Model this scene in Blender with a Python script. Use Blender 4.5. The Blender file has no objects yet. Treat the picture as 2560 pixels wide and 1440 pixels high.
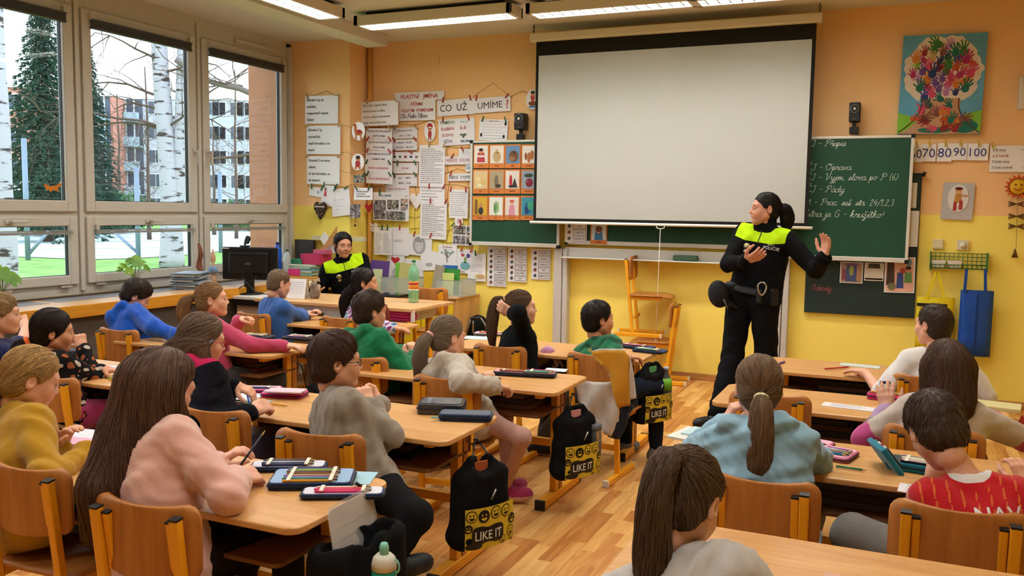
import bpy, bmesh, math, random
import numpy as np
from mathutils import Vector, Matrix, Euler
R = math.radians
S = bpy.context.scene
COL = S.collection
# ------------------------------------------------------------------ camera
FPX = 2187.25
CAMZ = 1.52
YAW, PIT, ROL = R(23.934), R(5.117), R(0.872)
_f = np.array([-math.sin(YAW)*math.cos(PIT), math.cos(YAW)*math.cos(PIT), -math.sin(PIT)])
_r = np.array([math.cos(YAW), math.sin(YAW), 0.0])
_u = np.cross(_r, _f)
_r, _u = math.cos(ROL)*_r+math.sin(ROL)*_u, -math.sin(ROL)*_r+math.cos(ROL)*_u
CM = np.array([_r, -_u, _f]); CC = np.array([0, 0, CAMZ])
cam = bpy.data.cameras.new('camera'); camo = bpy.data.objects.new('camera', cam); COL.objects.link(camo)
cam.sensor_width = 36; cam.lens = FPX/2560*36; cam.clip_start = .05; cam.clip_end = 500
camo.matrix_world = Matrix(((_r[0], _u[0], -_f[0], 0), (_r[1], _u[1], -_f[1], 0), (_r[2], _u[2], -_f[2], CAMZ), (0, 0, 0, 1)))
S.camera = camo
def ray(x, y): return CM.T @ np.array([(x-1280)/FPX, (y-720)/FPX, 1.])
def atY(x, y, Y): d = ray(x, y); return CC+d*Y/d[1]      # a point of the plane y=Y seen at a photograph pixel
def atX(x, y, X): d = ray(x, y); return CC+d*X/d[0]
def atZ(x, y, Z): d = ray(x, y); return CC+d*(Z-CAMZ)/d[2]
# ------------------------------------------------------------------ world, exposure
W = bpy.data.worlds.new('overcast'); S.world = W; W.use_nodes = True
bg = W.node_tree.nodes['Background']; bg.inputs[0].default_value = (.82, .9, 1, 1); bg.inputs[1].default_value = 2.6
S.view_settings.view_transform = 'Standard'; S.view_settings.look = 'None'
S.view_settings.exposure = 0.62; S.view_settings.gamma = 1; S.view_settings.use_curve_mapping = False
LAMP_W = 22.0
YF, YP, XL, XR, YB, ZC = 7.90, 7.57, -5.935, 1.75, -1.4, 3.22
GZ = -.2
# ------------------------------------------------------------------ colour, materials
def lin(h):
    if isinstance(h, str):
        h = h.lstrip('#'); h = [int(h[i:i+2], 16)/255 for i in (0, 2, 4)]
    return tuple((c/12.92 if c <= .04045 else ((c+.055)/1.055)**2.4) for c in h[:3])+(1.,)
MATS = {}
def mat(name, col, rough=.6, bump=0, bs=80, var=0, vs=6, metal=0, spec=.4, sheen=0, alpha=None, trans=0, emit=0, stretch=None, ior=1.45, coat=0):
    if name in MATS: return MATS[name]
    m = bpy.data.materials.new(name); m.use_nodes = True; MATS[name] = m
    nt = m.node_tree; b = nt.nodes['Principled BSDF']; c = lin(col)
    b.inputs['Base Color'].default_value = c; b.inputs['Roughness'].default_value = rough
    b.inputs['Metallic'].default_value = metal; b.inputs['Specular IOR Level'].default_value = spec
    b.inputs['IOR'].default_value = ior
    if sheen: b.inputs['Sheen Weight'].default_value = sheen; b.inputs['Sheen Roughness'].default_value = .5
    if coat: b.inputs['Coat Weight'].default_value = coat; b.inputs['Coat Roughness'].default_value = .15
    if alpha is not None: b.inputs['Alpha'].default_value = alpha
    if trans: b.inputs['Transmission Weight'].default_value = trans
    if emit: b.inputs['Emission Color'].default_value = c; b.inputs['Emission Strength'].default_value = emit
    if bump or var:
        tc = nt.nodes.new('ShaderNodeTexCoord'); mp = nt.nodes.new('ShaderNodeMapping')
        nt.links.new(tc.outputs['Object'], mp.inputs[0])
        if stretch: mp.inputs['Scale'].default_value = stretch
    if var:
        n = nt.nodes.new('ShaderNodeTexNoise'); n.inputs['Scale'].default_value = vs; n.inputs['Detail'].default_value = 5
        nt.links.new(mp.outputs[0], n.inputs[0])
        mx = nt.nodes.new('ShaderNodeMix'); mx.data_type = 'RGBA'
        d = lambda k: tuple(min(1, x*k) for x in c[:3])+(1,)
        mx.inputs[6].default_value = d(1-var); mx.inputs[7].default_value = d(1+var)
        rp = nt.nodes.new('ShaderNodeValToRGB'); rp.color_ramp.elements[0].position = .3; rp.color_ramp.elements[1].position = .7
        nt.links.new(n.outputs[0], rp.inputs[0]); nt.links.new(rp.outputs[0], mx.inputs[0])
        nt.links.new(mx.outputs[2], b.inputs['Base Color'])
    if bump:
        n = nt.nodes.new('ShaderNodeTexNoise'); n.inputs['Scale'].default_value = bs; n.inputs['Detail'].default_value = 3
        nt.links.new(mp.outputs[0], n.inputs[0])
        bp = nt.nodes.new('ShaderNodeBump'); bp.inputs['Strength'].default_value = bump; bp.inputs['Distance'].default_value = .01
        nt.links.new(n.outputs[0], bp.inputs['Height']); nt.links.new(bp.outputs[0], b.inputs['Normal'])
    return m
def nodes(m): return m.node_tree.nodes, m.node_tree.links, m.node_tree.nodes['Principled BSDF']
def wood(name, c1, c2, axis=0, sc=14, rough=.42, rnd=.0):
    m = mat(name, c1, rough, spec=.35); N, L, b = nodes(m)
    tc = N.new('ShaderNodeTexCoord'); mp = N.new('ShaderNodeMapping'); s = [sc]*3; s[axis] = sc*.09
    mp.inputs['Scale'].default_value = s; L.new(tc.outputs['Object'], mp.inputs[0])
    oi = N.new('ShaderNodeObjectInfo'); cb = N.new('ShaderNodeCombineXYZ'); mu = N.new('ShaderNodeMath'); mu.operation = 'MULTIPLY'; mu.inputs[1].default_value = 37
    L.new(oi.outputs['Random'], mu.inputs[0])
    for i in range(3): L.new(mu.outputs[0], cb.inputs[i])
    L.new(cb.outputs[0], mp.inputs['Location'])
    n = N.new('ShaderNodeTexNoise'); n.inputs['Scale'].default_value = 2.6; n.inputs['Detail'].default_value = 6; n.inputs['Roughness'].default_value = .62; n.inputs['Distortion'].default_value = .4
    L.new(mp.outputs[0], n.inputs[0])
    rp = N.new('ShaderNodeValToRGB'); e = rp.color_ramp.elements
    e[0].position = .32; e[0].color = lin(c2); e[1].position = .66; e[1].color = lin(c1)
    L.new(n.outputs[0], rp.inputs[0]); L.new(rp.outputs[0], b.inputs['Base Color'])
    bp = N.new('ShaderNodeBump'); bp.inputs['Strength'].default_value = .04; L.new(n.outputs[0], bp.inputs['Height']); L.new(bp.outputs[0], b.inputs['Normal'])
    return m
# ------------------------------------------------------------------ objects
def tag(o, label=None, cat=None, group=None, kind=None):
    if label: o['label'] = label
    if cat: o['category'] = cat
    if group: o['group'] = group
    if kind: o['kind'] = kind
    return o
def empty(name, loc=(0, 0, 0), rz=0, label=None, cat=None, group=None, kind=None):
    o = bpy.data.objects.new(name, None); o.empty_display_size = .1; COL.objects.link(o)
    o.location = loc; o.rotation_euler = (0, 0, rz); return tag(o, label, cat, group, kind)
def link(name, me, parent=None, loc=None):
    o = bpy.data.objects.new(name, me); COL.objects.link(o)
    if parent: o.parent = parent
    if loc is not None: o.location = loc
    return o
def mesh_np(name, V, F, mats=(), mi=None, smooth=True, attr=None):
    V = np.asarray(V, np.float32); F = np.asarray(F, np.int32); k = F.shape[1]
    me = bpy.data.meshes.new(name); me.vertices.add(len(V)); me.vertices.foreach_set('co', V.ravel())
    me.loops.add(F.size); me.loops.foreach_set('vertex_index', F.ravel())
    me.polygons.add(len(F)); me.polygons.foreach_set('loop_start', np.arange(0, F.size, k, dtype=np.int32))
    me.update(calc_edges=True)
    if smooth: me.polygons.foreach_set('use_smooth', np.ones(len(F), bool))
    for m in mats: me.materials.append(m)
    if mi is not None: me.polygons.foreach_set('material_index', np.asarray(mi, np.int32))
    if attr is not None:
        a = me.attributes.new('rnd', 'FLOAT', 'POINT'); a.data.foreach_set('value', np.asarray(attr, np.float32))
    return me
class MB:
    "collects boxes, bars, tubes, lathes into one mesh"
    def __init__(s): s.v = []; s.f = []; s.m = []; s.mi = 0; s.sm = []
    def add(s, V, F, sm=False):
        o = len(s.v); s.v += [tuple(map(float, p)) for p in V]
        for f in F: s.f.append([i+o for i in f]); s.m.append(s.mi); s.sm.append(sm)
        return s
    def box(s, c, d, M=None):
        x, y, z = (k/2 for k in d)
        P = [Vector((i, j, k)) for k in (-z, z) for j in (-y, y) for i in (-x, x)]
        if M is not None: P = [M @ p for p in P]
        c = Vector(c)
        return s.add([p+c for p in P], [(0, 2, 3, 1), (4, 5, 7, 6), (0, 1, 5, 4), (2, 6, 7, 3), (0, 4, 6, 2), (1, 3, 7, 5)])
    def bb(s, a, b): return s.box([(i+j)/2 for i, j in zip(a, b)], [abs(j-i) for i, j in zip(a, b)])
    def bar(s, a, b, w, h, up=(0, 0, 1)):
        a = Vector(a); b = Vector(b); d = b-a; L = d.length; d.normalize(); up = Vector(up)
        if abs(d.dot(up)) > .98: up = Vector((0, 1, 0))
        x = d.cross(up).normalized(); z = x.cross(d)
        M = Matrix((x, d, z)).transposed()
        return s.box((a+b)/2, (w, L, h), M)
    def tube(s, P, r, n=8, cap=True, closed=False):
        P = [Vector(p) for p in P]; m = len(P); rr = r if isinstance(r, (list, tuple)) else [r]*m
        V = []; F = []; up = Vector((0, 0, 1))
        x = None
        for i, p in enumerate(P):
            if closed: d = P[(i+1) % m]-P[i-1]
            else: d = (P[min(i+1, m-1)]-P[max(i-1, 0)])
            d.normalize()
            if x is None:
                x = d.cross(up if abs(d.dot(up)) < .95 else Vector((1, 0, 0))).normalized()
            else:
                x = (x-d*x.dot(d)).normalized()
            y = d.cross(x)
            for k in range(n):
                a = 2*math.pi*k/n; V.append(p+(x*math.cos(a)+y*math.sin(a))*rr[i])
        for i in range(m if closed else m-1):
            for k in range(n):
                j = (i+1) % m
                F.append((i*n+k, i*n+(k+1) % n, j*n+(k+1) % n, j*n+k))
        if cap and not closed: F += [tuple(range(n-1, -1, -1)), tuple((m-1)*n+k for k in range(n))]
        return s.add(V, F, True)
    def lathe(s, prof, n=20, c=(0, 0, 0), M=None, cap=True):
        V = []; F = []; c = Vector(c)
        for r, z in prof:
            for k in range(n):
                a = 2*math.pi*k/n; p = Vector((r*math.cos(a), r*math.sin(a), z)); V.append((M @ p if M is not None else p)+c)
        for i in range(len(prof)-1):
            for k in range(n): F.append((i*n+k, i*n+(k+1) % n, (i+1)*n+(k+1) % n, (i+1)*n+k))
        if cap: F += [tuple(range(n-1, -1, -1)), tuple((len(prof)-1)*n+k for k in range(n))]
        return s.add(V, F, True)
    def prism(s, poly, t, M=None, c=(0, 0, 0)):
        "2-D outline (x,y) extruded from z=0 to z=t"
        n = len(poly); c = Vector(c)
        V = [Vector((x, y, 0)) for x, y in poly]+[Vector((x, y, t)) for x, y in poly]
        if M is not None: V = [M @ p for p in V]
        F = [tuple(range(n-1, -1, -1)), tuple(range(n, 2*n))]+[(i, (i+1) % n, n+(i+1) % n, n+i) for i in range(n)]
        return s.add([p+c for p in V], F)
    def mesh(s, name, mats):
        me = bpy.data.meshes.new(name); me.from_pydata(s.v, [], s.f)
        for m in (mats if isinstance(mats, (list, tuple)) else [mats]): me.materials.append(m)
        me.polygons.foreach_set('material_index', s.m); me.polygons.foreach_set('use_smooth', s.sm); me.update()
        return me
    def build(s, name, mats, parent=None, bevel=0, seg=2, loc=None, world=False):
        if world and parent is not None:
            b = parent.location; s.v = [(x-b.x, y-b.y, z-b.z) for x, y, z in s.v]
        o = link(name, s.mesh(name, mats), parent, loc)
        if bevel:
            m = o.modifiers.new('bevel', 'BEVEL'); m.width = bevel; m.segments = seg; m.limit_method = 'ANGLE'; m.angle_limit = R(40)
        return o
def copy_tree(o, parent=None):
    c = o.copy(); COL.objects.link(c)
    if parent: c.parent = parent
    for ch in list(o.children): copy_tree(ch, c)
    return c
def rrect(w, h, r, n=4, cx=0, cy=0):
    P = []
    for sx, sy, a0 in ((1, 1, 0), (-1, 1, 90), (-1, -1, 180), (1, -1, 270)):
        for i in range(n+1):
            a = R(a0+90*i/n); P.append((cx+sx*(w/2-r)+r*math.cos(a), cy+sy*(h/2-r)+r*math.sin(a)))
    return P
def spline(P, n=6):
    P = [np.array(p, float) for p in P]; Q = [2*P[0]-P[1]]+P+[2*P[-1]-P[-2]]; out = []
    for i in range(1, len(Q)-2):
        for t in np.linspace(0, 1, n, endpoint=False):
            a, b, c, d = Q[i-1:i+3]
            out.append(.5*((2*b)+(c-a)*t+(2*a-5*b+4*c-d)*t*t+(3*b-a-3*c+d)*t**3))
    out.append(P[-1]); return out
MWALL = Matrix(((1, 0, 0), (0, 0, -1), (0, 1, 0)))      # (x,y,z) of a flat outline -> facing the class (-y)
# ------------------------------------------------------------------ the room shell
def two_tone():
    m = mat('wall_paint', '#d9a05b', .85, bump=.06, bs=220); N, L, b = nodes(m)
    g = N.new('ShaderNodeNewGeometry'); sp = N.new('ShaderNodeSeparateXYZ'); L.new(g.outputs['Position'], sp.inputs[0])
    n = N.new('ShaderNodeTexNoise'); n.inputs['Scale'].default_value = 3; L.new(g.outputs['Position'], n.inputs[0])
    ma = N.new('ShaderNodeMath'); ma.operation = 'MULTIPLY_ADD'; ma.inputs[1].default_value = .012; L.new(n.outputs[0], ma.inputs[0]); L.new(sp.outputs[2], ma.inputs[2])
    mr = N.new('ShaderNodeMapRange'); mr.inputs[1].default_value = 1.533; mr.inputs[2].default_value = 1.541; L.new(ma.outputs[0], mr.inputs[0])
    mx = N.new('ShaderNodeMix'); mx.data_type = 'RGBA'; mx.inputs[6].default_value = lin('#f6e06c'); mx.inputs[7].default_value = lin('#efc089')
    L.new(mr.outputs[0], mx.inputs[0]); L.new(mx.outputs[2], b.inputs['Base Color'])
    return m
PAINT = two_tone()
WHITE = mat('ceiling_white', '#d6d2cb', .9, bump=.03, bs=150)
PVC = mat('window_pvc', '#bfbab2', .35)
YEL = mat('yellow_metal', '#eba21c', .38, spec=.5)
BLACKP = mat('black_plastic', '#141416', .45)
def struct(name, mb, m, parent=None, **k):
    o = mb.build(name, m, parent, **k)
    if parent is None: o['kind'] = 'structure'
    return o
struct('wall_front', MB().bb((XL-.3, YF, 0), (XR+.2, YF+.2, ZC)), PAINT)
struct('wall_front_pilaster', MB().bb((XL, YP, 0), (-5.196, YF+.01, ZC)), PAINT)
struct('wall_right', MB().bb((XR, YB, 0), (XR+.2, YF, ZC)), PAINT)
struct('wall_back', MB().bb((XL-.3, YB-.2, 0), (XR+.2, YB, ZC)), PAINT)
struct('ceiling', MB().bb((XL-.3, YB-.2, ZC), (XR+.2, YF+.2, ZC+.2)), WHITE)
struct('trim_1', MB().bb((-4.98, 1.6, 3.11), (-4.74, 7.56, ZC)), WHITE, bevel=.006)       # boxed-in duct under the ceiling
struct('trim_2', MB().tube([(-5.15, YF-.03, 0), (-5.15, YF-.03, ZC)], .025, 10), mat('pipe_paint', '#e0a54c', .5))
# floor: laminate planks, each one a part
def floor_mat():
    m = mat('laminate', '#c98a4a', .33, spec=.45); N, L, b = nodes(m)
    tc = N.new('ShaderNodeTexCoord'); oi = N.new('ShaderNodeObjectInfo')
    sx = N.new('ShaderNodeSeparateXYZ'); L.new(tc.outputs['Object'], sx.inputs[0])
    def mth(op, a, b_=None, c=None):
        q = N.new('ShaderNodeMath'); q.operation = op
        for i, v in enumerate((a, b_, c)):
            if v is None: continue
            if isinstance(v, (int, float)): q.inputs[i].default_value = v
            else: L.new(v, q.inputs[i])
        return q.outputs[0]
    strip = mth('FLOOR', mth('MULTIPLY', mth('ADD', sx.outputs[0], .0975), 1/.065))
    rs = mth('MULTIPLY', oi.outputs['Random'], 91.7)
    off = mth('FRACT', mth('MULTIPLY', mth('ADD', strip, rs), .377))
    seg = mth('FLOOR', mth('ADD', mth('MULTIPLY', sx.outputs[1], 1/.43), off))
    idv = N.new('ShaderNodeCombineXYZ'); L.new(strip, idv.inputs[0]); L.new(seg, idv.inputs[1]); L.new(rs, idv.inputs[2])
    wn = N.new('ShaderNodeTexWhiteNoise'); wn.noise_dimensions = '3D'; L.new(idv.outputs[0], wn.inputs[0])
    cb = N.new('ShaderNodeCombineXYZ'); L.new(mth('MULTIPLY', sx.outputs[0], 26), cb.inputs[0]); L.new(mth('MULTIPLY', sx.outputs[1], 2.3), cb.inputs[1])
    L.new(mth('ADD', rs, mth('MULTIPLY', wn.outputs[0], 50)), cb.inputs[2])
    n = N.new('ShaderNodeTexNoise'); n.inputs['Scale'].default_value = 1; n.inputs['Detail'].default_value = 5; n.inputs['Roughness'].default_value = .6; n.inputs['Distortion'].default_value = 1.2
    L.new(cb.outputs[0], n.inputs[0])
    f = mth('ADD', mth('MULTIPLY', wn.outputs[0], .38), mth('MULTIPLY', n.outputs[0], .72))
    rp = N.new('ShaderNodeValToRGB'); e = rp.color_ramp.elements; e[0].position = .22; e[0].color = lin('#96592a'); e[1].position = .8; e[1].color = lin('#e3b36c')
    q = e.new(.42); q.color = lin('#bd7c3d'); q = e.new(.58); q.color = lin('#d09a55')
    L.new(f, rp.inputs[0]); L.new(rp.outputs[0], b.inputs['Base Color'])
    return m
FLM = floor_mat()
fl = struct('floor', MB().bb((XL-.3, YB-.2, -.3), (XR+.2, YF+.2, -.009)), mat('subfloor', '#6b4324', .8))
pk = MB().box((0, 0, -.0045), (.194, 1.289, .009)).mesh('floor_plank', FLM)
random.seed(4)
for i in range(int((XR-XL)/.195)+1):
    y0 = .2-(i*.43 % 1.29)
    for j in range(7):
        y = y0+j*1.29+.645
        if y-.645 > YF: continue
        o = link('floor_plank', pk, fl, (XL+.0975+i*.195, min(y, YF-.3), 0))
        if y > YF-.3: o.location.z = -.0004
struct('baseboard_front', MB().bb((-5.196, YF-.015, 0), (XR, YF, .06)), wood('baseboard_wood', '#c58f52', '#9c6a36', 0), bevel=.004)
struct('baseboard_right', MB().bb((XR-.015, YB, 0), (XR, YF, .06)), MATS['baseboard_wood'], bevel=.004)
# left wall: spandrel, lintel, windows
struct('wall_left', MB().bb((XL-.3, YB, -.3), (XL, YF, .80)).bb((XL-.3, YB, .8), (XL, -.2, 3.2)), PAINT)
struct('wall_left_lintel', MB().bb((XL-.3, YB, 3.16), (XL, YF, ZC)), PVC)
struct('wall_left_end', MB().bb((XL-.085, 7.50, .8), (XL, YF, 3.2)), PVC)
GL = bpy.data.materials.new('window_glass'); GL.use_nodes = True
_n = GL.node_tree.nodes; _l = GL.node_tree.links; _n.remove(_n['Principled BSDF'])
_t = _n.new('ShaderNodeBsdfTransparent'); _t.inputs[0].default_value = (.93, .96, .97, 1); _g = _n.new('ShaderNodeBsdfGlossy'); _g.inputs['Roughness'].default_value = .02
_x = _n.new('ShaderNodeMixShader'); _fr = _n.new('ShaderNodeFresnel'); _fr.inputs[0].default_value = 1.25
_l.new(_fr.outputs[0], _x.inputs[0]); _l.new(_t.outputs[0], _x.inputs[1]); _l.new(_g.outputs[0], _x.inputs[2]); _l.new(_x.outputs[0], _n['Material Output'].inputs[0])
BLIND = mat('blind_grey', '#4a4643', .5); BLIND2 = mat('blind_slat', '#8f8d88', .4)
def sash(w, y0, y1, z0, z1, fw, name):
    mb = MB(); x0, x1 = XL-.05, XL+.022
    mb.bb((x0, y0, z0), (x1, y0+fw, z1)); mb.bb((x0, y1-fw, z0), (x1, y1, z1)); mb.bb((x0, y0+fw, z0), (x1, y1-fw, z0+fw)); mb.bb((x0, y0+fw, z1-fw), (x1, y1-fw, z1))
    s = mb.build(name, PVC, w, bevel=.006)
    MB().bb((x0+.012, y0+fw-.014, z0+fw-.014), (x0+.04, y1-fw+.014, z0+fw+.004)).bb((x0+.012, y0+fw-.014, z1-fw-.004), (x0+.04, y1-fw+.014, z1-fw+.014)).bb((x0+.012, y0+fw-.014, z0+fw), (x0+.04, y0+fw+.004, z1-fw)).bb((x0+.012, y1-fw-.004, z0+fw), (x0+.04, y1-fw+.014, z1-fw)).build('gasket', BLACKP, s)
    p = MB().bb((x0+.02, y0+fw-.01, z0+fw-.01), (x0+.026, y1-fw+.01, z1-fw+.01)).build('pane', GL, w)
    return s
def handle(par, p, horiz):
    mb = MB(); x, y, z = p
    mb.box((x+.006, y, z), (.012, .03, .065) if not horiz else (.012, .065, .03))
    if horiz: mb.box((x+.035, y, z), (.05, .022, .022)); mb.box((x+.055, y+.05, z+.004), (.018, .13, .02))
    else: mb.box((x+.035, y, z), (.05, .022, .022)); mb.box((x+.055, y, z-.05), (.018, .02, .13))
    mb.build('handle', PVC, par, bevel=.005)
WY = [3.70, 4.99, 6.275]; WY = [WY[0]-1.285*k for k in (3, 2, 1)]+WY
for i, y in enumerate(WY):
    w = empty('window_%d' % (i+1), kind='structure')
    y1 = y+1.205; yc = y+.6
    mb = MB(); x0, x1 = XL-.08, XL-.002
    mb.bb((x0, y-.045, .80), (x1, y+.04, 3.18)); mb.bb((x0, y1-.04, .80), (x1, y1+.045, 3.18))
    mb.bb((x0, y+.04, .80), (x1, y1-.04, .91)); mb.bb((x0, y+.04, 2.99), (x1, y1-.04, 3.18)); mb.bb((x0, y+.04, 1.38), (x1, y1-.04, 1.48))
    mb.build('frame', PVC, w, bevel=.003)
    MB().bb((x1, y1+.022, .83), (x1+.02, y1+.06, 3.16)).build('cover_strip', PVC, w, bevel=.003)
    up = sash(w, y, y1, 1.453, 3.034, .085, 'upper_sash'); lo = sash(w, y, y1, .884, 1.412, .072, 'lower_sash')
    handle(up, (XL+.022, (y1-.04) if i % 2 == 0 else (y+.045), 2.0), False); handle(lo, (XL+.022, yc+.02, 1.375), True)
    for hy in (y+.12, y1-.12): MB().box((XL+.02, hy, .872), (.016, .09, .012)).build('hinge_cover', PVC, lo)
    # raised blinds
    b = MB(); zt = 2.95
    for k in range(9): b.bb((XL+.024, y+.075, zt-.052+k*.0056), (XL+.052, y1-.075, zt-.052+k*.0056+.0035))
    b.bb((XL+.02, y+.07, zt), (XL+.056, y1-.07, zt+.012)); b.bb((XL+.022, y+.072, zt-.064), (XL+.054, y1-.072, zt-.05))
    b.build('blind', BLIND, w)
    b = MB()
    for k in range(4): b.bb((XL+.024, y+.068, 1.292+k*.005), (XL+.048, y1-.068, 1.292+k*.005+.003))
    b.bb((XL+.022, y+.066, 1.279), (XL+.05, y1-.066, 1.291)); b.build('blind', BLIND2, w)
    for hy in (y+.08, y1-.08):
        MB().bb((XL+.02, hy-.014, 2.955), (XL+.05, hy+.014, 3.005)).bb((XL+.02, hy-.014, 1.31), (XL+.05, hy+.014, 1.35)).build('blind_bracket', PVC, w)
struct('trim_3', MB().bb((XL-.01, 7.51, .8), (XL+.035, 7.565, 3.165)), PVC, bevel=.004)
struct('trim_4', MB().bb((XL-.03, 6.72, 3.075), (XL+.03, 7.28, 3.11)), PVC, bevel=.005)
# deep counter over the radiators
CT = wood('counter_beech', '#cda77c', '#b88e62', 1)
cn = empty('window_counter', (-5.6, 4.5, 0), label='long wooden counter with orange edge running under the windows', cat='counter')
MB().bb((-5.84, -1.3, .775), (-5.29, 7.3, .80)).build('top', CT, cn, world=True, bevel=.003)
MB().bb((-5.29, -1.3, .715), (-5.265, 7.3, .803)).build('edge_band', wood('counter_edge', '#d9962c', '#c98420', 1), cn, world=True, bevel=.004)
MB().bb((-5.34, -1.3, 0.0), (-5.32, 7.3, .715)).build('front_panel', mat('grey_brown_panel', '#5b5148', .7, var=.06), cn, world=True)
for k in range(7): MB().bb((-5.88, 3.0+k*.62, .782), (-5.80, 3.6+k*.62, .806)).build('vent_grille', mat('dark_vent', '#3b312c', .6), cn, world=True)
for k in range(4): MB().bb((-5.78, 3.55+k*.88, .80), (-5.55, 4.35+k*.88, .802)).build('desk_pad', mat('pad_grey', '#77757a', .5), cn, world=True)
# ------------------------------------------------------------------ luminaires
TUBE = mat('tube_glow', '#eefaf2', .4, emit=5.0)
ALU = mat('louver_alu', '#d8dcd8', .22, metal=.85); HOUS = mat('lamp_housing', '#d5cdc0', .5)
def luminaire(c, L, W_, rz, label, power=1.0):
    zt = ZC-.035; zb = zt-.085
    o = empty('ceiling_lamp', (c[0], c[1], zb), rz, label, 'ceiling lamp', 'louvred fluorescent ceiling lamps')
    mb = MB(); h = .085
    mb.bb((-L/2, -W_/2, 0), (L/2, -W_/2+.03, h)); mb.bb((-L/2, W_/2-.03, 0), (L/2, W_/2, h)); mb.bb((-L/2, -W_/2, 0), (-L/2+.04, W_/2, h)); mb.bb((L/2-.04, -W_/2, 0), (L/2, W_/2, h)); mb.bb((-L/2, -W_/2, h-.006), (L/2, W_/2, h))
    mb.build('housing', HOUS, o, bevel=.004)
    MB().bb((-L/2+.1, -W_/2+.05, h), (L/2-.1, W_/2-.05, h+.034)).build('mount', BLACKP, o)
    MB().bb((-L/2+.04, -.008, .002), (L/2-.04, .008, .04)).build('centre_reflector', ALU, o)
    bl = MB().add([(-.0012, 0, .03), (.0012, 0, .03), (.006, 0, .0), (-.006, 0, .0), (-.0012, W_/2-.04, .03), (.0012, W_/2-.04, .03), (.006, W_/2-.04, 0), (-.006, W_/2-.04, 0)], [(0, 1, 2, 3), (7, 6, 5, 4), (0, 4, 5, 1), (1, 5, 6, 2), (2, 6, 7, 3), (3, 7, 4, 0)]).mesh('louver_blade', ALU)
    n = int((L-.1)/.085)
    for k in range(n):
        x = -L/2+.05+(k+.5)*(L-.1)/n
        for y in (-W_/2+.032, .006): link('louver_blade', bl, o, (x, y, .004))
    for y in (-W_/4, W_/4): MB().tube([(-L/2+.06, y, .055), (L/2-.06, y, .055)], .013, 10).build('fluorescent_tube', TUBE, o)
    la = bpy.data.lights.new('tube_light', 'AREA'); la.shape = 'RECTANGLE'; la.size = L-.12; la.size_y = W_-.1; la.energy = LAMP_W*power; la.color = (1, .98, .95)
    lo = bpy.data.objects.new('tube_light', la); COL.objects.link(lo); lo.parent = o; lo.location = (0, 0, .036)
    return o
luminaire((-4.50, 5.55), 1.5, .26, R(90), 'lit lamp above the windows running towards the front wall')
luminaire((-3.72, 6.70), 1.5, .26, 0, 'lit lamp left of the screen, parallel to the front wall')
luminaire((-2.20, 6.78), 1.35, .24, 0, 'lamp above the left half of the projection screen')
luminaire((-.88, 6.80), 1.3, .24, 0, 'lamp above the right half of the projection screen')
luminaire((-2.45, 5.56), 1.5, .26, R(90), 'lamp cut by the top edge between two lamps at the screen')
for x in (-4.5, -2.45, -.3):
    for y in (3.5, 1.4): luminaire((x, y), 1.5, .26, R(90), 'ceiling lamp above the %s column, %s row' % ({-4.5: 'window', -2.45: 'middle', -.3: 'right'}[x], 'third' if y > 2 else 'fourth'))
luminaire((-.3, 5.3), 1.5, .26, R(90), 'ceiling lamp above the right column, second row')
# ------------------------------------------------------------------ outside the windows
GRASS = mat('lawn', '#6f9a4b', .95, bump=.6, bs=9, var=.3, vs=1.6)
struct('lawn', MB().bb((-160, -40, GZ-.1), (XL-.3, 170, GZ)), GRASS)
cc = [atZ(*q, GZ+.02) for q in ((0, 640), (225, 648), (330, 646), (480, 636), (640, 618), (720, 610))]
ct = [atZ(*q, GZ+.02) for q in ((720, 574), (480, 574), (240, 575), (0, 577))]
struct('sports_court', MB().add([c for c in cc+ct], [tuple(range(10))]), mat('court_pale', '#b4c4c6', .9, var=.05, vs=.3))
struct('facade_rib', MB().bb((-6.52, 7.60, GZ), (-6.03, 8.1, 4.2)), mat('facade_orange', '#a8735c', .9, bump=.2, bs=60, var=.08, vs=4))
def depth_pt(px, py, d): r = ray(px, py); return CC+r*d
# fence
ST = mat('fence_steel', '#7d8ea2', .5, metal=.3)
fw = empty('court_fence', tuple(atZ(70, 650, GZ)), label='wire fence with grey braced posts around the sports court', cat='fence')
def fence_post(px, py0, py1, brace):
    b = atZ(px, py0, GZ); d = (CM@(b-CC))[2]; t = depth_pt(px, py1, d)
    MB().tube([b, (b[0], b[1], t[2])], .075, 8).build('post', ST, fw, world=True)
    if brace: MB().tube([b+np.array([0, 0, .15]), depth_pt(brace[0], brace[1], d)], .05, 8).build('brace', ST, fw, world=True)
    return b
p1 = fence_post(70, 650, 348, (122, 578)); p2 = fence_post(346, 646, 420, (285, 578)); p3 = fence_post(552, 632, 430, None)
for k in range(18):
    z = GZ+.1+k*.22
    MB().tube([(q[0], q[1], z) for q in (p1, p2, p3)], .004, 4).build('wire', mat('wire_green', '#4a5f58', .6), fw, world=True)
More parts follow.
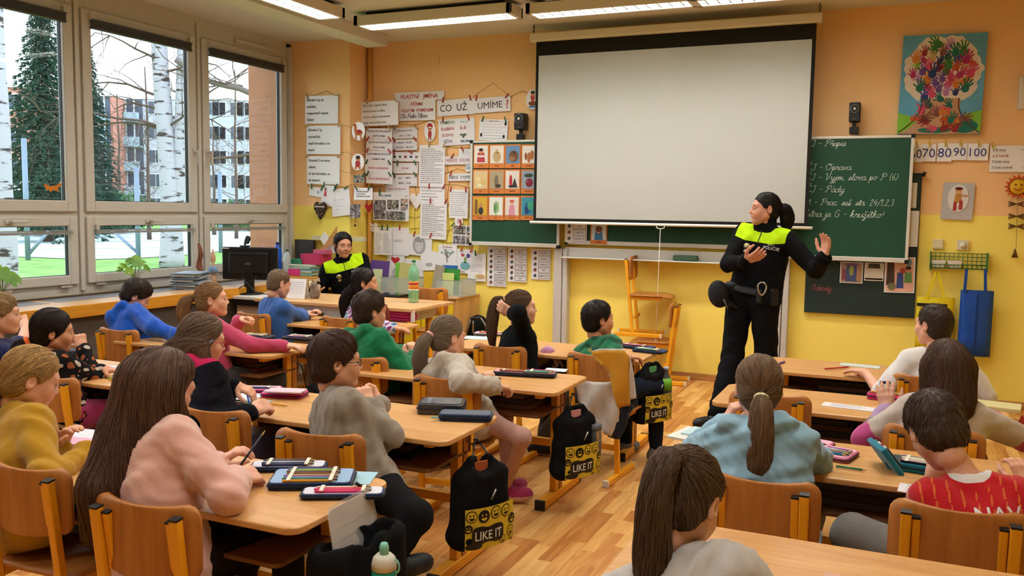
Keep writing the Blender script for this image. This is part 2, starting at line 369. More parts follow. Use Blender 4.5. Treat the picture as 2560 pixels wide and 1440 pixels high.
# basketball board
b = atZ(68, 600, GZ); d0 = 40
o = empty('basketball_hoop', tuple(depth_pt(50, 545, d0)), label='white basketball board with black square at the court', cat='basketball hoop')
c = depth_pt(47, 471, d0); Mx = Matrix.Rotation(YAW+R(20), 3, 'Z')
MB().box(c, (.95, .04, .65), Mx).build('backboard', mat('board_white', '#f2f4f4', .5), o, world=True)
q = MB(); cv = Vector(c); fr = Mx@Vector((0, -.03, 0))
for dx, dz, w, h in ((0, .16, .5, .04), (0, -.16, .5, .04), (-.23, 0, .04, .32), (.23, 0, .04, .32)): q.box(cv+fr+Mx@Vector((dx, 0, dz)), (w, .01, h), Mx)
q.build('target_square', BLACKP, o, world=True)
q = MB().tube([cv+Mx@Vector((.22*math.cos(a), -.35+.22*math.sin(a), -.3)) for a in np.linspace(0, 2*math.pi, 17)[:-1]], .015, 6, closed=True); q.build('rim', mat('rim_red', '#a53c2d', .5), o, world=True)
MB().tube([cv+Mx@Vector((0, .5, -.3)), (c[0]-.2, c[1]+.5, GZ)], .09, 8).bar(cv, cv+Mx@Vector((0, .5, -.3)), .08, .08).build('pole', ST, o, world=True)
# apartment blocks
CONC = mat('panel_grey', '#b4b7c4', .9, var=.05, vs=.2); PINK = mat('panel_pink', '#c98b7c', .9, var=.06, vs=.2)
WINM = mat('far_window', '#4d586a', .25); WFR = mat('far_frame', '#dfe3ea', .6); RAIL = mat('balcony_rail', '#9fb4c6', .6)
def block(name, pxa, pxb, pytop, d, m, label, wins, floors=5, loggia=(), rot=0, dep=12):
    A = depth_pt(pxa, 520, d); Bp = depth_pt(pxb, 520, d); top = depth_pt(pxa, pytop, d)[2]
    rz = YAW+rot; L = (pxb-pxa)/FPX*d/math.cos(rot); H = top-GZ
    o = empty(name, (A[0], A[1], GZ), rz, label, 'building')
    MB().bb((0, 0, 0), (L, dep, H)).build('wall', m, o)
    MB().bb((-.1, -.15, H), (L+.1, dep+.1, H+.25)).build('roof', WFR, o)
    fh = H/floors
    win = MB().bb((-.75, -.06, 0), (.75, .05, 1.5)).mesh('window', WFR); pan = MB().bb((-.66, -.1, .09), (-.04, -.05, 1.41)).bb((.04, -.1, .09), (.66, -.1, 1.41)).mesh('pane', WINM)
    for fl_ in range(floors):
        z = fl_*fh+.95
        for px in wins:
            x = (px-pxa)/FPX*d; w = link('window', win, o, (x, 0, z)); link('pane', pan, w)
        for (q0, q1) in loggia:
            x0, x1 = (q0-pxa)/FPX*d, (q1-pxa)/FPX*d
            MB().bb((x0, -.03, z-.8), (x1, .05, z+1.6)).build('loggia', WINM, o)
            MB().bb((x0, -1.0, z-.9), (x1, 0, z-.75)).bb((x0, -1.0, z-.75), (x1, -.94, z+.15)).build('balcony', RAIL, o)
            for xx in np.linspace(x0, x1, 4)[1:-1]: MB().bb((xx-.08, -.08, z-.7), (xx+.08, 0, z+1.6)).build('mullion', WFR, o)
    return o
block('apartment_block', 294, 720, 250, 95, CONC, 'pale grey panel apartment block behind the birch trunks', (392, 535, 552, 595, 615, 660), 5, ((300, 362),))
block('apartment_block', 222, 291, 243, 92, PINK, 'pink end bay of the panel block left of the balconies', (), 5, ((240, 282),), dep=2.6)
block('apartment_block', -70, 70, 220, 80, PINK, 'pink apartment block behind the spruce', (46, 10, -20), 4, dep=6)
# vegetation
BARK = mat('bark_brown', '#5a4a42', .95, bump=.4, bs=20)
def birch_mat():
    m = mat('birch_bark', '#d8d6da', .85, bump=.3, bs=14); N, L, b = nodes(m)
    tc = N.new('ShaderNodeTexCoord'); mp = N.new('ShaderNodeMapping'); mp.inputs['Scale'].default_value = (1.5, 1.5, 6); L.new(tc.outputs['Object'], mp.inputs[0])
    n = N.new('ShaderNodeTexNoise'); n.inputs['Scale'].default_value = 1.5; n.inputs['Detail'].default_value = 5; L.new(mp.outputs[0], n.inputs[0])
    rp = N.new('ShaderNodeValToRGB'); e = rp.color_ramp.elements; e[0].position = .37; e[0].color = lin('#3a302d'); e[1].position = .44; e[1].color = lin('#a3a1a8'); L.new(n.outputs[0], rp.inputs[0]); L.new(rp.outputs[0], b.inputs['Base Color'])
    return m
BIRCH = birch_mat()
rng = np.random.default_rng(7)
def branches(mb, p, d, L, r, lev, droop, rngl):
    n = 5; P = [np.array(p)]; d = np.array(d, float); d /= np.linalg.norm(d)
    for i in range(n):
        d = d+rngl.normal(0, .16, 3)+np.array([0, 0, -droop*(i/n)]); d /= np.linalg.norm(d); P.append(P[-1]+d*L/n)
    mb.tube(P, [r*(1-.75*i/n) for i in range(n+1)], 4 if lev < 3 else 3, cap=False)
    if lev >= 3: return
    for k in range([0, 7, 5, 4][lev+1] if lev >= 0 else 0):
        i = rngl.integers(1, n+1); t = rngl.normal(0, 1, 3); t -= d*(t@d); t /= np.linalg.norm(t)+1e-6
        branches(mb, P[i], d*.55+t*.8+np.array([0, 0, .15-droop*.5]), L*rngl.uniform(.4, .65), r*.45, lev+1, droop, rngl)
def tree(name, px, py, d, h, r, label, nb, seed, bm=BARK, z0=.25, droop=.0, lean=(0, 0), bl=.35, gz=GZ):
    a = depth_pt(px, py, d); base = np.array([a[0], a[1], gz]); g = np.random.default_rng(seed)
    o = empty(name, tuple(base), label=label, cat='tree')
    P = [base+np.array([lean[0]*t, lean[1]*t, h*t])+g.normal(0, .01*h*.3, 3)*(t > 0) for t in np.linspace(0, 1, 9)]
    MB().tube(P, [r*(1.25-.25*min(1, i*.8) if i < 2 else 1-.8*(i-1)/8) for i in range(9)], 12).build('trunk', bm, o, world=True)
    mb = MB()
    for k in range(nb):
        t = z0+(1-z0)*k/nb; i = min(7, int(t*8)); p = P[i]+(P[i+1]-P[i])*(t*8-i); an = g.uniform(0, 6.28)
        branches(mb, p, (math.cos(an), math.sin(an), .55), h*bl*(1.1-t*.7), r*.3*(1.1-t), 1, droop, g)
    mb.build('branches', BARK, o, world=True)
    return o, P
# double birch
bb = atZ(430, 668, GZ); dB = (CM@(bb-CC))[2]
o = empty('birch_tree', tuple(bb), label='double-trunked white birch seen through the middle window', cat='tree')
T1 = [bb]+[depth_pt(x, y, dB) for x, y in ((428, 560), (420, 420), (410, 290), (400, 150), (392, -30))]
T2 = [depth_pt(x, y, dB+.1) for x, y in ((440, 530), (447, 440), (452, 330), (456, 200), (458, 90), (460, -40))]
MB().tube(spline(T1, 5), [.34-.012*i if i < 8 else .25-.003*(i-8) for i in range(26)], 14).build('trunk', BIRCH, o, world=True)
MB().tube(spline(T2, 5), [.2-.002*i for i in range(26)], 12).build('trunk', BIRCH, o, world=True)
mb = MB(); g = np.random.default_rng(3)
for k in range(13):
    p = T1[2]+(T1[5]-T1[2])*g.uniform(.2, 1); an = g.uniform(0, 6.28); branches(mb, p, (math.cos(an), math.sin(an), .3), g.uniform(2., 3.6), .04, 1, .25, g)
mb.build('branches', BARK, o, world=True)
o = empty('birch_tree', tuple(atZ(8, 735, GZ)), label='dark-barked birch trunk at the left edge of the photo', cat='tree')
t0 = atZ(12, 735, GZ); dd = (CM@(t0-CC))[2]
MB().tube(spline([t0]+[depth_pt(x, y, dd) for x, y in ((12, 600), (4, 480), (2, 330), (-6, 160), (-14, -60))], 5), [.24-.005*i for i in range(26)], 12).build('trunk', BIRCH, o, world=True)
# limbs of a tree beside the facade
o = empty('facade_tree', tuple(depth_pt(790, 520, 14)*[1, 1, 0]+[0, 0, GZ]), label='tree beside the facade sending bare limbs across the window', cat='tree')
b0 = np.array(o.location); MB().tube([b0, b0+[0, 0, 3], b0+[.1, .1, 6.5]], [.2, .16, .08], 10).build('trunk', BIRCH, o, world=True)
MB().tube(spline([depth_pt(x, y, 14) for x, y in ((440, 150), (520, 200), (560, 213), (600, 222), (660, 245), (790, 270))], 5), .045, 8).build('limb', mat('limb_grey', '#6a625e', .9), o, world=True)
mb = MB(); g = np.random.default_rng(5)
for k in range(9): branches(mb, depth_pt(g.uniform(470, 640), 215, 14), g.normal(0, 1, 3), g.uniform(.6, 1.3), .012, 2, .1, g)
mb.build('twigs', BARK, o, world=True)
MB().tube(spline([depth_pt(x, y, 14) for x, y in ((480, 400), (540, 396), (580, 393), (632, 385), (790, 360))], 4), .025, 6).build('limb', BARK, o, world=True)
tree('bare_tree', 372, 520, 42, 8.2, .09, 'bare slender tree left of the double birch', 30, 11, z0=.2)
tree('bare_tree', 300, 520, 55, 8.5, .10, 'bare bushy tree in front of the balconies', 24, 12, z0=.15)
tree('bare_tree', 590, 520, 45, 8.6, .08, 'bare upright tree in front of the grey block by the facade', 28, 13, z0=.2)
tree('bare_tree', 535, 520, 50, 5.5, .1, 'low bare tree behind the thin fence post', 10, 14, z0=.1)
tree('bare_tree', 22, 520, 45, 8.5, .12, 'bare tree between the edge birch and the spruce', 12, 15, z0=.2)
# spruce
SPR = mat('spruce_green', '#2f4a3c', .9, var=.3, vs=.8)
def spruce(px, d, h, rad, label, seed, n=330):
    a = depth_pt(px, 520, d); base = np.array([a[0], a[1], GZ]); g = np.random.default_rng(seed)
    o = empty('spruce_tree', tuple(base), label=label, cat='tree')
    MB().tube([base, base+[0, 0, h]], [.22, .02], 8).build('trunk', BARK, o, world=True)
    V = []; F = []
    for k in range(n):
        t = (k/n)**.85; z = .6+(h-.6)*t; L = rad*(1-t)**.85*g.uniform(.75, 1.12)+.15; an = k*2.39996+g.normal(0, .1)
        dirv = np.array([math.cos(an), math.sin(an), 0]); side = np.array([-dirv[1], dirv[0], 0]); m = 6
        for s in range(m):
            f = (s+.6)/m; c0 = base+np.array([0, 0, z])+dirv*L*f+np.array([0, 0, .12*L*math.sin(f*2.2)-.42*L*f*f])
            for q in range(7):
                w = side*g.normal(0, .3)*L*.45*(1.15-f)+np.array([0, 0, g.normal(-.05, .05)]); l = .34*(L*.4+.35)
                e = c0+w; tip = e+dirv*l*.8+side*g.normal(0, .3)*l+np.array([0, 0, -l*g.uniform(.1, .55)]); hw = side*.1*l+np.array([0, 0, g.normal(0, .05)*l])
                o_ = len(V); V += [e-hw, e+hw, tip, e+np.array([0, 0, -.16*l])]; F += [(o_, o_+1, o_+2), (o_, o_+2, o_+3), (o_+1, o_+3, o_+2)]
    me = mesh_np('foliage', np.array(V)-base, np.array(F), [SPR], smooth=False); f = link('foliage', me, o); f['kind'] = 'stuff'
spruce(118, 38, 10.6, 2.4, 'tall dark spruce seen through the left window', 1)
spruce(222, 44, 10.0, 1.7, 'second dark spruce half hidden by the window post', 2)
def bush(px, py, d, w, h, label, seed, m):
    a = depth_pt(px, py, d); base = np.array([a[0], a[1], GZ]); g = np.random.default_rng(seed)
    o = empty('evergreen_bush', tuple(base), label=label, cat='bush'); n = 1500
    c = g.normal(0, 1, (n, 3)); c /= np.linalg.norm(c, axis=1)[:, None]; c = c*g.uniform(.6, 1, (n, 1))*np.array([w, w, h/2])+np.array([0, 0, h/2])
    D = g.normal(0, .16, (n, 3, 3)); V = (c[:, None, :]+D).reshape(-1, 3)
    f = link('foliage', mesh_np('foliage', V, np.arange(n*3).reshape(-1, 3), [m], smooth=False), o); f['kind'] = 'stuff'
BG = mat('bush_green', '#4c6b4c', .9, var=.25, vs=1)
bush(105, 520, 46, 2.0, 3.6, 'dull green bush under the tall spruce', 1, BG)
bush(160, 520, 44, 1.6, 3.0, 'rounded green bush right of the spruce', 2, BG)
bush(262, 520, 50, 1.6, 2.6, 'green bush below the pink bay', 3, BG)
bush(320, 520, 60, 2.2, 2.4, 'green hedge bush below the balconies', 4, BG)
bush(610, 520, 60, 3.2, 2.0, 'green hedge bush below the grey block', 5, BG)
# ------------------------------------------------------------------ pupils' desks and chairs
DESKW = wood('desk_beech', '#d6a468', '#c08a4e', 0, 12, .3)
SHELFW = wood('shelf_wood', '#8a5c36', '#6b4527', 0, 12, .5)
CHAIRW = wood('chair_beech', '#b9793a', '#a0622b', 2, 10, .4)
POSTB = mat('post_brown', '#b5702a', .45)
def desk_parts(o, w, z=.64, d=.5):
    MB().prism(rrect(w, d, .05, 5, 0, d/2), .022, c=(0, 0, z-.022)).build('desktop', DESKW, o, bevel=.006, seg=3)
    MB().prism(rrect(w-.2, .36, .03, 3, 0, .23), .014, c=(0, 0, z-.15)).build('shelf', SHELFW, o, bevel=.003)
    MB().bb((-w/2+.1, .405, z-.15), (w/2-.1, .417, z-.022)).build('back_panel', SHELFW, o)
    for s in (-1, 1):
        x = s*(w/2-.12)
        f = MB().bb((x-.025, .135, .004), (x+.025, .66, .05)).build('runner', YEL, o, bevel=.005)
        MB().bb((x-.026, .12, .002), (x+.026, .137, .052)).bb((x-.026, .658, .002), (x+.026, .672, .052)).build('end_cap', BLACKP, f)
        MB().bb((x-.018, .30, .05), (x+.018, .345, z-.022)).build('leg', YEL, o, bevel=.004)
        MB().bb((x-.02, .352, .05), (x+.02, .395, z-.022)).build('leg', POSTB, o, bevel=.004)
        MB().bb((x-.02, .08, z-.055), (x+.02, .43, z-.022)).build('bearer', YEL, o, bevel=.004)
        MB().tube([(s*(w/2-.05), .28, z-.03), (s*(w/2-.05), .28, z-.07), (s*(w/2-.025), .28, z-.078), (s*(w/2-.01), .28, z-.06)], .004, 6).build('bag_hook', mat('hook_steel', '#8b8d90', .3, metal=.9), o)
    MB().bb((-w/2+.13, .36, .27), (w/2-.13, .39, .31)).build('crossbar', YEL, o, bevel=.004)
DG = "pupils' double desks"
def desk(xr, yn, label, w=1.28, rz=0):
    o = empty('school_desk', (xr-w/2, yn, 0), rz, label, 'desk', DG); desk_parts(o, w); return o
desk(-1.47, 1.88, 'desk with the blue open pencil case, under the girl in pink')
desk(-1.535, 2.86, 'desk between the boy in taupe and the girl with glasses')
desk(-1.49, 3.89, 'desk of the girl in the grey hoodie, pink pencil case on it')
desk(-1.375, 4.92, 'desk of the boy in the green shirt, nearest the stacked chairs')
desk(-3.42, 3.03, 'desk of the girl with the orange hair tie')
desk(-3.36, 4.06, 'desk of the girl in the pink sweater by the windows')
desk(-3.32, 5.28, "desk pushed against the teacher's desk")
desk(.62, 1.93, 'nearest desk in the right-hand column, cut by the photo edge', w=1.25)
desk(.50, 3.06, 'desk of the girl in the light blue hoodie and the boy in red', w=1.27)
desk(.48, 4.06, 'desk of the girl in the striped sweater', w=1.26)
desk(.47, 5.05, 'foremost desk of the right-hand column, under the boy in white', w=1.18)
def plate(w, h, curve, t=.011, nx=12):
    "curved plywood back: x across, z up, centre bulging to -y"
    V = []; F = []; VS = (0, .012, .045, .1, .17, .24, .5, .78, .86, .93, .975, 1); nz = len(VS)-1; rad = .042
    for side in (0, 1):
        for v in VS:
            zz = h*(v-.5); d = min(v, 1-v)*h; ins = rad-math.sqrt(max(0, rad*rad-max(0, rad-d)**2))
            for i in range(nx+1):
                u = 2*i/nx-1; x = u*(w/2-ins); V.append((x, -curve*(1-u*u)+(t if side else 0), zz+(.010*u*u if v > .5 else -.012*(1-u*u))))
    n = (nx+1)*(nz+1); I = lambda s, i, j: s*n+j*(nx+1)+i
    for j in range(nz):
        for i in range(nx):
            F.append((I(0, i, j), I(0, i+1, j), I(0, i+1, j+1), I(0, i, j+1))); F.append((I(1, i, j), I(1, i, j+1), I(1, i+1, j+1), I(1, i+1, j)))
    for i in range(nx):
        F.append((I(0, i, 0), I(1, i, 0), I(1, i+1, 0), I(0, i+1, 0))); F.append((I(0, i, nz), I(0, i+1, nz), I(1, i+1, nz), I(1, i, nz)))
    for j in range(nz):
        F.append((I(0, 0, j), I(0, 0, j+1), I(1, 0, j+1), I(1, 0, j))); F.append((I(0, nx, j), I(1, nx, j), I(1, nx, j+1), I(0, nx, j+1)))
    return V, F
def seat_mesh():
    V = []; F = []; nx, ny = 8, 10
    for side in (0, 1):
        for j in range(ny+1):
            v = j/ny
            for i in range(nx+1):
                u = 2*i/nx-1; ex = 1-.07*abs(2*v-1)**5
                V.append((u*.175*ex, -.18+.36*v, .38-.010*(1-u*u)*(1-(2*v-1)**2)-(.02*max(0, v-.8)/.2)+(0 if side else -.012)))
    n = (nx+1)*(ny+1); I = lambda s, i, j: s*n+j*(nx+1)+i
    for j in range(ny):
        for i in range(nx):
            F.append((I(0, i, j), I(0, i, j+1), I(0, i+1, j+1), I(0, i+1, j))); F.append((I(1, i, j), I(1, i+1, j), I(1, i+1, j+1), I(1, i, j+1)))
    for i in range(nx):
        F.append((I(0, i, 0), I(0, i+1, 0), I(1, i+1, 0), I(1, i, 0))); F.append((I(0, i, ny), I(1, i, ny), I(1, i+1, ny), I(0, i+1, ny)))
    for j in range(ny):
        F.append((I(0, 0, j), I(1, 0, j), I(1, 0, j+1), I(0, 0, j+1))); F.append((I(0, nx, j), I(0, nx, j+1), I(1, nx, j+1), I(1, nx, j)))
    return V, F
CG = "pupils' wooden chairs with yellow frames"
def make_chair():
    o = empty('school_chair', cat='chair', group=CG)
    q = MB(); q.add(*seat_mesh(), True); q.build('seat', CHAIRW, o)
    V, F = plate(.36, .195, .03); q = MB(); q.add([(x, y-.185-.0*z, z+.61) for x, y, z in V], F, True); q.build('backrest', CHAIRW, o)
    for s in (-1, 1):
        x = s*.135
        p = MB().bar((x, -.15, .03), (x, -.225, .69), .026, .028, (1, 0, 0)).build('post', YEL, o, bevel=.004)
        MB().bar((x, -.225, .69), (x, -.2255, .695), .027, .029, (1, 0, 0)).build('post_cap', BLACKP, p)
        p = MB().bar((x-s*.027, -.19, .51), (x-s*.027, -.212, .675), .022, .022, (1, 0, 0)).build('backrest_tube', YEL, o, bevel=.004)
        MB().bar((x-s*.027, -.212, .675), (x-s*.027, -.2126, .68), .023, .023, (1, 0, 0)).build('tube_cap', BLACKP, p)
        MB().bb((x-.016, -.32, .003), (x+.016, .1, .035)).build('runner', YEL, o, bevel=.004)
        MB().bb((x-.017, -.335, .002), (x+.017, -.318, .037)).bb((x-.017, .098, .002), (x+.017, .112, .037)).build('runner_cap', mat('cap_white', '#ddd6c4', .5), o)
        MB().bb((x-.012, -.17, .335), (x+.012, .1, .362)).build('seat_bearer', YEL, o, bevel=.003)
    MB().bb((-.125, -.15, .16), (.125, -.13, .19)).build('crossbar', YEL, o, bevel=.003)
    return o
chair0 = make_chair(); used = [False]
def chair(x, y, label, rz=0, z=0, group=CG):
    "x, y: middle of the backrest"
    o = copy_tree(chair0) if used[0] else chair0; used[0] = True
    c = Vector((x, y, z))-Matrix.Rotation(rz, 3, 'Z')@Vector((0, -.20, 0))
    o.location = c; o.rotation_euler = (0, 0, rz); o['label'] = label; o['category'] = 'chair'; o['group'] = group; return o
chair(-1.85, 1.71, 'chair of the long-haired girl in the pink fluffy sweater', R(4))
chair(-2.43, 1.79, 'chair of the girl in the mustard sweater', R(3))
chair(-1.877, 2.53, 'chair behind the boy in taupe, partly empty', R(8))
chair(-2.475, 2.63, 'chair of the girl with glasses and the pink-hooded dark top', R(6))
chair(-1.97, 3.66, 'chair of the girl in the grey hoodie', R(4))
chair(-2.67, 3.95, 'chair behind the boy in the green hoodie', R(6))
chair(-2.16, 4.68, 'chair of the girl in black with her hand in her hair', R(-3))
chair(-1.55, 4.66, 'chair with the white and mustard jacket over its back', R(-4))
chair(-3.60, 2.80, 'chair of the girl with the orange hair tie', R(0))
chair(-4.60, 4.08, 'chair behind the boy in the bright blue hoodie', R(0))
chair(-3.83, 3.92, 'chair of the ponytailed girl in the pink sweater', R(-6))
chair(-4.45, 5.19, 'chair behind the boy in the blue long-sleeved shirt', R(-6))
chair(-3.75, 5.31, 'chair of the dark-haired girl in the patterned top', R(-5))
chair(-.36, 2.69, 'chair of the girl in the light blue hoodie', R(0))
chair(.185, 2.665, 'chair of the boy in the red football shirt', R(0))
chair(.145, 3.63, 'chair of the girl in the striped sweater', R(-4))
chair(-.505, 4.0, 'empty chair in front of the girl in the light blue hoodie', R(2))
chair(.165, 4.85, 'chair of the boy in the white T-shirt', R(5))
chair(-.27, 1.38, 'chair of the nearest girl, below the photo edge', R(0))
# two chairs stacked seat to seat against the front wall
q = atZ(1650, 950, 0)
chair(q[0]+.13, q[1]-.06, 'lower of two stacked chairs at the front wall, facing the windows', R(96), 0, 'chairs stacked at the front wall')
chair(q[0]-.28, q[1]-.06, 'upper of two stacked chairs at the front wall, facing the officer', R(-84), .405, 'chairs stacked at the front wall')
# ------------------------------------------------------------------ projection screen
YS = 7.62
def wp(px, py, Y): p = atY(px, py, Y); return p[0], p[2]
sl, sr = wp(1340.8, 105, YS)[0], wp(2031, 300, YS)[0]
sl, sr = -3.09, -.70
x0, zt = wp(1341, 105, YS); x1, _ = wp(2042, 57, YS); zb = wp(1332, 553, YS)[1]; wl, wt = wp(1347.5, 140, YS); wr = wp(2030.8, 97.5, YS)[0]; wb = wp(1338, 545, YS)[1]
scr = empty('projection_screen', ((x0+x1)/2, YS, zb), label='large white pull-down projection screen with black border', cat='screen')
MB().bb((x0, YS, zb), (x1, YS+.004, zt)).build('black_border', mat('screen_black', '#17140f', .9), scr, world=True)
MB().bb((wl, YS-.003, wb), (wr, YS-.001, wt)).build('projection_surface', mat('screen_white', '#b1b2ac', .75), scr, world=True)
cx0, cx1 = wp(1328, 90, YS)[0], wp(2057, 50, YS)[0]
MB().bb((cx0, YS-.045, zt-.002), (cx1, YS+.045, zt+.075)).build('case', mat('screen_case', '#dcd2bf', .5), scr, world=True, bevel=.012)
bx0, bx1 = wp(1325, 556, YS)[0], wp(2031, 571, YS)[0]
MB().tube([(bx0, YS, zb-.008), (bx1, YS, zb-.008)], .013, 10).build('bottom_bar', mat('bar_white', '#ece8e0', .4), scr, world=True)
px_ = wp(1652, 570, YS)[0]
MB().tube([(px_-.035, YS-.015, zb-.02), (px_-.035, YS-.015, zb-.035), (px_, YS-.015, zb-.045), (px_+.035, YS-.015, zb-.035), (px_+.035, YS-.015, zb-.02)], .004, 6).build('pull_handle', MATS['bar_white'], scr, world=True)
MB().tube([(px_, YS-.015, zb-.045), (px_-.005, YS-.017, .95), (px_-.01, YS-.02, .38)], .0028, 5).lathe([(.001, 0), (.012, .004), (.012, .02), (.001, .024)], 8, (px_-.01, YS-.02, .356)).build('pull_cord', MATS['bar_white'], scr, world=True)
for x in (cx0+.025, cx1-.025):
    for k in range(3):
        zc = zt+.09+k*.026
        MB().tube([(x+(.009*math.cos(a) if k % 2 else 0), YS+(0 if k % 2 else .009*math.cos(a)), zc+.017*math.sin(a)) for a in np.linspace(0, 2*math.pi, 11)[:-1]], .003, 5, closed=True).build('chain_link', mat('chain_dark', '#4a3a28', .5, metal=.6), scr, world=True)
# ------------------------------------------------------------------ chalkboard: two wings, centre and posts
GREEN = mat('chalkboard_green', '#17452f', .55, var=.12, vs=3); BDARK = mat('chalkboard_dark', '#1f2f2c', .6, var=.1, vs=3)
FRAME = mat('board_alu', '#cfccc4', .4, metal=.2)
def board(par, x0, x1, z0, z1, y, m=GREEN, t=.022, fw=.03):
    MB().bb((x0+fw*.6, y, z0+fw*.6), (x1-fw*.6, y+t, z1-fw*.6)).build('writing_surface', m, par, world=True)
    MB().bb((x0, y-.006, z0), (x1, y+t+.004, z0+fw*1.25)).build('frame_rail', FRAME, par, world=True, bevel=.003)
    MB().bb((x0, y-.004, z1-fw*.7), (x1, y+t+.004, z1)).build('frame_rail', FRAME, par, world=True, bevel=.003)
    for xx in (x0, x1-fw*.8): MB().bb((xx, y-.004, z0+fw*1.25), (xx+fw*.8, y+t+.004, z1-fw*.7)).build('frame_rail', FRAME, par, world=True, bevel=.003)
    for xx in (x0-.006, x1-.026):
        for zz in (z0-.006, z1-.024): MB().bb((xx, y-.008, zz), (xx+.032, y+t+.006, zz+.03)).build('corner_cap', BLACKP, par, world=True)
YBD = 7.79
cb = empty('chalkboard', (-2, YBD, 0), label='green three-part school chalkboard on white posts behind the screen', cat='chalkboard')
lx0, lz1 = wp(1180, 353, YBD); lx1, lz0 = wp(1400, 620, YBD); lz1 = 2.186
board(cb, lx0, lx1, wp(1178, 612, YBD)[1], lz1, YBD-.03)
rx0, rx1 = -1.02, wp(2287, 340, YBD)[0]
board(cb, rx0, rx1, wp(2268, 657, YBD)[1], wp(2285, 338, YBD)[1], YBD-.03)
mx0, mx1 = wp(1410, 600, YBD)[0], rx0-.02
mz0 = wp(1408, 610, YBD)[1]
board(cb, mx0, mx1, mz0, 2.17, YBD+.035)
tz1, tz0 = wp(1412, 618, YBD)[1], wp(1410, 641, YBD)[1]
MB().bb((mx0, YBD+.03, tz0), (mx1+.02, YBD+.05, tz1)).build('tray_back', FRAME, cb, world=True)
MB().bb((mx0, YBD-.07, tz0-.012), (mx1+.02, YBD+.05, tz0)).build('chalk_tray', FRAME, cb, world=True, bevel=.004)
for a, b_ in ((1387, 1407), (1409, 1421)):
    X0, X1 = wp(a, 700, YF-.06)[0], wp(b_, 700, YF-.06)[0]; MB().bb((X0, YF-.1, .0), (X1, YF-.015, 1.16)).build('post', mat('post_grey', '#bdb9b4', .5), cb, world=True, bevel=.006)
for a, b_ in ((1940, 1955), (1957, 1972)):
    X0, X1 = wp(a, 750, YF-.06)[0], wp(b_, 750, YF-.06)[0]; MB().bb((X0, YF-.1, .0), (X1, YF-.015, 1.16)).build('post', MATS['post_grey'], cb, world=True, bevel=.006)
er = atY(1714, 644, YBD-.02)
tag(MB().box((er[0], YBD-.02, tz0+.026), (.22, .06, .05)).build('chalkboard_eraser', mat('sponge_green', '#3f5a44', .9, bump=.3), bevel=.012), 'dark green sponge eraser lying in the chalk tray', 'eraser')
# second, darker panel behind the right wing
pb = empty('pin_panel', (-.3, YF-.02, .7), label='dark green lower panel with pictures behind the right chalkboard wing', cat='board')
X0, Z0 = wp(2010, 780, YF-.03); X1, _ = wp(2289, 797, YF-.03); X1 = .125
MB().bb((X0, YF-.035, Z0), (X1, YF-.005, 1.865)).build('panel', BDARK, pb, world=True, bevel=.003)
MB().tube([(X1-.0, YF-.05, 1.86), (X1+.025, YF-.05, 1.85)], .02, 10).build('corner_knob', BLACKP, pb, world=True)
# ------------------------------------------------------------------ teacher's desk, cabinet
TW = wood('teacher_beech', '#d2a877', '#bd8e5c', 0, 10, .4); GREYL = mat('grey_laminate', '#b9b6b2', .5)
td = empty('teacher_desk', (-4.4, 6.1, 0), label="long wooden teacher's desk in front of the seated officer", cat='desk')
MB().bb((-4.95, 5.81, .718), (-3.42, 6.5, .742)).build('top', TW, td, world=True, bevel=.003)
MB().bb((-4.9, 5.86, .62), (-3.5, 5.875, .717)).bb((-3.55, 5.86, .62), (-3.535, 6.4, .717)).build('apron', GREYL, td, world=True)
MB().bb((-4.9, 5.95, .25), (-3.62, 5.965, .62)).build('modesty_panel', mat('modesty_dark', '#50443c', .6), td, world=True)
for x, y in ((-3.6, 5.9), (-3.6, 6.4), (-4.85, 5.9), (-4.85, 6.4)): MB().tube([(x, y, 0), (x, y, .718)], .03, 12).build('leg', YEL, td, world=True)
MB().tube([(-3.51, 6.1, .68), (-3.5, 6.1, .66), (-3.5, 6.2, .66), (-3.51, 6.2, .68)], .004, 6).build('hook', FRAME, td, world=True)
md = empty('computer_desk', (-5.1, 6.1, 0), label='computer desk with white top under the monitor', cat='desk')
MB().bb((-5.26, 5.9, .715), (-4.96, 6.5, .74)).build('top', mat('white_top', '#d8d4cc', .4), md, world=True, bevel=.003)
MB().bb((-5.26, 5.92, .66), (-4.96, 5.935, .715)).build('edge_rail', BLACKP, md, world=True)  # black rail just under the front edge of the top
MB().bb((-5.26, 5.95, .02), (-4.96, 5.965, .66)).build('front_panel', mat('pinkish_panel', '#b89a86', .6), md, world=True)
for x in (-5.25, -4.99): MB().bb((x, 5.97, 0), (x+.02, 6.48, .715)).build('side_panel', GREYL, md, world=True)
# corner cabinet behind the officer, with open boxes on it
cab = empty('low_cabinet', (-4.1, 7.6, 0), label='low yellow and beech cabinet carrying the clear plastic boxes', cat='cabinet')
X0, X1 = -4.95, wp(1149, 745, 7.45)[0]
zc = wp(1149, 742, 7.45)[1]
MB().bb((X0, 7.38, .06), (X1, YF-.02, zc-.02)).build('body', wood('cabinet_beech', '#cfa468', '#bb8d52', 2, 10), cab, world=True)
MB().bb((X0-.01, 7.36, zc-.02), (X1+.01, YF-.02, zc)).build('top', TW, cab, world=True, bevel=.003)
for k in range(3): MB().bb((X0+.02+k*(X1-X0-.04)/3, 7.362, .09), (X0+.01+(k+1)*(X1-X0-.04)/3, 7.38, zc-.04)).build('door', mat('door_yellow', '#e6c21e', .5), cab, world=True, bevel=.003)
cab2 = empty('corner_shelf', (-5.5, 7.4, 0), label='beech corner shelf behind the seated officer piled with boxes and books', cat='shelf')
MB().bb((-5.9, 7.16, .70), (-5.0, 7.55, .82)).build('carcass', wood('orange_beech', '#d79c3c', '#c78a2c', 0, 10), cab2, world=True, bevel=.003)
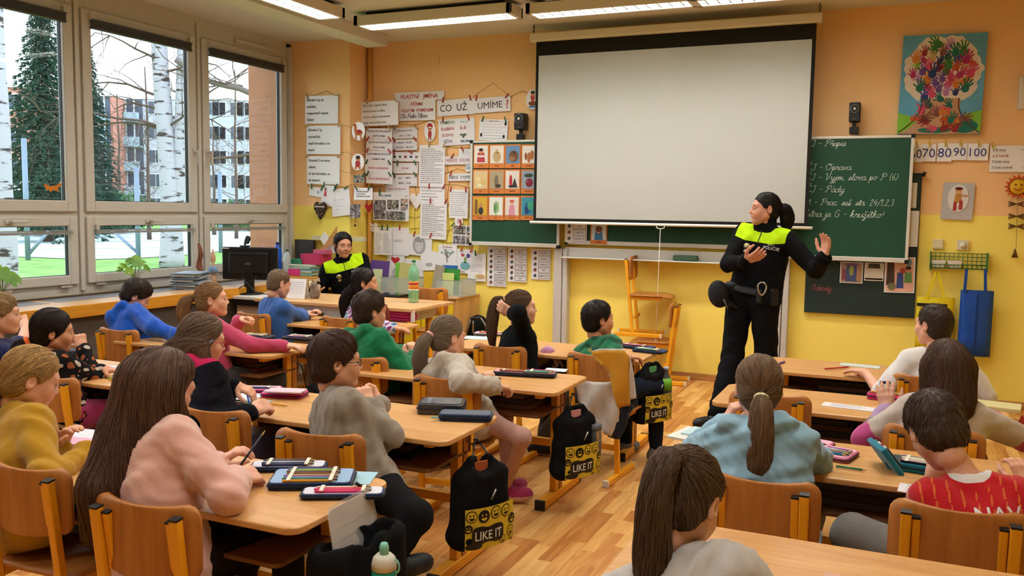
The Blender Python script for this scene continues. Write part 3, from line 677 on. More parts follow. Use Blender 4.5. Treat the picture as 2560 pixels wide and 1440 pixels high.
for x in (-5.88, -5.04): MB().bb((x, 7.18, 0), (x+.02, 7.54, .70)).build('side', MATS['orange_beech'], cab2, world=True)
# ------------------------------------------------------------------ implicit-surface modelling (people, soft things)
f4 = np.float32
def v3(*a): return np.array(a if len(a) == 3 else a[0], float)
def nrm(a): a = np.asarray(a, float); return a/(np.linalg.norm(a)+1e-9)
def rc(a, b, ra, rb=None, k=.02, sub=False, t=None): return ('rc', v3(a), v3(b), float(ra), float(ra if rb is None else rb), k, sub)
def el(c, r, k=.02, sub=False, M=None): return ('el', v3(c), v3(r), M, k, sub)
def _prim(p, X, Y, Z):
    if p[0] == 'rc':
        a, b, ra, rb = p[1:5]; d = b-a; L2 = float(d@d)+1e-12
        x, y, z = X-f4(a[0]), Y-f4(a[1]), Z-f4(a[2])
        t = np.clip((x*f4(d[0])+y*f4(d[1])+z*f4(d[2]))*f4(1/L2), 0, 1)
        return np.sqrt((x-t*f4(d[0]))**2+(y-t*f4(d[1]))**2+(z-t*f4(d[2]))**2)-(f4(ra)+t*f4(rb-ra))
    c, r, M = p[1:4]; x, y, z = X-f4(c[0]), Y-f4(c[1]), Z-f4(c[2])
    if M is not None:
        x, y, z = [f4(M[0, i])*x+f4(M[1, i])*y+f4(M[2, i])*z for i in range(3)]
    q = np.sqrt((x/f4(r[0]))**2+(y/f4(r[1]))**2+(z/f4(r[2]))**2)
    g = np.sqrt((x/f4(r[0]**2))**2+(y/f4(r[1]**2))**2+(z/f4(r[2]**2))**2)+f4(1e-6)
    return q*(q-1)/g
def _box(p):
    if p[0] == 'rc': r = max(p[3], p[4]); return np.minimum(p[1], p[2])-r, np.maximum(p[1], p[2])+r
    r = np.full(3, max(p[2])) if p[3] is not None else p[2]; return p[1]-r, p[1]+r
def _comb(F, d, k, sub):
    if sub: d = -d; h = np.clip(f4(.5)-f4(.5)*(F-d)/f4(k), 0, 1); return F+(d-F)*h+f4(k)*h*(1-h)
    h = np.clip(f4(.5)+f4(.5)*(F-d)/f4(k), 0, 1); return F+(d-F)*h-f4(k)*h*(1-h)
def sdf_pts(prims, P, post=None):
    P = np.asarray(P, f4); X, Y, Z = P[:, 0], P[:, 1], P[:, 2]; F = np.full(len(P), 1, f4)
    for p in prims: F = _comb(F, _prim(p, X, Y, Z), p[-2], p[-1])
    return post(F, X, Y, Z) if post else F
def sdf_mesh(prims, res, post=None, pad=None):
    lo = np.min([_box(p)[0] for p in prims if not p[-1]], 0)-3*res; hi = np.max([_box(p)[1] for p in prims if not p[-1]], 0)+3*res
    if pad: lo -= pad; hi += pad
    n = np.ceil((hi-lo)/res).astype(int)+1
    ax = [(lo[i]+np.arange(n[i])*res).astype(f4) for i in range(3)]
    F = np.full(tuple(n), 1, f4)
    for p in prims:
        a, b = _box(p); m = p[-2]+2.5*res
        i0 = np.maximum(((a-m-lo)/res).astype(int), 0); i1 = np.minimum(((b+m-lo)/res).astype(int)+2, n)
        if (i1 <= i0).any(): continue
        s = tuple(slice(i0[j], i1[j]) for j in range(3))
        d = _prim(p, ax[0][s[0]][:, None, None], ax[1][s[1]][None, :, None], ax[2][s[2]][None, None, :])
        F[s] = _comb(F[s], d, p[-2], p[-1])
    if post: F = post(F, ax[0][:, None, None], ax[1][None, :, None], ax[2][None, None, :])
    return surfnet(F, lo, res)
_EC = [(0, 1), (2, 3), (4, 5), (6, 7), (0, 2), (1, 3), (4, 6), (5, 7), (0, 4), (1, 5), (2, 6), (3, 7)]
_CO = np.array([[(c >> 2) & 1, (c >> 1) & 1, c & 1] for c in range(8)])
def surfnet(F, lo, res):
    S = F < 0; n = F.shape
    cnt = np.zeros(tuple(k-1 for k in n), np.int8)
    for c in _CO: cnt += S[c[0]:n[0]-1+c[0], c[1]:n[1]-1+c[1], c[2]:n[2]-1+c[2]]
    I = np.argwhere((cnt > 0) & (cnt < 8))
    G = np.stack([F[I[:, 0]+c[0], I[:, 1]+c[1], I[:, 2]+c[2]] for c in _CO], 1)
    acc = np.zeros((len(I), 3)); w = np.zeros(len(I))
    for a, b in _EC:
        ga, gb = G[:, a], G[:, b]; m = (ga < 0) != (gb < 0); t = np.where(m, ga/np.where(m, ga-gb, 1), 0)
        acc += m[:, None]*(_CO[a]+(_CO[b]-_CO[a])*t[:, None]); w += m
    V = lo+(I+acc/w[:, None])*res
    idx = np.full(cnt.shape, -1, np.int32); idx[I[:, 0], I[:, 1], I[:, 2]] = np.arange(len(I))
    Q = []
    for axn in range(3):
        o1, o2 = [(1, 2), (2, 0), (0, 1)][axn]
        sl = [slice(1, n[i]-1) for i in range(3)]; s0 = list(sl); s1 = list(sl); s0[axn] = slice(0, n[axn]-1); s1[axn] = slice(1, n[axn])
        A = S[tuple(s0)]; B = S[tuple(s1)]; J = np.argwhere(A != B)
        if not len(J): continue
        off = np.ones(3, int); off[axn] = 0; J = J+off
        e1 = np.zeros(3, int); e1[o1] = 1; e2 = np.zeros(3, int); e2[o2] = 1
        g = lambda K: idx[K[:, 0], K[:, 1], K[:, 2]]
        q = np.stack([g(J-e1-e2), g(J-e2), g(J), g(J-e1)], 1); fl = ~S[tuple(J.T)] if False else S[J[:, 0], J[:, 1], J[:, 2]]
        q[~fl] = q[~fl]; q = np.where(fl[:, None], q, q[:, ::-1]); Q.append(q[(q >= 0).all(1)])
    Q = np.concatenate(Q); Q = Q[:, ::-1]
    return V, Q
def join(parts):
    V = []; F = []; o = 0; M = []
    for v, f, m in parts: V.append(v); F.append(f+o); o += len(v); M.append(np.full(len(f), m) if np.isscalar(m) else m)
    return np.concatenate(V), np.concatenate(F), np.concatenate(M)
# ------------------------------------------------------------------ hair strands traced over an implicit surface
def grad(fn, P, e=.002):
    b = fn(P); G = np.stack([fn(P+np.eye(3)[i]*e)-b for i in range(3)], 1); G /= np.linalg.norm(G, axis=1)[:, None]+1e-9; return b, G
def strands(fn, seeds, flow, M, step, off, lift, w, h, g, jit=.15):
    P = seeds.copy(); path = []; nor = []; D0 = None
    jd = g.normal(0, jit, P.shape)
    for i in range(M):
        b, G = grad(fn, P); o = off+lift*(i/(M-1))**1.5
        P = P-G*(b-o)[:, None]; path.append(P.copy()); nor.append(G)
        D = flow(P, G)+jd; D -= G*(D*G).sum(1)[:, None]*.92; D /= np.linalg.norm(D, axis=1)[:, None]+1e-9
        if D0 is not None: D = .55*D+.45*D0; D /= np.linalg.norm(D, axis=1)[:, None]+1e-9
        D0 = D; P = P+D*step[:, None]
    P = np.stack(path, 1); Nn = np.stack(nor, 1); T = np.gradient(P, axis=1); T /= np.linalg.norm(T, axis=2)[..., None]+1e-9
    B = np.cross(T, Nn); B /= np.linalg.norm(B, axis=2)[..., None]+1e-9
    tp = np.sin(np.linspace(.25, 1.0, M)*math.pi)**.6; tp[-1] = .05; ww = (w[:, None]*tp)[..., None]; hh = (h[:, None]*tp)[..., None]
    V = np.stack([P-B*ww-Nn*hh*.6, P+B*ww-Nn*hh*.6, P+Nn*hh], 2)          # n,M,3,3
    n = len(P); base = np.arange(n*M*3).reshape(n, M, 3)
    a = base[:, :-1]; b = base[:, 1:]
    F = np.concatenate([np.stack([a[:, :, k], b[:, :, k], b[:, :, (k+1) % 3], a[:, :, (k+1) % 3]], -1).reshape(-1, 4) for k in range(3)])
    return V.reshape(-1, 3), F, np.repeat(g.uniform(0, 1, n), M*3)
def hair_mat(name, c):
    if name in MATS: return MATS[name]
    m = mat(name, c, .55, spec=.3); N, L, b = nodes(m)
    a = N.new('ShaderNodeAttribute'); a.attribute_name = 'rnd'
    rp = N.new('ShaderNodeValToRGB'); e = rp.color_ramp.elements; k = lin(c)
    e[0].color = tuple(x*.68 for x in k[:3])+(1,); e[1].color = tuple(min(1, x*1.38) for x in k[:3])+(1,)
    L.new(a.outputs['Fac'], rp.inputs[0]); L.new(rp.outputs[0], b.inputs['Base Color'])
    return m
# ------------------------------------------------------------------ people
SKIN = {}
def skin(c='#d9a184'):
    if c in SKIN: return SKIN[c]
    m = mat('skin_'+c[1:], c, .55, bump=.05, bs=300, var=.06, vs=18, spec=.3); N, L, b = nodes(m)
    b.inputs['Subsurface Weight'].default_value = .12; b.inputs['Subsurface Radius'].default_value = (.01, .004, .002); b.inputs['Subsurface Scale'].default_value = .6
    SKIN[c] = m; return m
LIP = mat('lips', '#b06a5e', .45); EYEW = mat('eye_white', '#c9c2ba', .25); IRIS = mat('iris', '#2c2018', .15); BROWM = {}
def cloth(name, c, bump=.35, bs=420, var=.06, rough=.92, sheen=.25): return mat(name, c, rough, bump=bump, bs=bs, var=var, vs=9, spec=.15, sheen=sheen)
def rampc(name, cols, **k):
    "cloth whose colour steps through cols as the attribute goes 0..1"
    m = cloth(name, cols[0], **k); N, L, b = nodes(m); a = N.new('ShaderNodeAttribute'); a.attribute_name = 'rnd'
    rp = N.new('ShaderNodeValToRGB'); rp.color_ramp.interpolation = 'CONSTANT'; e = rp.color_ramp.elements; n = len(cols); e[0].position = 0; e[0].color = lin(cols[0]); e[1].position = 1/n; e[1].color = lin(cols[1])
    for i in range(2, n): q = e.new(i/n); q.color = lin(cols[i])
    L.new(a.outputs['Fac'], rp.inputs[0]); L.new(rp.outputs[0], b.inputs['Base Color']); return m
def step01(f, w=.02): return np.clip(.5+f/w*.5, .02, .98)
def headframe(yaw, pitch, roll):
    "columns: right, forward, up.  yaw>0 turns left, pitch>0 looks down, roll>0 tilts to own right"
    return np.array((Matrix.Rotation(yaw, 3, 'Z')@Matrix.Rotation(-pitch, 3, 'X')@Matrix.Rotation(roll, 3, 'Y')))
def head_prims(child, ear=True):
    P = [el((0, -.012, .028), (.071, .090, .080), .02), el((0, .026, -.03), (.057, .064, .082), .03)]
    P += [rc((.046, .005, -.052), (.012, .06, -.088), .024, .02, .025), rc((-.046, .005, -.052), (-.012, .06, -.088), .024, .02, .025)]
    P += [rc((-.04, .058, -.028), (-.03, .066, -.04), .022, .022, .025), rc((.04, .058, -.028), (.03, .066, -.04), .022, .022, .025)]
    P += [rc((-.034, .072, .022), (.034, .072, .022), .013, .013, .018)]
    P += [el((-.031, .098, .0), (.017, .014, .010), .012, True), el((.031, .098, .0), (.017, .014, .010), .012, True)]
    P += [rc((s*.018, .078, .0085), (s*.043, .0725, .007), .0058, .005, .004) for s in (-1, 1)]+[rc((s*.019, .0785, -.0095), (s*.042, .0725, -.0085), .0045, .004, .004) for s in (-1, 1)]
    nl = .098 if child else .104
    P += [rc((0, .082, .012), (0, nl-.004, -.022), .0075, .0095, .012), el((0, nl, -.027), (.0095, .008, .008), .008), el((.011, .092, -.03), (.008, .009, .007), .006), el((-.011, .092, -.03), (.008, .009, .007), .006)]
    P += [rc((-.02, .082, -.052), (.02, .082, -.052), .0075, .0075, .008), rc((-.016, .081, -.063), (.016, .081, -.063), .008, .008, .008), el((0, .098, -.0575), (.024, .006, .0022), .004, True)]
    P += [el((0, .066, -.094), (.02, .018, .016), .02)]
    if ear:
        for s in (-1, 1):
            Mz = np.array(Matrix.Rotation(s*R(-22), 3, 'Z'))
            P += [el((s*.077, -.012, -.006), (.010, .018, .031), .006, False, Mz), el((s*.084, -.008, -.002), (.006, .010, .018), .004, True, Mz)]
    return P
def hand_prims(W, d, n, sgn, L, curl=.5, spread=.1, thumb=.5, k=.008):
    d = nrm(d); n = nrm(np.asarray(n)-d*np.dot(n, d)); t = np.cross(d, n)*sgn; W = v3(W); P = []
    O = (.19, .065, -.06, -.175); LN = (.40, .45, .42, .33)
    cl = curl if isinstance(curl, (list, tuple)) else [curl]*4
    for o, ln, c in zip(O, LN, cl):
        a = W+d*.05*L+t*o*.45*L; kn = W+d*.48*L+t*o*L; P.append(rc(a, kn, .085*L, .068*L, .03*L*2))
        b = nrm(d+t*o*spread*4); p = kn; ang = 0
        for j, (fr, r0, r1) in enumerate(((.44, .062, .056), (.31, .056, .05), (.25, .05, .04))):
            ang += c*R((62, 78, 50)[j]); q = p+(b*math.cos(ang)+n*math.sin(ang))*fr*ln*L; P.append(rc(p, q, r0*L, r1*L, k*.6)); p = q
    p = W+d*.14*L+t*.16*L; kd = [d*.62+t*(.75-.25*thumb)+n*(.25+.5*thumb), d*.85+t*(.4-.5*thumb)+n*(.2+.5*thumb), d*.9+t*(.25-.7*thumb)+n*(.15+.4*thumb)]
    for kk, ln, r0, r1 in zip(kd, (.26, .2, .17), (.085, .066, .058), (.066, .058, .045)):
        q = p+nrm(kk)*ln*L; P.append(rc(p, q, r0*L, r1*L, k)); p = q
    return P
def ik(S_, T, l1, l2, hint):
    S_ = v3(S_); T = v3(T); d = T-S_; L = np.linalg.norm(d); mx = (l1+l2)*.985
    if L > mx: T = S_+d/L*mx; L = mx; d = T-S_
    u = d/L; a = (l1*l1-l2*l2+L*L)/(2*L); h = math.sqrt(max(l1*l1-a*a, 0)); hv = np.asarray(hint, float); hv = nrm(hv-u*(hv@u))
    return S_+u*a+hv*h, T
def folds(seed, A=.004, f=70):
    g = np.random.default_rng(seed); k = g.normal(0, 1, (4, 3)); k /= np.linalg.norm(k, axis=1)[:, None]; ph = g.uniform(0, 6.28, 4)
    def fn(F, X, Y, Z):
        w = np.sin((X*f4(k[0, 0])+Y*f4(k[0, 1])+Z*f4(k[0, 2]))*f4(f*.45)+f4(ph[0]))*f4(1.6)
        a = np.sin((X*f4(k[1, 0])+Y*f4(k[1, 1])+Z*f4(k[1, 2]))*f4(f)+w+f4(ph[1]))
        b = np.sin((X*f4(k[2, 0])+Y*f4(k[2, 1])+Z*f4(k[2, 2]))*f4(f*1.7)+w*f4(.8)+f4(ph[2]))
        return F+f4(A)*(f4(.5)*a+f4(.5)*b+f4(.25)*np.sin((X*f4(k[3, 0])+Y*f4(k[3, 1])+Z*f4(k[3, 2]))*f4(f*3.1)+a*2+f4(ph[3])))
    return fn
def person(label, head, yaw=0, pitch=0, roll=0, hs=.92, hip=None, seat=.38, tyaw=None, adult=False, sk='#d9a184', hair=None, top=None, bottom=None, arms=(None, None), legs=None, shoes=None,
           res=.009, group='pupils sitting at the desks', sw=None, N=None, glasses=None, mouth=0, feat=None, seed=0, belly=1., face=True, legr=1.):
    """head: world centre; hip: world; arms: (left,right) dicts with w (wrist), d (hand direction), n (palm normal), hint, curl...
       top: dict(mat, ease, sleeve, hem, hood, collar, paint) ; hair: dict(...)"""
    sd = seed; g = np.random.default_rng(100+sd); Hd = v3(head); yaw, pitch, roll = R(yaw), R(pitch), R(roll); Rm = headframe(yaw, pitch, roll); hr, hf, hu = Rm[:, 0], Rm[:, 1], Rm[:, 2]
    b = 1.22 if adult else 1.; ty = R(tyaw) if tyaw is not None else yaw*.5
    f = v3(-math.sin(ty), math.cos(ty), 0); hip = v3(hip)
    half = headframe(yaw*.5+ty*.5, pitch*.5, roll*.5)
    Nb = v3(N) if N is not None else Hd-(half[:, 2]*.128+half[:, 1]*.028)*hs
    u = nrm(Nb-hip); f = nrm(f-u*(f@u)); r = np.cross(f, u)
    TL = np.linalg.norm(Nb-hip); mid = (hip+Nb)/2-f*.015*b
    sw = (sw*.9 if sw else (.178 if adult else .124))
    Sh = {s: Nb-u*(.056 if adult else .066)*b+r*s*sw for s in (-1, 1)}
    base = empty('person', (hip[0], hip[1], 0), label=label, cat='person', group=None if adult else group)
    bl = np.array(base.location); sk_m = skin(sk)
    l1, l2 = (.29, .245) if adult else (.235, .205); HL = .178 if adult else .145
    A = {}
    for s, a in zip((-1, 1), arms):
        a = dict(a or {}); w0 = a.get('w', hip+f*.3*b+r*s*.08+v3(0, 0, .12)); hint = a.get('hint', (r*s*.6-v3(0, 0, 1)-f*.2)); a['e'], a['w'] = ik(Sh[s], w0, l1, l2, hint)
        a['d'] = nrm(a.get('d', a['w']-a['e'])); a['n'] = np.asarray(a.get('n', (0, 0, -1)), float); A[s] = a
    # torso / limbs
    pw = .062*b; aw = belly
    def torso(e):
        P = []
        for s in (-1, 1):
            P += [rc(hip+r*s*pw+u*.0, mid+r*s*.048*b*aw, .082*b*aw+e, .072*b*aw+e, .05), rc(mid+r*s*.048*b*aw, Nb-u*.105*b+r*s*.062*b, .072*b*aw+e, .070*b+e, .05)]
            P += [rc(Nb-u*.025*b+r*s*.01, Sh[s]-r*s*.02*b, .036*b+e*.5, .043*b+e*.6, .035)]
        return P
    def arm(s, e, t1=1., cuff=0):
        a = A[s]; P = [rc(Sh[s]-r*s*.012, a['e'], .044*b+e, .034*b+e, .025)]
        if t1 > .5: q = a['e']+(a['w']-a['e'])*(t1-.5)*2; P.append(rc(a['e'], q, .034*b+e, (.034-.011*(t1-.5)*2)*b+e*.8, .02))
        else: P = [rc(Sh[s]-r*s*.012, Sh[s]+(a['e']-Sh[s])*t1*2, .046*b+e, .042*b+e*1.3, .025)]
        return P
    neck = [rc(Nb-u*.03, Hd-(hu*.055+hf*.018)*hs, .047*b if adult else .041, .046*b if adult else .039, .02)]
    LG = {}
    if legs is not False:
        lt, ls = (.43, .42) if adult else (.34, .33)
        for s in (-1, 1):
            q = dict((legs or {}).get(s, {})); hp = hip+r*s*.075*b+f*.02
            kn = v3(q['k']) if 'k' in q else hp+nrm(f*v3(1, 1, 0)+r*s*.12)*lt+v3(0, 0, -.03)
            an = v3(q['a']) if 'a' in q else v3(kn[0]+f[0]*.03, kn[1]+f[1]*.03, .075)
            ft = nrm(q.get('f', v3(f[0], f[1], 0))); LG[s] = (hp, kn, an, ft)
    def leg(s, e, t1=1.):
        hp, kn, an, ft = LG[s]; P = [rc(hp, kn, .066*b*legr+e, .048*b*legr+e, .03)]
        if t1 > .5: q = kn+(an-kn)*(t1-.5)*2; P.append(rc(kn, q, .047*b*legr+e, (.047-.014*(t1-.5)*2)*b*legr+e, .025))
        return P
    def foot(s, e=0):
        hp, kn, an, ft = LG[s]; L = .21 if adult else .17; z = v3(an[0], an[1], an[2]-.04)
        return [rc(an, z-ft*.02, .034*b+e, .036*b+e, .02), rc(z-ft*.03, z+ft*L*.6, .034*b+e, .03*b+e, .02), rc(z+ft*L*.35+np.cross(ft, (0, 0, 1))*.012, z+ft*L*.72, .03*b+e, .022*b+e, .02)]
    # ---- body mesh: trunk and limbs, then finer head and hands, one object
    parts = []
    B = torso(-.012)+neck
    for s in (-1, 1): B += arm(s, 0.)
    if legs is not False:
        for s in (-1, 1): B += leg(s, -.006)+(foot(s, -.006))
    V, F = sdf_mesh(B, .014); parts.append((V-bl, F, 0))
    HP = head_prims(not adult)
    hres = .0046 if res < .010 else .0056
    Vh, Fh = sdf_mesh(HP+[rc((0, -.02, -.05), (0, -.03, -.10), .044, .043, .03)], hres)
    def onface(x, z, dy=0.):
        ys = np.linspace(.125, .04, 60); d = sdf_pts(HP, np.stack([np.full(60, x), ys, np.full(60, z)], 1)); return (x, float(ys[np.argmax(d < 0)])+dy, z)
    parts.append(((Vh*hs)@Rm.T+Hd-bl, Fh, 0))
    for s in (-1, 1):
        a = A[s]
        if a.get('hide'): continue
        hp = hand_prims(a['w'], a['d'], a['n'], s*-1 if a.get('flip') else s, HL, a.get('curl', .45), a.get('spread', .1), a.get('thumb', .5))
        hp.append(rc(a['w']-(a['w']-a['e'])*.15, a['w']+a['d']*.02, .024*b, .022*b, .015))
        V, F = sdf_mesh(hp, .0046 if res < .009 else .0055); parts.append((V-bl, F, 0))
    V, F, M_ = join(parts)
    body = link('body', mesh_np('body', V, F, [sk_m, LIP], M_), base)
    # eyes, brows
    hw = lambda p: (np.asarray(p, float)*hs)@Rm.T+Hd
    if face:
        for zz, rr_ in (((-.0575, -.0535, -.0545, -.0535, -.0575), .0034), ((-.0585, -.0625, -.0635, -.0625, -.0585), .0042)):
            MB().tube(spline([hw(onface(x, z, -.001)) for x, z in zip((-.021, -.009, 0, .009, .021), zz)], 3), [rr_*hs*k for k in (.3, .6, .8, 1, 1, 1, 1, 1, 1, 1, .8, .6, .3)], 6).build('lip', LIP, base, world=True)
        for s in (-1, 1):
            q = MB(); c = hw((s*.031, .0738, .0)); Mr = Matrix(Rm.tolist()); rr = .0125*hs
            prof = [(rr*math.sin(t), rr*math.cos(t)) for t in np.linspace(.05, math.pi-.05, 11)]
            Mq = Mr@Matrix.Rotation(R(-90), 3, 'X')
            q.lathe(prof[5:], 12, c, Mr@Matrix.Rotation(R(90), 3, 'X')); q.mi = 1; q.lathe([(.0062*hs, rr*.86), (.004*hs, rr*.965), (.0005, rr*1.0)], 10, c, Mr@Matrix.Rotation(R(-90), 3, 'X'))
            q.lathe(prof[:6], 12, c, Mr@Matrix.Rotation(R(-90), 3, 'X')); 
            q.m[:] = [0]*len(q.m)
            q2 = MB(); q2.lathe([(.0064*hs, rr*.80), (.0050*hs, rr*.93), (.003*hs, rr*1.0), (.0005, rr*1.03)], 10, c, Mr@Matrix.Rotation(R(-90), 3, 'X'))
            eo = q.build('eye', EYEW, base, world=True); q2.build('iris', IRIS, eo, world=False); eo.children[0].data.transform(Matrix.Translation(-Vector(bl)))
            br = [hw(onface(s*x, z, .0005)) for x, z in ((.014, .021), (.028, .0265), (.043, .022))]
            ax_ = Mr@Vector((0, .55, .83)); Ml = Vector((0, 0, 1)).rotation_difference(ax_).to_matrix(); r2 = rr*1.07
            MB().lathe([(r2*math.sin(t), r2*math.cos(t)) for t in np.linspace(.02, R(47), 6)], 12, c, Ml).build('eyelid', sk_m, base, world=True)
            MB().tube(spline(br, 3), [.0022*hs*k for k in (.8, 1, 1.1, 1.1, 1, .8, .4)], 6).build('eyebrow', hair_mat('hair_'+hair['c'][1:], hair['c']), base, world=True)
    # ---- clothes
    if top:
        e = top.get('ease', .016); P = torso(e); sl = top.get('sleeve', 1.)
        hem = top.get('hem', .085)
        for s in (-1, 1): P += arm(s, e*.62, sl if sl <= .5 else .5+(sl-.5)*.94)
        if sl > .5 and top.get('cuff', True):
            for s in (-1, 1):
                a = A[s]; q = a['e']+(a['w']-a['e'])*(sl-.5)*2*.86; q2 = a['e']+(a['w']-a['e'])*(sl-.5)*2*.96; P.append(rc(q, q2, .0265*b+e*.75, .026*b+e*.75, .006))
        if top.get('hood'):
            hb = Nb-f*.06*b+u*.005
            P += [rc(hb+r*.085, hb-f*.045-u*.05, .032, .042, .03), rc(hb-r*.085, hb-f*.045-u*.05, .032, .042, .03), rc(hb-f*.045-u*.05, hb-f*.03-u*.11, .04, .028, .03), rc(hb+r*.085, Nb+f*.045-u*.005, .03, .024, .02), rc(hb-r*.085, Nb+f*.045-u*.005, .03, .024, .02)]
        if top.get('collar'):
            ch = top['collar']; ct = nrm(Hd-(hu*.055+hf*.018)*hs-Nb); P += [rc(Nb-u*.02, Nb+ct*ch, .058*b, .052*b, .015)]
        nk = Nb+nrm(Hd-Nb)*.2
        cutr = top.get('neckr', .046*b)
        if not top.get('collar'): P.append(rc(Nb+u*.012+f*.008, nk, cutr, cutr, .008, True))
        else: P.append(rc(Nb+nrm(Hd-Nb)*(top['collar']-.012), nk, .047*b, .05*b, .006, True))
        fo = folds(sd, top.get('fold', .0035), top.get('ff', 62)); hv = hip-u*hem
        def post(F, X, Y, Z):
            F = fo(F, X, Y, Z); d = (X-f4(hv[0]))*f4(-u[0])+(Y-f4(hv[1]))*f4(-u[1])+(Z-f4(hv[2]))*f4(-u[2]); return np.maximum(F, d)
        V, F = sdf_mesh(P, res, post); mats = top['mat'] if isinstance(top['mat'], list) else [top['mat']]; mi = None
        ctx = dict(hip=hip, N=Nb, u=u, f=f, r=r, Sh=Sh, A=A, TL=TL)
        at_ = top['paint'](V, ctx) if top.get('paint') else None
        o = link(top.get('name', 'sweater'), mesh_np('top', V-bl, F, mats, mi, attr=at_), base)
    else: ctx = dict(hip=hip, N=Nb, u=u, f=f, r=r, Sh=Sh, A=A, TL=TL)
    if bottom and legs is not False:
        e = bottom.get('ease', .008); P = []
        for s in (-1, 1): P += leg(s, e, bottom.get('len', .98))+[rc(hip+r*s*pw, hip+r*s*pw*.8+u*.06, .085*b*aw+e*.5, .078*b*aw+e*.5, .05)]
        fo = folds(sd+50, bottom.get('fold', .003), 55)
        V, F = sdf_mesh(P, max(res, .012), fo); link(bottom.get('name', 'trousers'), mesh_np('bottom', V-bl, F, [bottom['mat']]), base)
    if shoes and legs is not False:
        for s in (-1, 1):
            hp, kn, an, ft = LG[s]
            V, F = sdf_mesh(foot(s, .004), .010, lambda F, X, Y, Z: np.maximum(F, (Z-f4(an[2]+shoes.get('h', .03)))))
            z0 = V[:, 2].min(); mi = (V[F].mean(1)[:, 2] < z0+shoes.get('sole', .02)).astype(int)
            link('shoe', mesh_np('shoe', V-bl, F, [shoes['mat'], shoes.get('solem', shoes['mat'])], mi), base)
    # ---- hair
    if hair: make_hair(base, bl, hair, Hd, Rm, hs, yaw, g, res)
    if glasses:
        q = MB(); Mr = Matrix(Rm.tolist())
        for s in (-1, 1):
            q.tube([hw((s*.031+.021*math.cos(t), .093-.004*abs(math.cos(t)), -.002+.016*math.sin(t))) for t in np.linspace(0, 6.283, 15)[:-1]], .0016, 5, closed=True)
            q.tube([hw(p) for p in ((s*.051, .09, .002), (s*.073, .06, .004), (s*.083, -.005, .004), (s*.082, -.02, -.012))], .0016, 5)
        q.tube([hw((-.01, .093, .0)), hw((0, .098, .003)), hw((.01, .093, .0))], .0016, 5)
        go = q.build('glasses', glasses, base, world=True)
        for s in (-1, 1):
            c = [hw((s*.031+.020*math.cos(t), .092-.004*abs(math.cos(t)), -.002+.015*math.sin(t))) for t in np.linspace(0, 6.283, 15)[:-1]]
            MB().add([p-bl for p in c], [tuple(range(14))]).build('lens', GL, go)
    return base, dict(ctx, Rm=Rm, Hd=Hd, hw=hw, bl=bl, LG=LG)
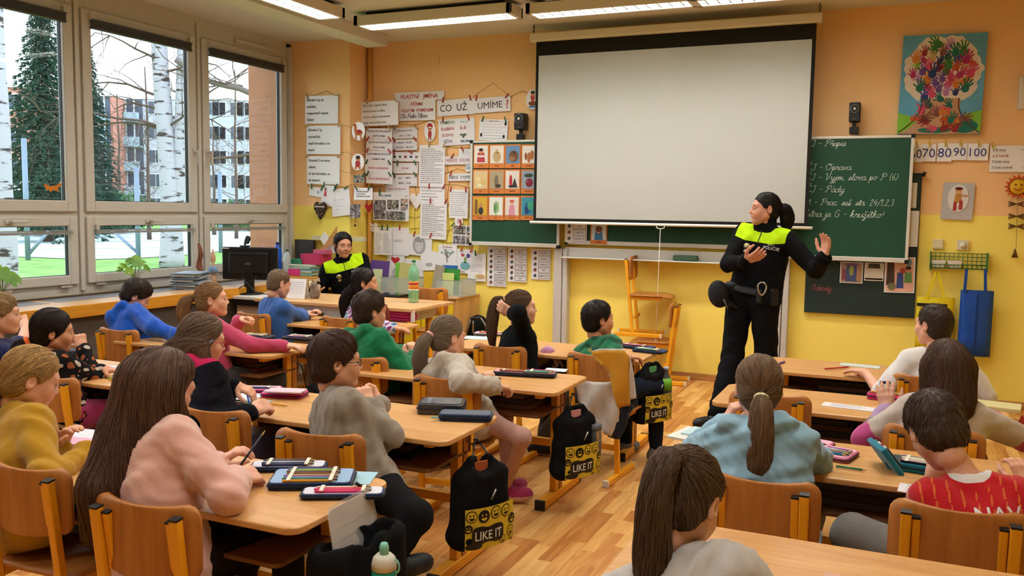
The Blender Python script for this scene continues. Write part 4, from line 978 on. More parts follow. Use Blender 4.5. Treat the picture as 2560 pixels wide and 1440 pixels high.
def make_hair(base, bl, h, Hd, Rm, hs, yaw, g, res):
    c = h['c']; hm = hair_mat('hair_'+c[1:], c); st = h['style']; t = h.get('t', .010)
    Rz = np.array(Matrix.Rotation(yaw, 3, 'Z')); Ry = np.array(Matrix.Rotation(R(h.get('gyaw', 0)), 3, 'Z'))
    loc = lambda p: (Rm.T@(Rz@np.asarray(p, float)))/hs            # gravity-aligned offset (m) -> head-local units
    down = Rm.T@np.array([0, 0, -1.])
    T = h.get('vol', (0, 0, 0))
    P = [el((T[0], -.014+T[1], .030+T[2]), (.0715+t, .0905+t, .0805+t), .02), el((0, -.040, -.035), (.060+t*.8, .052+t, .058), .03)]
    for e in h.get('extra', ()): P.append(el(*e))
    nb = len(P)
    fr = h.get('front', .082); pl = (math.sin(R(57)), -math.cos(R(57))); nape = h.get('nape', -.088); earr = h.get('ear', .030)
    cut = [el((s*.084, -.006, -.012), (.024, earr*.78, earr), .008, True) for s in (-1, 1)] if earr else []
    side = h.get('side', .0)
    def post(F, X, Y, Z):
        d = f4(pl[0])*(Y-f4(fr))+f4(pl[1])*(Z-f4(.062)); d2 = f4(nape)-Z
        ax = np.abs(X); d = d-f4(side)*np.clip((ax-f4(.03))/f4(.04), 0, 1)
        cap = np.maximum(np.maximum(F+f4(h.get('taper', t*.75))*np.clip(1+d/f4(.03), 0, 1), d), d2)
        return cap
    tails = []
    if 'tails' in h:
        for tl in h['tails']:
            pts = [loc(p) for p in tl['p']]; pts = spline(pts, 4); rr = np.interp(np.linspace(0, 1, len(pts)), np.linspace(0, 1, len(tl['r'])), tl['r'])/hs
            tails.append((np.array(pts), rr))
    curt = [rc(loc(a), loc(b_), ra/hs, rb/hs, k_) for a, b_, ra, rb, k_ in h.get('curtain', ())]
    TP = [rc(p[i], p[i+1], rr[i], rr[i+1], .012) for p, rr in tails for i in range(len(p)-1)]
    ears_last = cut
    capP = P+cut
    def field(Pt):
        F = sdf_pts(capP, Pt, post)
        Q3 = [np.asarray(Pt[:, i], f4) for i in range(3)]
        for q_ in TP+curt: F = _comb(F, _prim(q_, *Q3), q_[-2], q_[-1])
        return bump(F, Pt[:, 0].astype(f4), Pt[:, 1].astype(f4), Pt[:, 2].astype(f4))
    rs = h.get('res', .008)
    bump = folds(int(g.integers(999)), h.get('bump', .0018), 150)
    allp = P+cut
    # evaluate on one grid: cap is trimmed first, then tails and curtains are blended on
    lo = np.min([_box(p)[0] for p in P+TP+curt], 0)-.02; hi = np.max([_box(p)[1] for p in P+TP+curt], 0)+.02
    n = np.ceil((hi-lo)/rs).astype(int)+1
    gx = [(lo[i]+np.arange(n[i])*rs).astype(f4) for i in range(3)]; GX = (gx[0][:, None, None], gx[1][None, :, None], gx[2][None, None, :])
    F = np.full(tuple(n), 1, f4)
    def run(F, prims):
        for p in prims:
            a, b_ = _box(p); m = p[-2]+.02; i0 = np.maximum(((a-m-lo)/rs).astype(int), 0); i1 = np.minimum(((b_+m-lo)/rs).astype(int)+2, n)
            if (i1 <= i0).any(): continue
            s = tuple(slice(i0[j], i1[j]) for j in range(3)); F[s] = _comb(F[s], _prim(p, gx[0][s[0]][:, None, None], gx[1][s[1]][None, :, None], gx[2][s[2]][None, None, :]), p[-2], p[-1])
        return F
    F = post(run(F, capP), *GX); F = run(F, TP+curt); F = bump(F, *GX)
    V, Q = surfnet(F, lo, rs)
    crown = np.array(h.get('crown', (0, -.05, .11))); tie = loc(h['tie']) if 'tie' in h else None
    TPT = np.concatenate([p for p, _ in tails]) if tails else None
    TTG = np.concatenate([np.gradient(p, axis=0) for p, _ in tails]) if tails else None
    TRR = np.concatenate([r_ for _, r_ in tails]) if tails else None
    def flow(Pt, G):
        if st == 'short':
            D = Pt-crown; D = D/(np.linalg.norm(D, axis=1)[:, None]+1e-6)+np.array(h.get('bias', (0, .5, -.1))); 
        elif st == 'pony':
            D = tie-Pt; D /= np.linalg.norm(D, axis=1)[:, None]+1e-6
        elif st == 'half':
            w = np.clip((Pt[:, 2]-loc(h['tie'])[2]+.0)/.02, 0, 1)[:, None]; D = tie-Pt; D /= np.linalg.norm(D, axis=1)[:, None]+1e-6; D = D*w+(1-w)*down
        else:
            Q_ = Pt-np.array([0, .0, .10]); Q_[:, 1] *= .45; D = down+1.3*Q_/(np.linalg.norm(Q_, axis=1)[:, None]+1e-6)*np.clip(Pt[:, 2]/.06, 0, 1)[:, None]
        if TPT is not None:
            dd = np.linalg.norm(Pt[:, None]-TPT[None], axis=2)/TRR; j = dd.argmin(1); m = dd[np.arange(len(Pt)), j] < 1.5
            tg = TTG[j]; tg = tg/(np.linalg.norm(tg, axis=1)[:, None]+1e-6); D = np.where(m[:, None], tg, D)
        return D
    ns = int(h.get('n', 420)*1.9); far = res > .010
    if far: ns = int(ns*.6)
    area = np.linalg.norm(np.cross(V[Q[:, 2]]-V[Q[:, 0]], V[Q[:, 3]]-V[Q[:, 1]]), axis=1); ctr = V[Q].mean(1)
    wgt = area*np.where(ctr[:, 2] > .0, 1.6, 1.)
    sdz = V[Q[g.choice(len(Q), ns, p=wgt/wgt.sum())]].mean(1)
    M = int(h.get('m', 8 if st == 'short' else 13)*.77)+1; ln = h.get('len', .035 if st == 'short' else .15)
    stp = np.full(ns, ln/(M-1)/hs)*g.uniform(.6, 1.2, ns)
    w = g.uniform(.0006, .0016, ns)*h.get('w', 1.)*(1.35 if far else 1); hh = w*.55
    Sv, Sf, Sa = strands(field, sdz, flow, M, stp, .0008, h.get('lift', .003), w, hh, g, h.get('jit', .14 if st == 'short' else .07))
    Vx = np.concatenate([V, Sv]); Fx = np.concatenate([Q, Sf+len(V)]); At = np.concatenate([np.full(len(V), .28), Sa])
    link('hair', mesh_np('hair', (Vx*hs)@Rm.T+Hd-bl, Fx, [hm], attr=At), base)
    if 'band' in h:
        bc, br, btk, bm = h['band']; p = tails[0][0][0]; d = nrm(tails[0][0][1]-p); x = nrm(np.cross(d, (.3, .5, .8))); y = np.cross(d, x)
        bo = loc(bc) if bc is not None else p+d*.004
        pts = [((bo+(x*math.cos(a)+y*math.sin(a))*br/hs)*hs)@Rm.T+Hd for a in np.linspace(0, 6.283, 15)[:-1]]
        MB().tube(pts, btk, 8, closed=True).build('hair_tie', bm, base, world=True)
DK = .655
def D3(px, py, z=DK+.02): return atZ(px, py, z)
TRB = cloth('trousers_black', '#121214', sheen=0); JEAN = cloth('jeans_blue', '#33465a', .3, 500); TRG = cloth('trousers_grey', '#77736c')
SHB = dict(mat=mat('shoe_black', '#1a1a1c', .6), solem=mat('sole_white', '#d8d6d0', .6)); SHG = dict(mat=mat('shoe_grey', '#6d6a66', .7), solem=mat('sole_white', '#d8d6d0', .6))
OUT = {}
def stripe(c, x):
    dn = (c-x['N'])@x['u']; m = np.clip(np.interp(-dn, [0, .15, .17, .21, .23, .4], [.1, .1, .3, .3, .5, .5]), 0, 1)
    for s in (-1, 1):
        a = x['A'][s]; S_ = x['Sh'][s]
        d1 = a['e']-S_; t1 = np.clip((c-S_)@d1/(d1@d1), 0, 1); q1 = np.linalg.norm(c-S_-t1[:, None]*d1, axis=1); d2 = a['w']-a['e']; t2 = np.clip((c-a['e'])@d2/(d2@d2), 0, 1); q2 = np.linalg.norm(c-a['e']-t2[:, None]*d2, axis=1)
        t = np.where(q1 < q2, t1, 1+t2); on = (np.minimum(q1, q2) < .07) & (t > .25)
        k = np.interp(t, [.7, .72, 1.15, 1.17, 1.5, 1.52], [.1, .5, .5, .7, .7, .9]) if s < 0 else np.interp(t, [.8, .82, 1.5], [.1, .5, .5])
        m = np.where(on, k, m)
    return m
# --- middle column, from the camera forwards
OUT['pink'] = person('girl with very long brown hair in a fluffy pink sweater, writing', atY(412, 962, 1.98), yaw=-22, pitch=24, roll=4, hip=(-1.93, 1.86, .46), tyaw=-10, sw=.155,
  sk='#d6a088', res=.0075, seed=1, top=dict(mat=cloth('pink_fluff', '#e4b0a1', .4, 520, sheen=.6), ease=.030, hem=.17, fold=.004), shoes=SHB,
  bottom=dict(mat=cloth('dark_brown_trousers', '#211a18', sheen=0)), arms=(dict(w=D3(545, 1160)), dict(w=D3(590, 1200), d=(.3, .9, .05), curl=.8, n=(-.5, .2, -1), hint=(1, -.6, -.4))),
  hair=dict(c='#5a3f2f', style='long', t=.014, ear=0, front=.075, n=1300, len=.40, m=17, w=1.5, lift=.006,
    curtain=[((0, -.06, .02), (0, -.10, -.22), .085, .10, .05), ((.05, -.05, .0), (.085, -.07, -.24), .06, .05, .04), ((-.05, -.05, 0), (-.09, -.08, -.26), .065, .06, .04), ((.0, -.11, -.14), (.05, -.205, -.27), .085, .065, .04), ((.05, -.205, -.27), (.015, -.225, -.41), .065, .03, .03), ((-.06, -.10, -.2), (-.045, -.16, -.42), .05, .025, .03), ((.06, -.09, -.2), (.05, -.12, -.36), .05, .025, .03), ((.07, -.02, .02), (.075, .02, -.10), .03, .02, .02)]))
OUT['mustard'] = person('blonde girl in a mustard sweater with a dark blue hair tie', atY(80, 945, 2.06), yaw=-30, pitch=22, hip=(-2.62, 1.93, .46), tyaw=-14, sw=.148, sk='#dba78c', res=.0075, seed=2,
  top=dict(mat=cloth('mustard_knit', '#b8891c', .4, 500), ease=.026, hem=.10, fold=.006, collar=.03), bottom=dict(mat=JEAN), shoes=SHB,
  arms=(dict(w=D3(150, 1120)), dict(w=D3(225, 1130), hint=(.6, -.5, -.6))),
  hair=dict(c='#a98552', style='pony', t=.012, front=.074, n=800, len=.16, w=1.3, tie=(0, -.115, -.035), band=(None, .022, .014, mat('navy_tie', '#141a33', .8)),
    tails=[dict(p=[(0, -.115, -.035), (-.005, -.16, -.06), (-.01, -.175, -.13), (-.01, -.165, -.22)], r=[.018, .034, .036, .012])]))
OUT['taupe'] = person('boy with glasses in a taupe sweatshirt with yellow lettering, sitting sideways', atY(842, 902, 2.72), yaw=-44, pitch=2, hip=(-1.78, 2.72, .46), tyaw=-38, sw=.142, sk='#d8a283', res=.0075, seed=3, glasses=mat('glasses_black', '#17171a', .3),
  top=dict(mat=cloth('taupe_sweat', '#8d8173', .3, 500), ease=.026, hem=.12, fold=.007, name='sweatshirt'), bottom=dict(mat=TRB), shoes=SHB,
  arms=(dict(w=atY(950, 1010, 2.98), d=(-.6, .2, .5), n=(.3, -.7, -.4), curl=.7), dict(w=atY(925, 1015, 2.90), d=(-.5, .2, .8), n=(-.6, .3, .1), curl=.85, hint=(1, -.5, -.6))),
  legs={1: dict(k=atY(1040, 1290, 2.55), a=atY(985, 1395, 2.45)), -1: dict(k=(-1.96, 3.05, .44), a=(-1.98, 3.12, .08))},
  hair=dict(c='#4a3021', style='short', t=.016, front=.082, n=700, len=.045, vol=(0, 0, .004), nape=-.092, ear=.027, side=.0, lift=.006))
OUT['glasses'] = person('girl with red glasses, half-up hair and a dark top with a pink hood', atY(508, 848, 2.86), yaw=-38, pitch=14, hip=(-2.55, 2.79, .46), tyaw=-20, sk='#d8a184', res=.008, seed=4, glasses=mat('glasses_red', '#b5313f', .3),
  top=dict(mat=rampc('navy_pink', ['#101018', '#b3214f'], sheen=0), ease=.02, hem=.08, hood=True, paint=lambda c, x: step01(np.minimum((c-x['N'])@x['u']+.035, (c-x['N'])@x['r']-.02)), name='hooded_top'), bottom=dict(mat=cloth('violet_trousers', '#2b2133')), shoes=SHB,
  arms=(dict(w=atY(583, 962, 3.02), d=(.7, .4, -.3), n=(0, .2, -1), curl=.35), dict(w=D3(628, 1032), d=(.4, .8, .3), n=(-.5, .3, -.8), curl=.8)),
  hair=dict(c='#6a5442', style='half', t=.014, ear=.02, front=.078, n=900, len=.26, m=14, w=1.3, lift=.006, tie=(0, -.115, -.01), band=((0, -.12, -.012), .014, .010, mat('pale_pink_tie', '#d99a98', .8)),
    tails=[dict(p=[(0, -.11, -.01), (0, -.135, -.06), (0, -.14, -.16), (.0, -.13, -.22)], r=[.02, .04, .045, .012])],
    curtain=[((.055, -.03, -.02), (.075, .01, -.17), .045, .02, .03), ((-.055, -.04, -.02), (-.065, -.04, -.18), .045, .03, .03), ((.02, -.07, -.03), (.03, -.1, -.2), .055, .03, .03)]))
OUT['grey'] = person('girl in a pale grey hoodie with a ponytail in a pink tie', atY(1120, 842, 3.86), yaw=-28, pitch=12, roll=-3, hip=(-1.93, 3.83, .46), tyaw=-22, sk='#d9a68c', res=.0085, seed=5, legr=.8,
  top=dict(mat=cloth('pale_grey_hoodie', '#b5aa9b', .35, 450), ease=.03, hem=.16, hood=True, fold=.006, name='hoodie'), bottom=dict(mat=cloth('dusty_pink_leggings', '#b38a80', .2), ease=.004), shoes=dict(mat=cloth('pink_sock', '#a63460'), solem=mat('slipper_pink', '#d9b3a6', .8), sole=.035, h=.09),
  arms=(dict(w=D3(1190, 960)), dict(w=D3(1235, 965), hint=(1, -.6, -.4))), legs={1: dict(k=(-1.62, 3.80, .43), a=atZ(1262, 1215, .09), f=(.75, .35, 0)), -1: dict(k=(-1.85, 4.1, .43), a=(-1.85, 4.15, .08))},
  hair=dict(c='#7d6a58', style='pony', t=.009, front=.074, n=650, len=.16, tie=(.0, -.105, .02), band=(None, .017, .008, mat('pink_tie', '#e3a9a6', .8)),
    tails=[dict(p=[(0, -.105, .02), (.005, -.15, -.02), (.0, -.165, -.1), (-.01, -.15, -.2), (-.015, -.14, -.24)], r=[.014, .03, .034, .028, .008])]))
OUT['green'] = person('boy in a green hoodie with his fist raised beside his chin', atY(926, 777, 4.18), yaw=-32, pitch=6, hip=(-2.66, 4.12, .46), tyaw=-22, sw=.15, sk='#d9a385', res=.009, seed=6,
  top=dict(mat=cloth('green_hoodie', '#0f6b41', .3, 450), ease=.034, hem=.12, hood=True, fold=.006, name='hoodie'), bottom=dict(mat=cloth('navy_trousers', '#182030', sheen=0)), shoes=SHB,
  arms=(dict(w=D3(1000, 880)), dict(w=atY(1035, 895, 4.32), d=(-.15, .2, 1), n=(-.8, .5, 0), curl=1., thumb=1, hint=(1, -.3, -1))),
  hair=dict(c='#3c2c22', style='short', t=.017, front=.08, n=600, len=.045, vol=(0, 0, .005), ear=.026, lift=.006))
OUT['black'] = person('girl in a black hoodie with one hand behind her head', atY(1303, 768, 4.90), yaw=-58, pitch=-2, hip=(-2.08, 4.85, .46), tyaw=-45, sk='#dba98e', res=.0095, seed=7,
  top=dict(mat=rampc('black_print', ['#101114', '#b887a8', '#c99b3a'], sheen=0), ease=.022, hem=.10, hood=False, name='hoodie', paint=lambda c, x: np.where(((c-x['N'])@x['f'] > .05) & (abs((c-x['N'])@x['r']) < .08) & ((c-x['N'])@x['u'] < -.10) & ((c-x['N'])@x['u'] > -.26), np.where(np.sin((c-x['N'])@x['r']*45+(c-x['N'])@x['u']*30) > 0, .5, .8), .1)), bottom=dict(mat=cloth('charcoal_joggers', '#45423f'), len=.92), shoes=dict(SHB, h=.05),
  arms=(dict(w=atY(1372, 880, 5.02), d=(.5, .2, -.5), n=(0, -.4, -1), curl=[.15, .6, .7, .7]), dict(w=atY(1284, 782, 4.80), d=(-.75, -.3, .35), n=(0, .8, .2), curl=.4, hint=(1, -.7, -.9))),
  legs={1: dict(k=(-1.74, 4.90, .42), a=atZ(1345, 1105, .08), f=(.9, .1, 0)), -1: dict(k=(-1.95, 5.1, .42), a=(-2.0, 5.0, .08), f=(.8, .3, 0))},
  hair=dict(c='#5c432f', style='pony', t=.009, front=.074, n=520, len=.16, tie=(.0, -.105, .045), band=(None, .016, .008, mat('tan_tie', '#c2936a', .8)),
    tails=[dict(p=[(0, -.105, .045), (.0, -.155, .03), (.0, -.175, -.06), (0, -.18, -.16), (0, -.17, -.27)], r=[.014, .028, .034, .028, .008])]))
OUT['boy11'] = person('dark-haired boy in a green patterned shirt', atY(1496, 797, 4.92), yaw=-46, pitch=0, hip=(-1.52, 4.82, .46), tyaw=-12, sk='#c98f6e', res=.0095, seed=8,
  top=dict(mat=rampc('green_shirt', ['#1e6b45', '#134a2f'], bump=.2), ease=.016, hem=.1, sleeve=.38, name='shirt', paint=lambda c, x: step01(np.sin(((c-x['N'])@x['u'])*85+np.sin(((c-x['N'])@x['r'])*40)*2.2)-.35, 1)), bottom=dict(mat=cloth('navy_trousers', '#182030', sheen=0)), shoes=SHG,
  arms=(dict(w=(-1.70, 5.06, .675), hint=(-.4, -.6, -1)), dict(w=D3(1562, 893), d=(.8, .5, 0), n=(0, 0, -1), curl=.45, hint=(.3, -.8, -.7))),
  hair=dict(c='#1d1513', style='short', t=.014, front=.082, n=520, len=.03, ear=.024, nape=-.085, lift=.004))
# --- window column
OUT['scr'] = person('dark-haired girl with an orange hair tie leaning her cheek on her fist', atY(134, 826, 3.0), yaw=-36, pitch=6, roll=6, hip=(-3.72, 2.98, .46), tyaw=-15, sk='#c9906f', res=.0085, seed=9,
  top=dict(mat=rampc('black_floral', ['#b8a99a', '#171415', '#171415', '#96502f'], bump=.2, sheen=0), ease=.018, hem=.10, name='blouse', collar=.03, paint=lambda c, x: np.clip(.5+.62*np.sin(c[:, 0]*62+2*np.sin(c[:, 2]*41))*np.sin(c[:, 1]*58+2*np.sin(c[:, 0]*37))*np.sin(c[:, 2]*66), .02, .98)), bottom=dict(mat=cloth('magenta_trousers', '#8c2452')), shoes=SHB,
  arms=(dict(w=D3(255, 925), d=(.9, .5, 0), curl=.4), dict(w=atY(207, 872, 3.20), d=(-.45, .1, .8), n=(-.8, .4, 0), curl=.95, thumb=.9, hint=(1, -.2, -1))),
  hair=dict(c='#241915', style='pony', t=.013, front=.082, side=.01, n=600, len=.16, tie=(-.0, -.11, -.055), ear=.026, band=(None, .022, .013, mat('orange_tie', '#e0601c', .7)),
    tails=[dict(p=[(0, -.11, -.055), (0, -.15, -.075), (.0, -.16, -.13), (0, -.15, -.2)], r=[.018, .03, .03, .01])]))
OUT['blond'] = person('blond boy in a navy T-shirt at the photo edge with his hand at his mouth', atY(2, 784, 3.06), yaw=-42, pitch=2, hip=(-4.36, 3.02, .46), tyaw=-15, sk='#dca78c', res=.009, seed=10,
  top=dict(mat=cloth('navy_tee', '#171d4a', .25), ease=.018, hem=.1, sleeve=.4, name='t_shirt'), bottom=dict(mat=TRG), shoes=SHG,
  arms=(dict(w=D3(60, 890)), dict(w=atY(66, 815, 3.34), d=(-.6, .1, .5), n=(-.6, .6, -.3), curl=.8, hint=(1, 0, -1))),
  hair=dict(c='#9c7f56', style='short', t=.014, front=.088, n=520, len=.06, ear=.024, bias=(0, .8, -.2)))
OUT['ponytail'] = person('ponytailed girl in a pink sweater reaching along her desk', atY(531, 748, 4.14), yaw=-50, pitch=-2, hip=(-3.80, 4.09, .46), tyaw=-30, sk='#dba88b', res=.009, seed=11,
  top=dict(mat=cloth('raspberry_sweat', '#b5405f', .3), ease=.022, hem=.12, name='sweater', collar=.02), bottom=dict(mat=cloth('grey_leggings', '#3c3a3d')), shoes=SHG,
  arms=(dict(w=atY(598, 800, 4.42), d=(.6, .2, .15), n=(0, -.2, -1), curl=.75, hint=(-.3, .3, -1)), dict(w=D3(712, 866), d=(.9, .25, .05), n=(0, 0, -1), curl=.35, hint=(.3, -.6, -.7))),
  hair=dict(c='#8a6844', style='pony', t=.009, front=.072, n=520, len=.16, tie=(.0, -.11, .01), band=(None, .017, .007, mat('brown_tie', '#4a3626', .8)),
    tails=[dict(p=[(0, -.11, .01), (0, -.16, -.02), (.0, -.17, -.09), (0, -.155, -.19)], r=[.014, .032, .036, .01])]))
OUT['blue3'] = person('boy in a bright blue hoodie bending low over his desk', atY(342, 738, 4.36), yaw=-38, pitch=38, roll=8, hip=(-4.60, 4.24, .46), tyaw=-18, sw=.15, sk='#d9a68e', res=.009, seed=12,
  top=dict(mat=cloth('royal_blue_hoodie', '#164fae', .3), ease=.034, hem=.12, hood=True, fold=.006, name='hoodie'), bottom=dict(mat=TRG), shoes=SHG,
  arms=(dict(w=(-4.52, 4.33, .66), hint=(0, -.3, -1)), dict(w=D3(450, 842), d=(.9, .4, 0), curl=.4, hint=(.8, -.5, -.4))),
  hair=dict(c='#35271f', style='short', t=.015, front=.08, n=520, len=.04, ear=.026, lift=.006))
OUT['blue5'] = person('boy with cropped hair in a blue long-sleeved shirt', atY(698, 708, 5.36), yaw=-25, pitch=18, hip=(-4.33, 5.35, .46), tyaw=-20, sk='#d6a186', res=.0105, seed=13,
  top=dict(mat=cloth('denim_blue_shirt', '#2f5796', .25), ease=.022, hem=.14, name='shirt'), bottom=dict(mat=TRG), shoes=SHG,
  arms=(dict(w=(-4.22, 5.56, .675)), dict(w=D3(752, 782), d=(.8, .5, .1), curl=.6, hint=(1, -.4, -.4))),
  hair=dict(c='#6b5540', style='short', t=.006, front=.078, n=400, len=.015, ear=.03, lift=.002, nape=-.075))
OUT['dark7'] = person('dark-haired girl in a colourful patterned top looking right', atY(913, 706, 5.54), yaw=-62, pitch=0, hip=(-3.68, 5.47, .46), tyaw=-40, sk='#c8906e', res=.0105, seed=14,
  top=dict(mat=rampc('pattern_mix', ['#3d6f9c', '#b6b9cc', '#c9ccd8', '#8c2f72'], bump=.2), ease=.018, hem=.1, name='blouse', paint=lambda c, x: np.clip(.5+.7*np.sin(c[:, 0]*60+2*np.sin(c[:, 2]*31))*np.sin(c[:, 2]*66+c[:, 1]*40), .02, .98)), bottom=dict(mat=TRB), shoes=SHB,
  arms=(dict(w=D3(940, 810)), dict(w=D3(985, 822), d=(.9, .2, 0), curl=.3, hint=(.6, -.6, -.5))),
  hair=dict(c='#211713', style='pony', t=.011, front=.08, side=.008, n=420, len=.16, ear=.02, tie=(.0, -.10, -.05), tails=[dict(p=[(0, -.09, -.04), (-.01, -.13, -.09), (-.02, -.16, -.16), (-.03, -.17, -.26)], r=[.028, .038, .036, .012])]))
# --- right-hand column
OUT['white18'] = person('nearest girl in a pale sweater with a high ponytail, head bent', atY(1712, 1250, 1.84), yaw=-14, pitch=34, hip=(-.27, 1.52, .45), tyaw=-4, sw=.158, sk='#d3a087', res=.007, seed=15, hs=.94,
  top=dict(mat=cloth('pale_grey_sweater', '#b9b1a9', .3, 500), ease=.028, hem=.1, fold=.007), bottom=dict(mat=TRB), legs=None, shoes=SHB,
  arms=(dict(w=(-.46, 2.03, .67), hint=(-.6, -.4, -1)), dict(w=(-.10, 2.02, .67), hint=(.5, -.4, -1))),
  hair=dict(c='#5b4534', style='pony', t=.011, front=.074, n=1000, len=.17, w=1.2, tie=(.0, -.05, .10), ear=.026, res=.0055, lift=.003,
    tails=[dict(p=[(.0, -.05, .10), (.0, -.095, .105), (.0, -.13, .05), (.0, -.14, -.06), (.005, -.15, -.2), (.01, -.15, -.3)], r=[.014, .024, .03, .034, .03, .01])]))
OUT['lblue'] = person('girl in a light blue hoodie with a long ponytail in a cream tie', atY(1897, 968, 2.98), yaw=12, pitch=10, hip=(-.36, 2.86, .46), tyaw=4, sw=.152, sk='#d6a087', res=.0078, seed=16,
  top=dict(mat=cloth('light_blue_hoodie', '#86a9ba', .3, 480), ease=.034, hem=.12, hood=True, fold=.007, name='hoodie'), bottom=dict(mat=cloth('pale_jeans', '#8fa3ad', .3)), shoes=SHG,
  arms=(dict(w=atY(1812, 1062, 3.10), d=(.35, .1, .9), n=(.8, .3, .2), curl=.8, hint=(-1, -.2, -1)), dict(w=D3(1985, 1108), d=(-.3, .9, 0), curl=.4, hint=(.8, -.9, -.4))),
  hair=dict(c='#6d5239', style='pony', t=.011, front=.074, n=850, len=.17, w=1.2, tie=(0, -.115, -.01), band=(None, .017, .008, mat('cream_tie', '#d9d2a4', .8)), ear=.026,
    tails=[dict(p=[(0, -.115, -.01), (.0, -.15, -.045), (.0, -.165, -.12), (.0, -.17, -.22), (.0, -.16, -.31)], r=[.014, .03, .036, .036, .012])]))
OUT['red'] = person('boy in a red football shirt with grey trousers bending over his desk', atY(2340, 1072, 2.98), yaw=16, pitch=34, roll=-14, hs=.99, N=atY(2425, 1190, 2.90), hip=(.27, 2.84, .46), tyaw=6, sw=.15, sk='#d5a083', res=.0078, seed=17,
  top=dict(mat=rampc('red_shirt', ['#c9622a', '#b5161d', '#d5cfca'], bump=.2), ease=.02, hem=.1, sleeve=.42, name='football_shirt', paint=lambda c, x: np.maximum(np.clip(.333+(np.abs((((c-x['N'])@x['r'])/.036) % 1-.5)*-1+.41)*2, .1, .6), np.clip(.667-(np.linalg.norm(np.cross(c-x['N'], x['u']), axis=1)+abs((c-x['N'])@x['u'])*.35-.064)*20, .0, .95))), bottom=dict(mat=TRG, ease=.02), shoes=SHG,
  arms=(dict(w=(.13, 3.08, .675), hint=(-.2, -.4, -1)), dict(w=(.40, 3.1, .675), hint=(.3, -.4, -1))), legs={-1: dict(k=atY(2135, 1340, 2.95), a=(-.05, 3.05, .08))},
  hair=dict(c='#48372a', style='short', t=.013, front=.082, n=800, len=.03, ear=.026, lift=.004, res=.0055))
OUT['strip'] = person('girl with straight brown hair in a striped pink and beige sweater', atY(2363, 915, 3.88), yaw=14, pitch=6, hip=(.17, 3.78, .46), tyaw=6, sk='#d8a68c', res=.0085, seed=18,
  top=dict(mat=rampc('knit_stripes', ['#b9aca0', '#c99590', '#b3457c', '#6f6a6c', '#a484a8']), ease=.024, hem=.12, name='sweater', paint=lambda c, x: stripe(c, x)), bottom=dict(mat=TRB), shoes=SHB,
  arms=(dict(w=atY(2218, 1030, 4.04), d=(-.15, .1, 1), n=(.1, 1, 0), curl=.12, spread=.2, thumb=.1, hint=(-1, -.2, -1)), dict(w=D3(2470, 1045), d=(-.2, .9, 0), curl=.4, hint=(1, -.5, -.4))),
  hair=dict(c='#4a3222', style='long', t=.012, ear=0, front=.078, n=900, len=.24, m=14, w=1.2,
    curtain=[((0, -.06, .0), (0, -.09, -.14), .08, .085, .04), ((.055, -.04, .0), (.07, -.05, -.17), .05, .03, .03), ((-.055, -.04, 0), (-.065, -.05, -.13), .05, .035, .03), ((.05, -.07, -.1), (.075, -.07, -.21), .04, .012, .03)]))
OUT['whiteT'] = person('boy in a white T-shirt reaching across the foremost desk', atY(2333, 812, 5.02), yaw=48, pitch=2, hip=(.20, 5.02, .46), tyaw=14, sw=.15, belly=1.12, sk='#d9a488', res=.0095, seed=19,
  top=dict(mat=cloth('white_tee', '#cfc9c6', .2), ease=.02, hem=.1, sleeve=.44, name='t_shirt'), bottom=dict(mat=TRB), shoes=SHB,
  arms=(dict(w=D3(2165, 932), d=(-.8, .4, .05), curl=.25, hint=(-.3, -.6, -.7)), dict(w=D3(2380, 945), hint=(1, -.5, -.4))),
  hair=dict(c='#3a2c22', style='short', t=.010, front=.08, n=480, len=.022, ear=.028, lift=.004, nape=-.08))

# --- the two officers
FLE = rampc('black_neon_fleece', ['#0b0b0d', '#b4dc14'], bump=.4, bs=300, sheen=0); PBL = cloth('police_black', '#0d0d10', .25, 400, sheen=0)
def yoke(c, x):
    d = c-x['N']; h = d@x['u']; l = abs(d@x['r']); rad = np.linalg.norm(d-np.outer(h, x['u']), axis=1)
    return step01(np.minimum(np.minimum(h+.118-.25*np.maximum(l-.1, 0), .185-l), rad-.096+np.maximum(-(h+.04), 0)*4), .012)
OUT['off6'] = person('seated police officer in a black and neon jacket behind the desk', atY(858, 612, 6.92), yaw=-128, pitch=8, hs=1., hip=(-4.72, 7.02, .52), tyaw=-150, adult=True, sk='#c08a6e', res=.0095, seed=20,
  top=dict(mat=FLE, ease=.026, hem=.1, collar=.05, paint=yoke, name='jacket'), bottom=dict(mat=PBL), shoes=SHB,
  arms=(dict(w=(-4.45, 6.72, .60), hint=(1, .3, -1)), dict(w=(-4.85, 6.70, .60), hint=(-1, .3, -1))),
  hair=dict(c='#1c1618', style='pony', t=.013, front=.064, n=420, len=.15, ear=.022, tie=(0, -.11, .0), tails=[dict(p=[(0, -.11, 0), (0, -.14, -.04), (0, -.13, -.12)], r=[.02, .04, .012])],
     curtain=[((-.069, .035, .01), (-.071, .052, -.10), .006, .002, .01), ((.071, .02, .02), (.082, .035, -.13), .007, .002, .01)]))
hp12 = atY(1884, 742, 6.45)
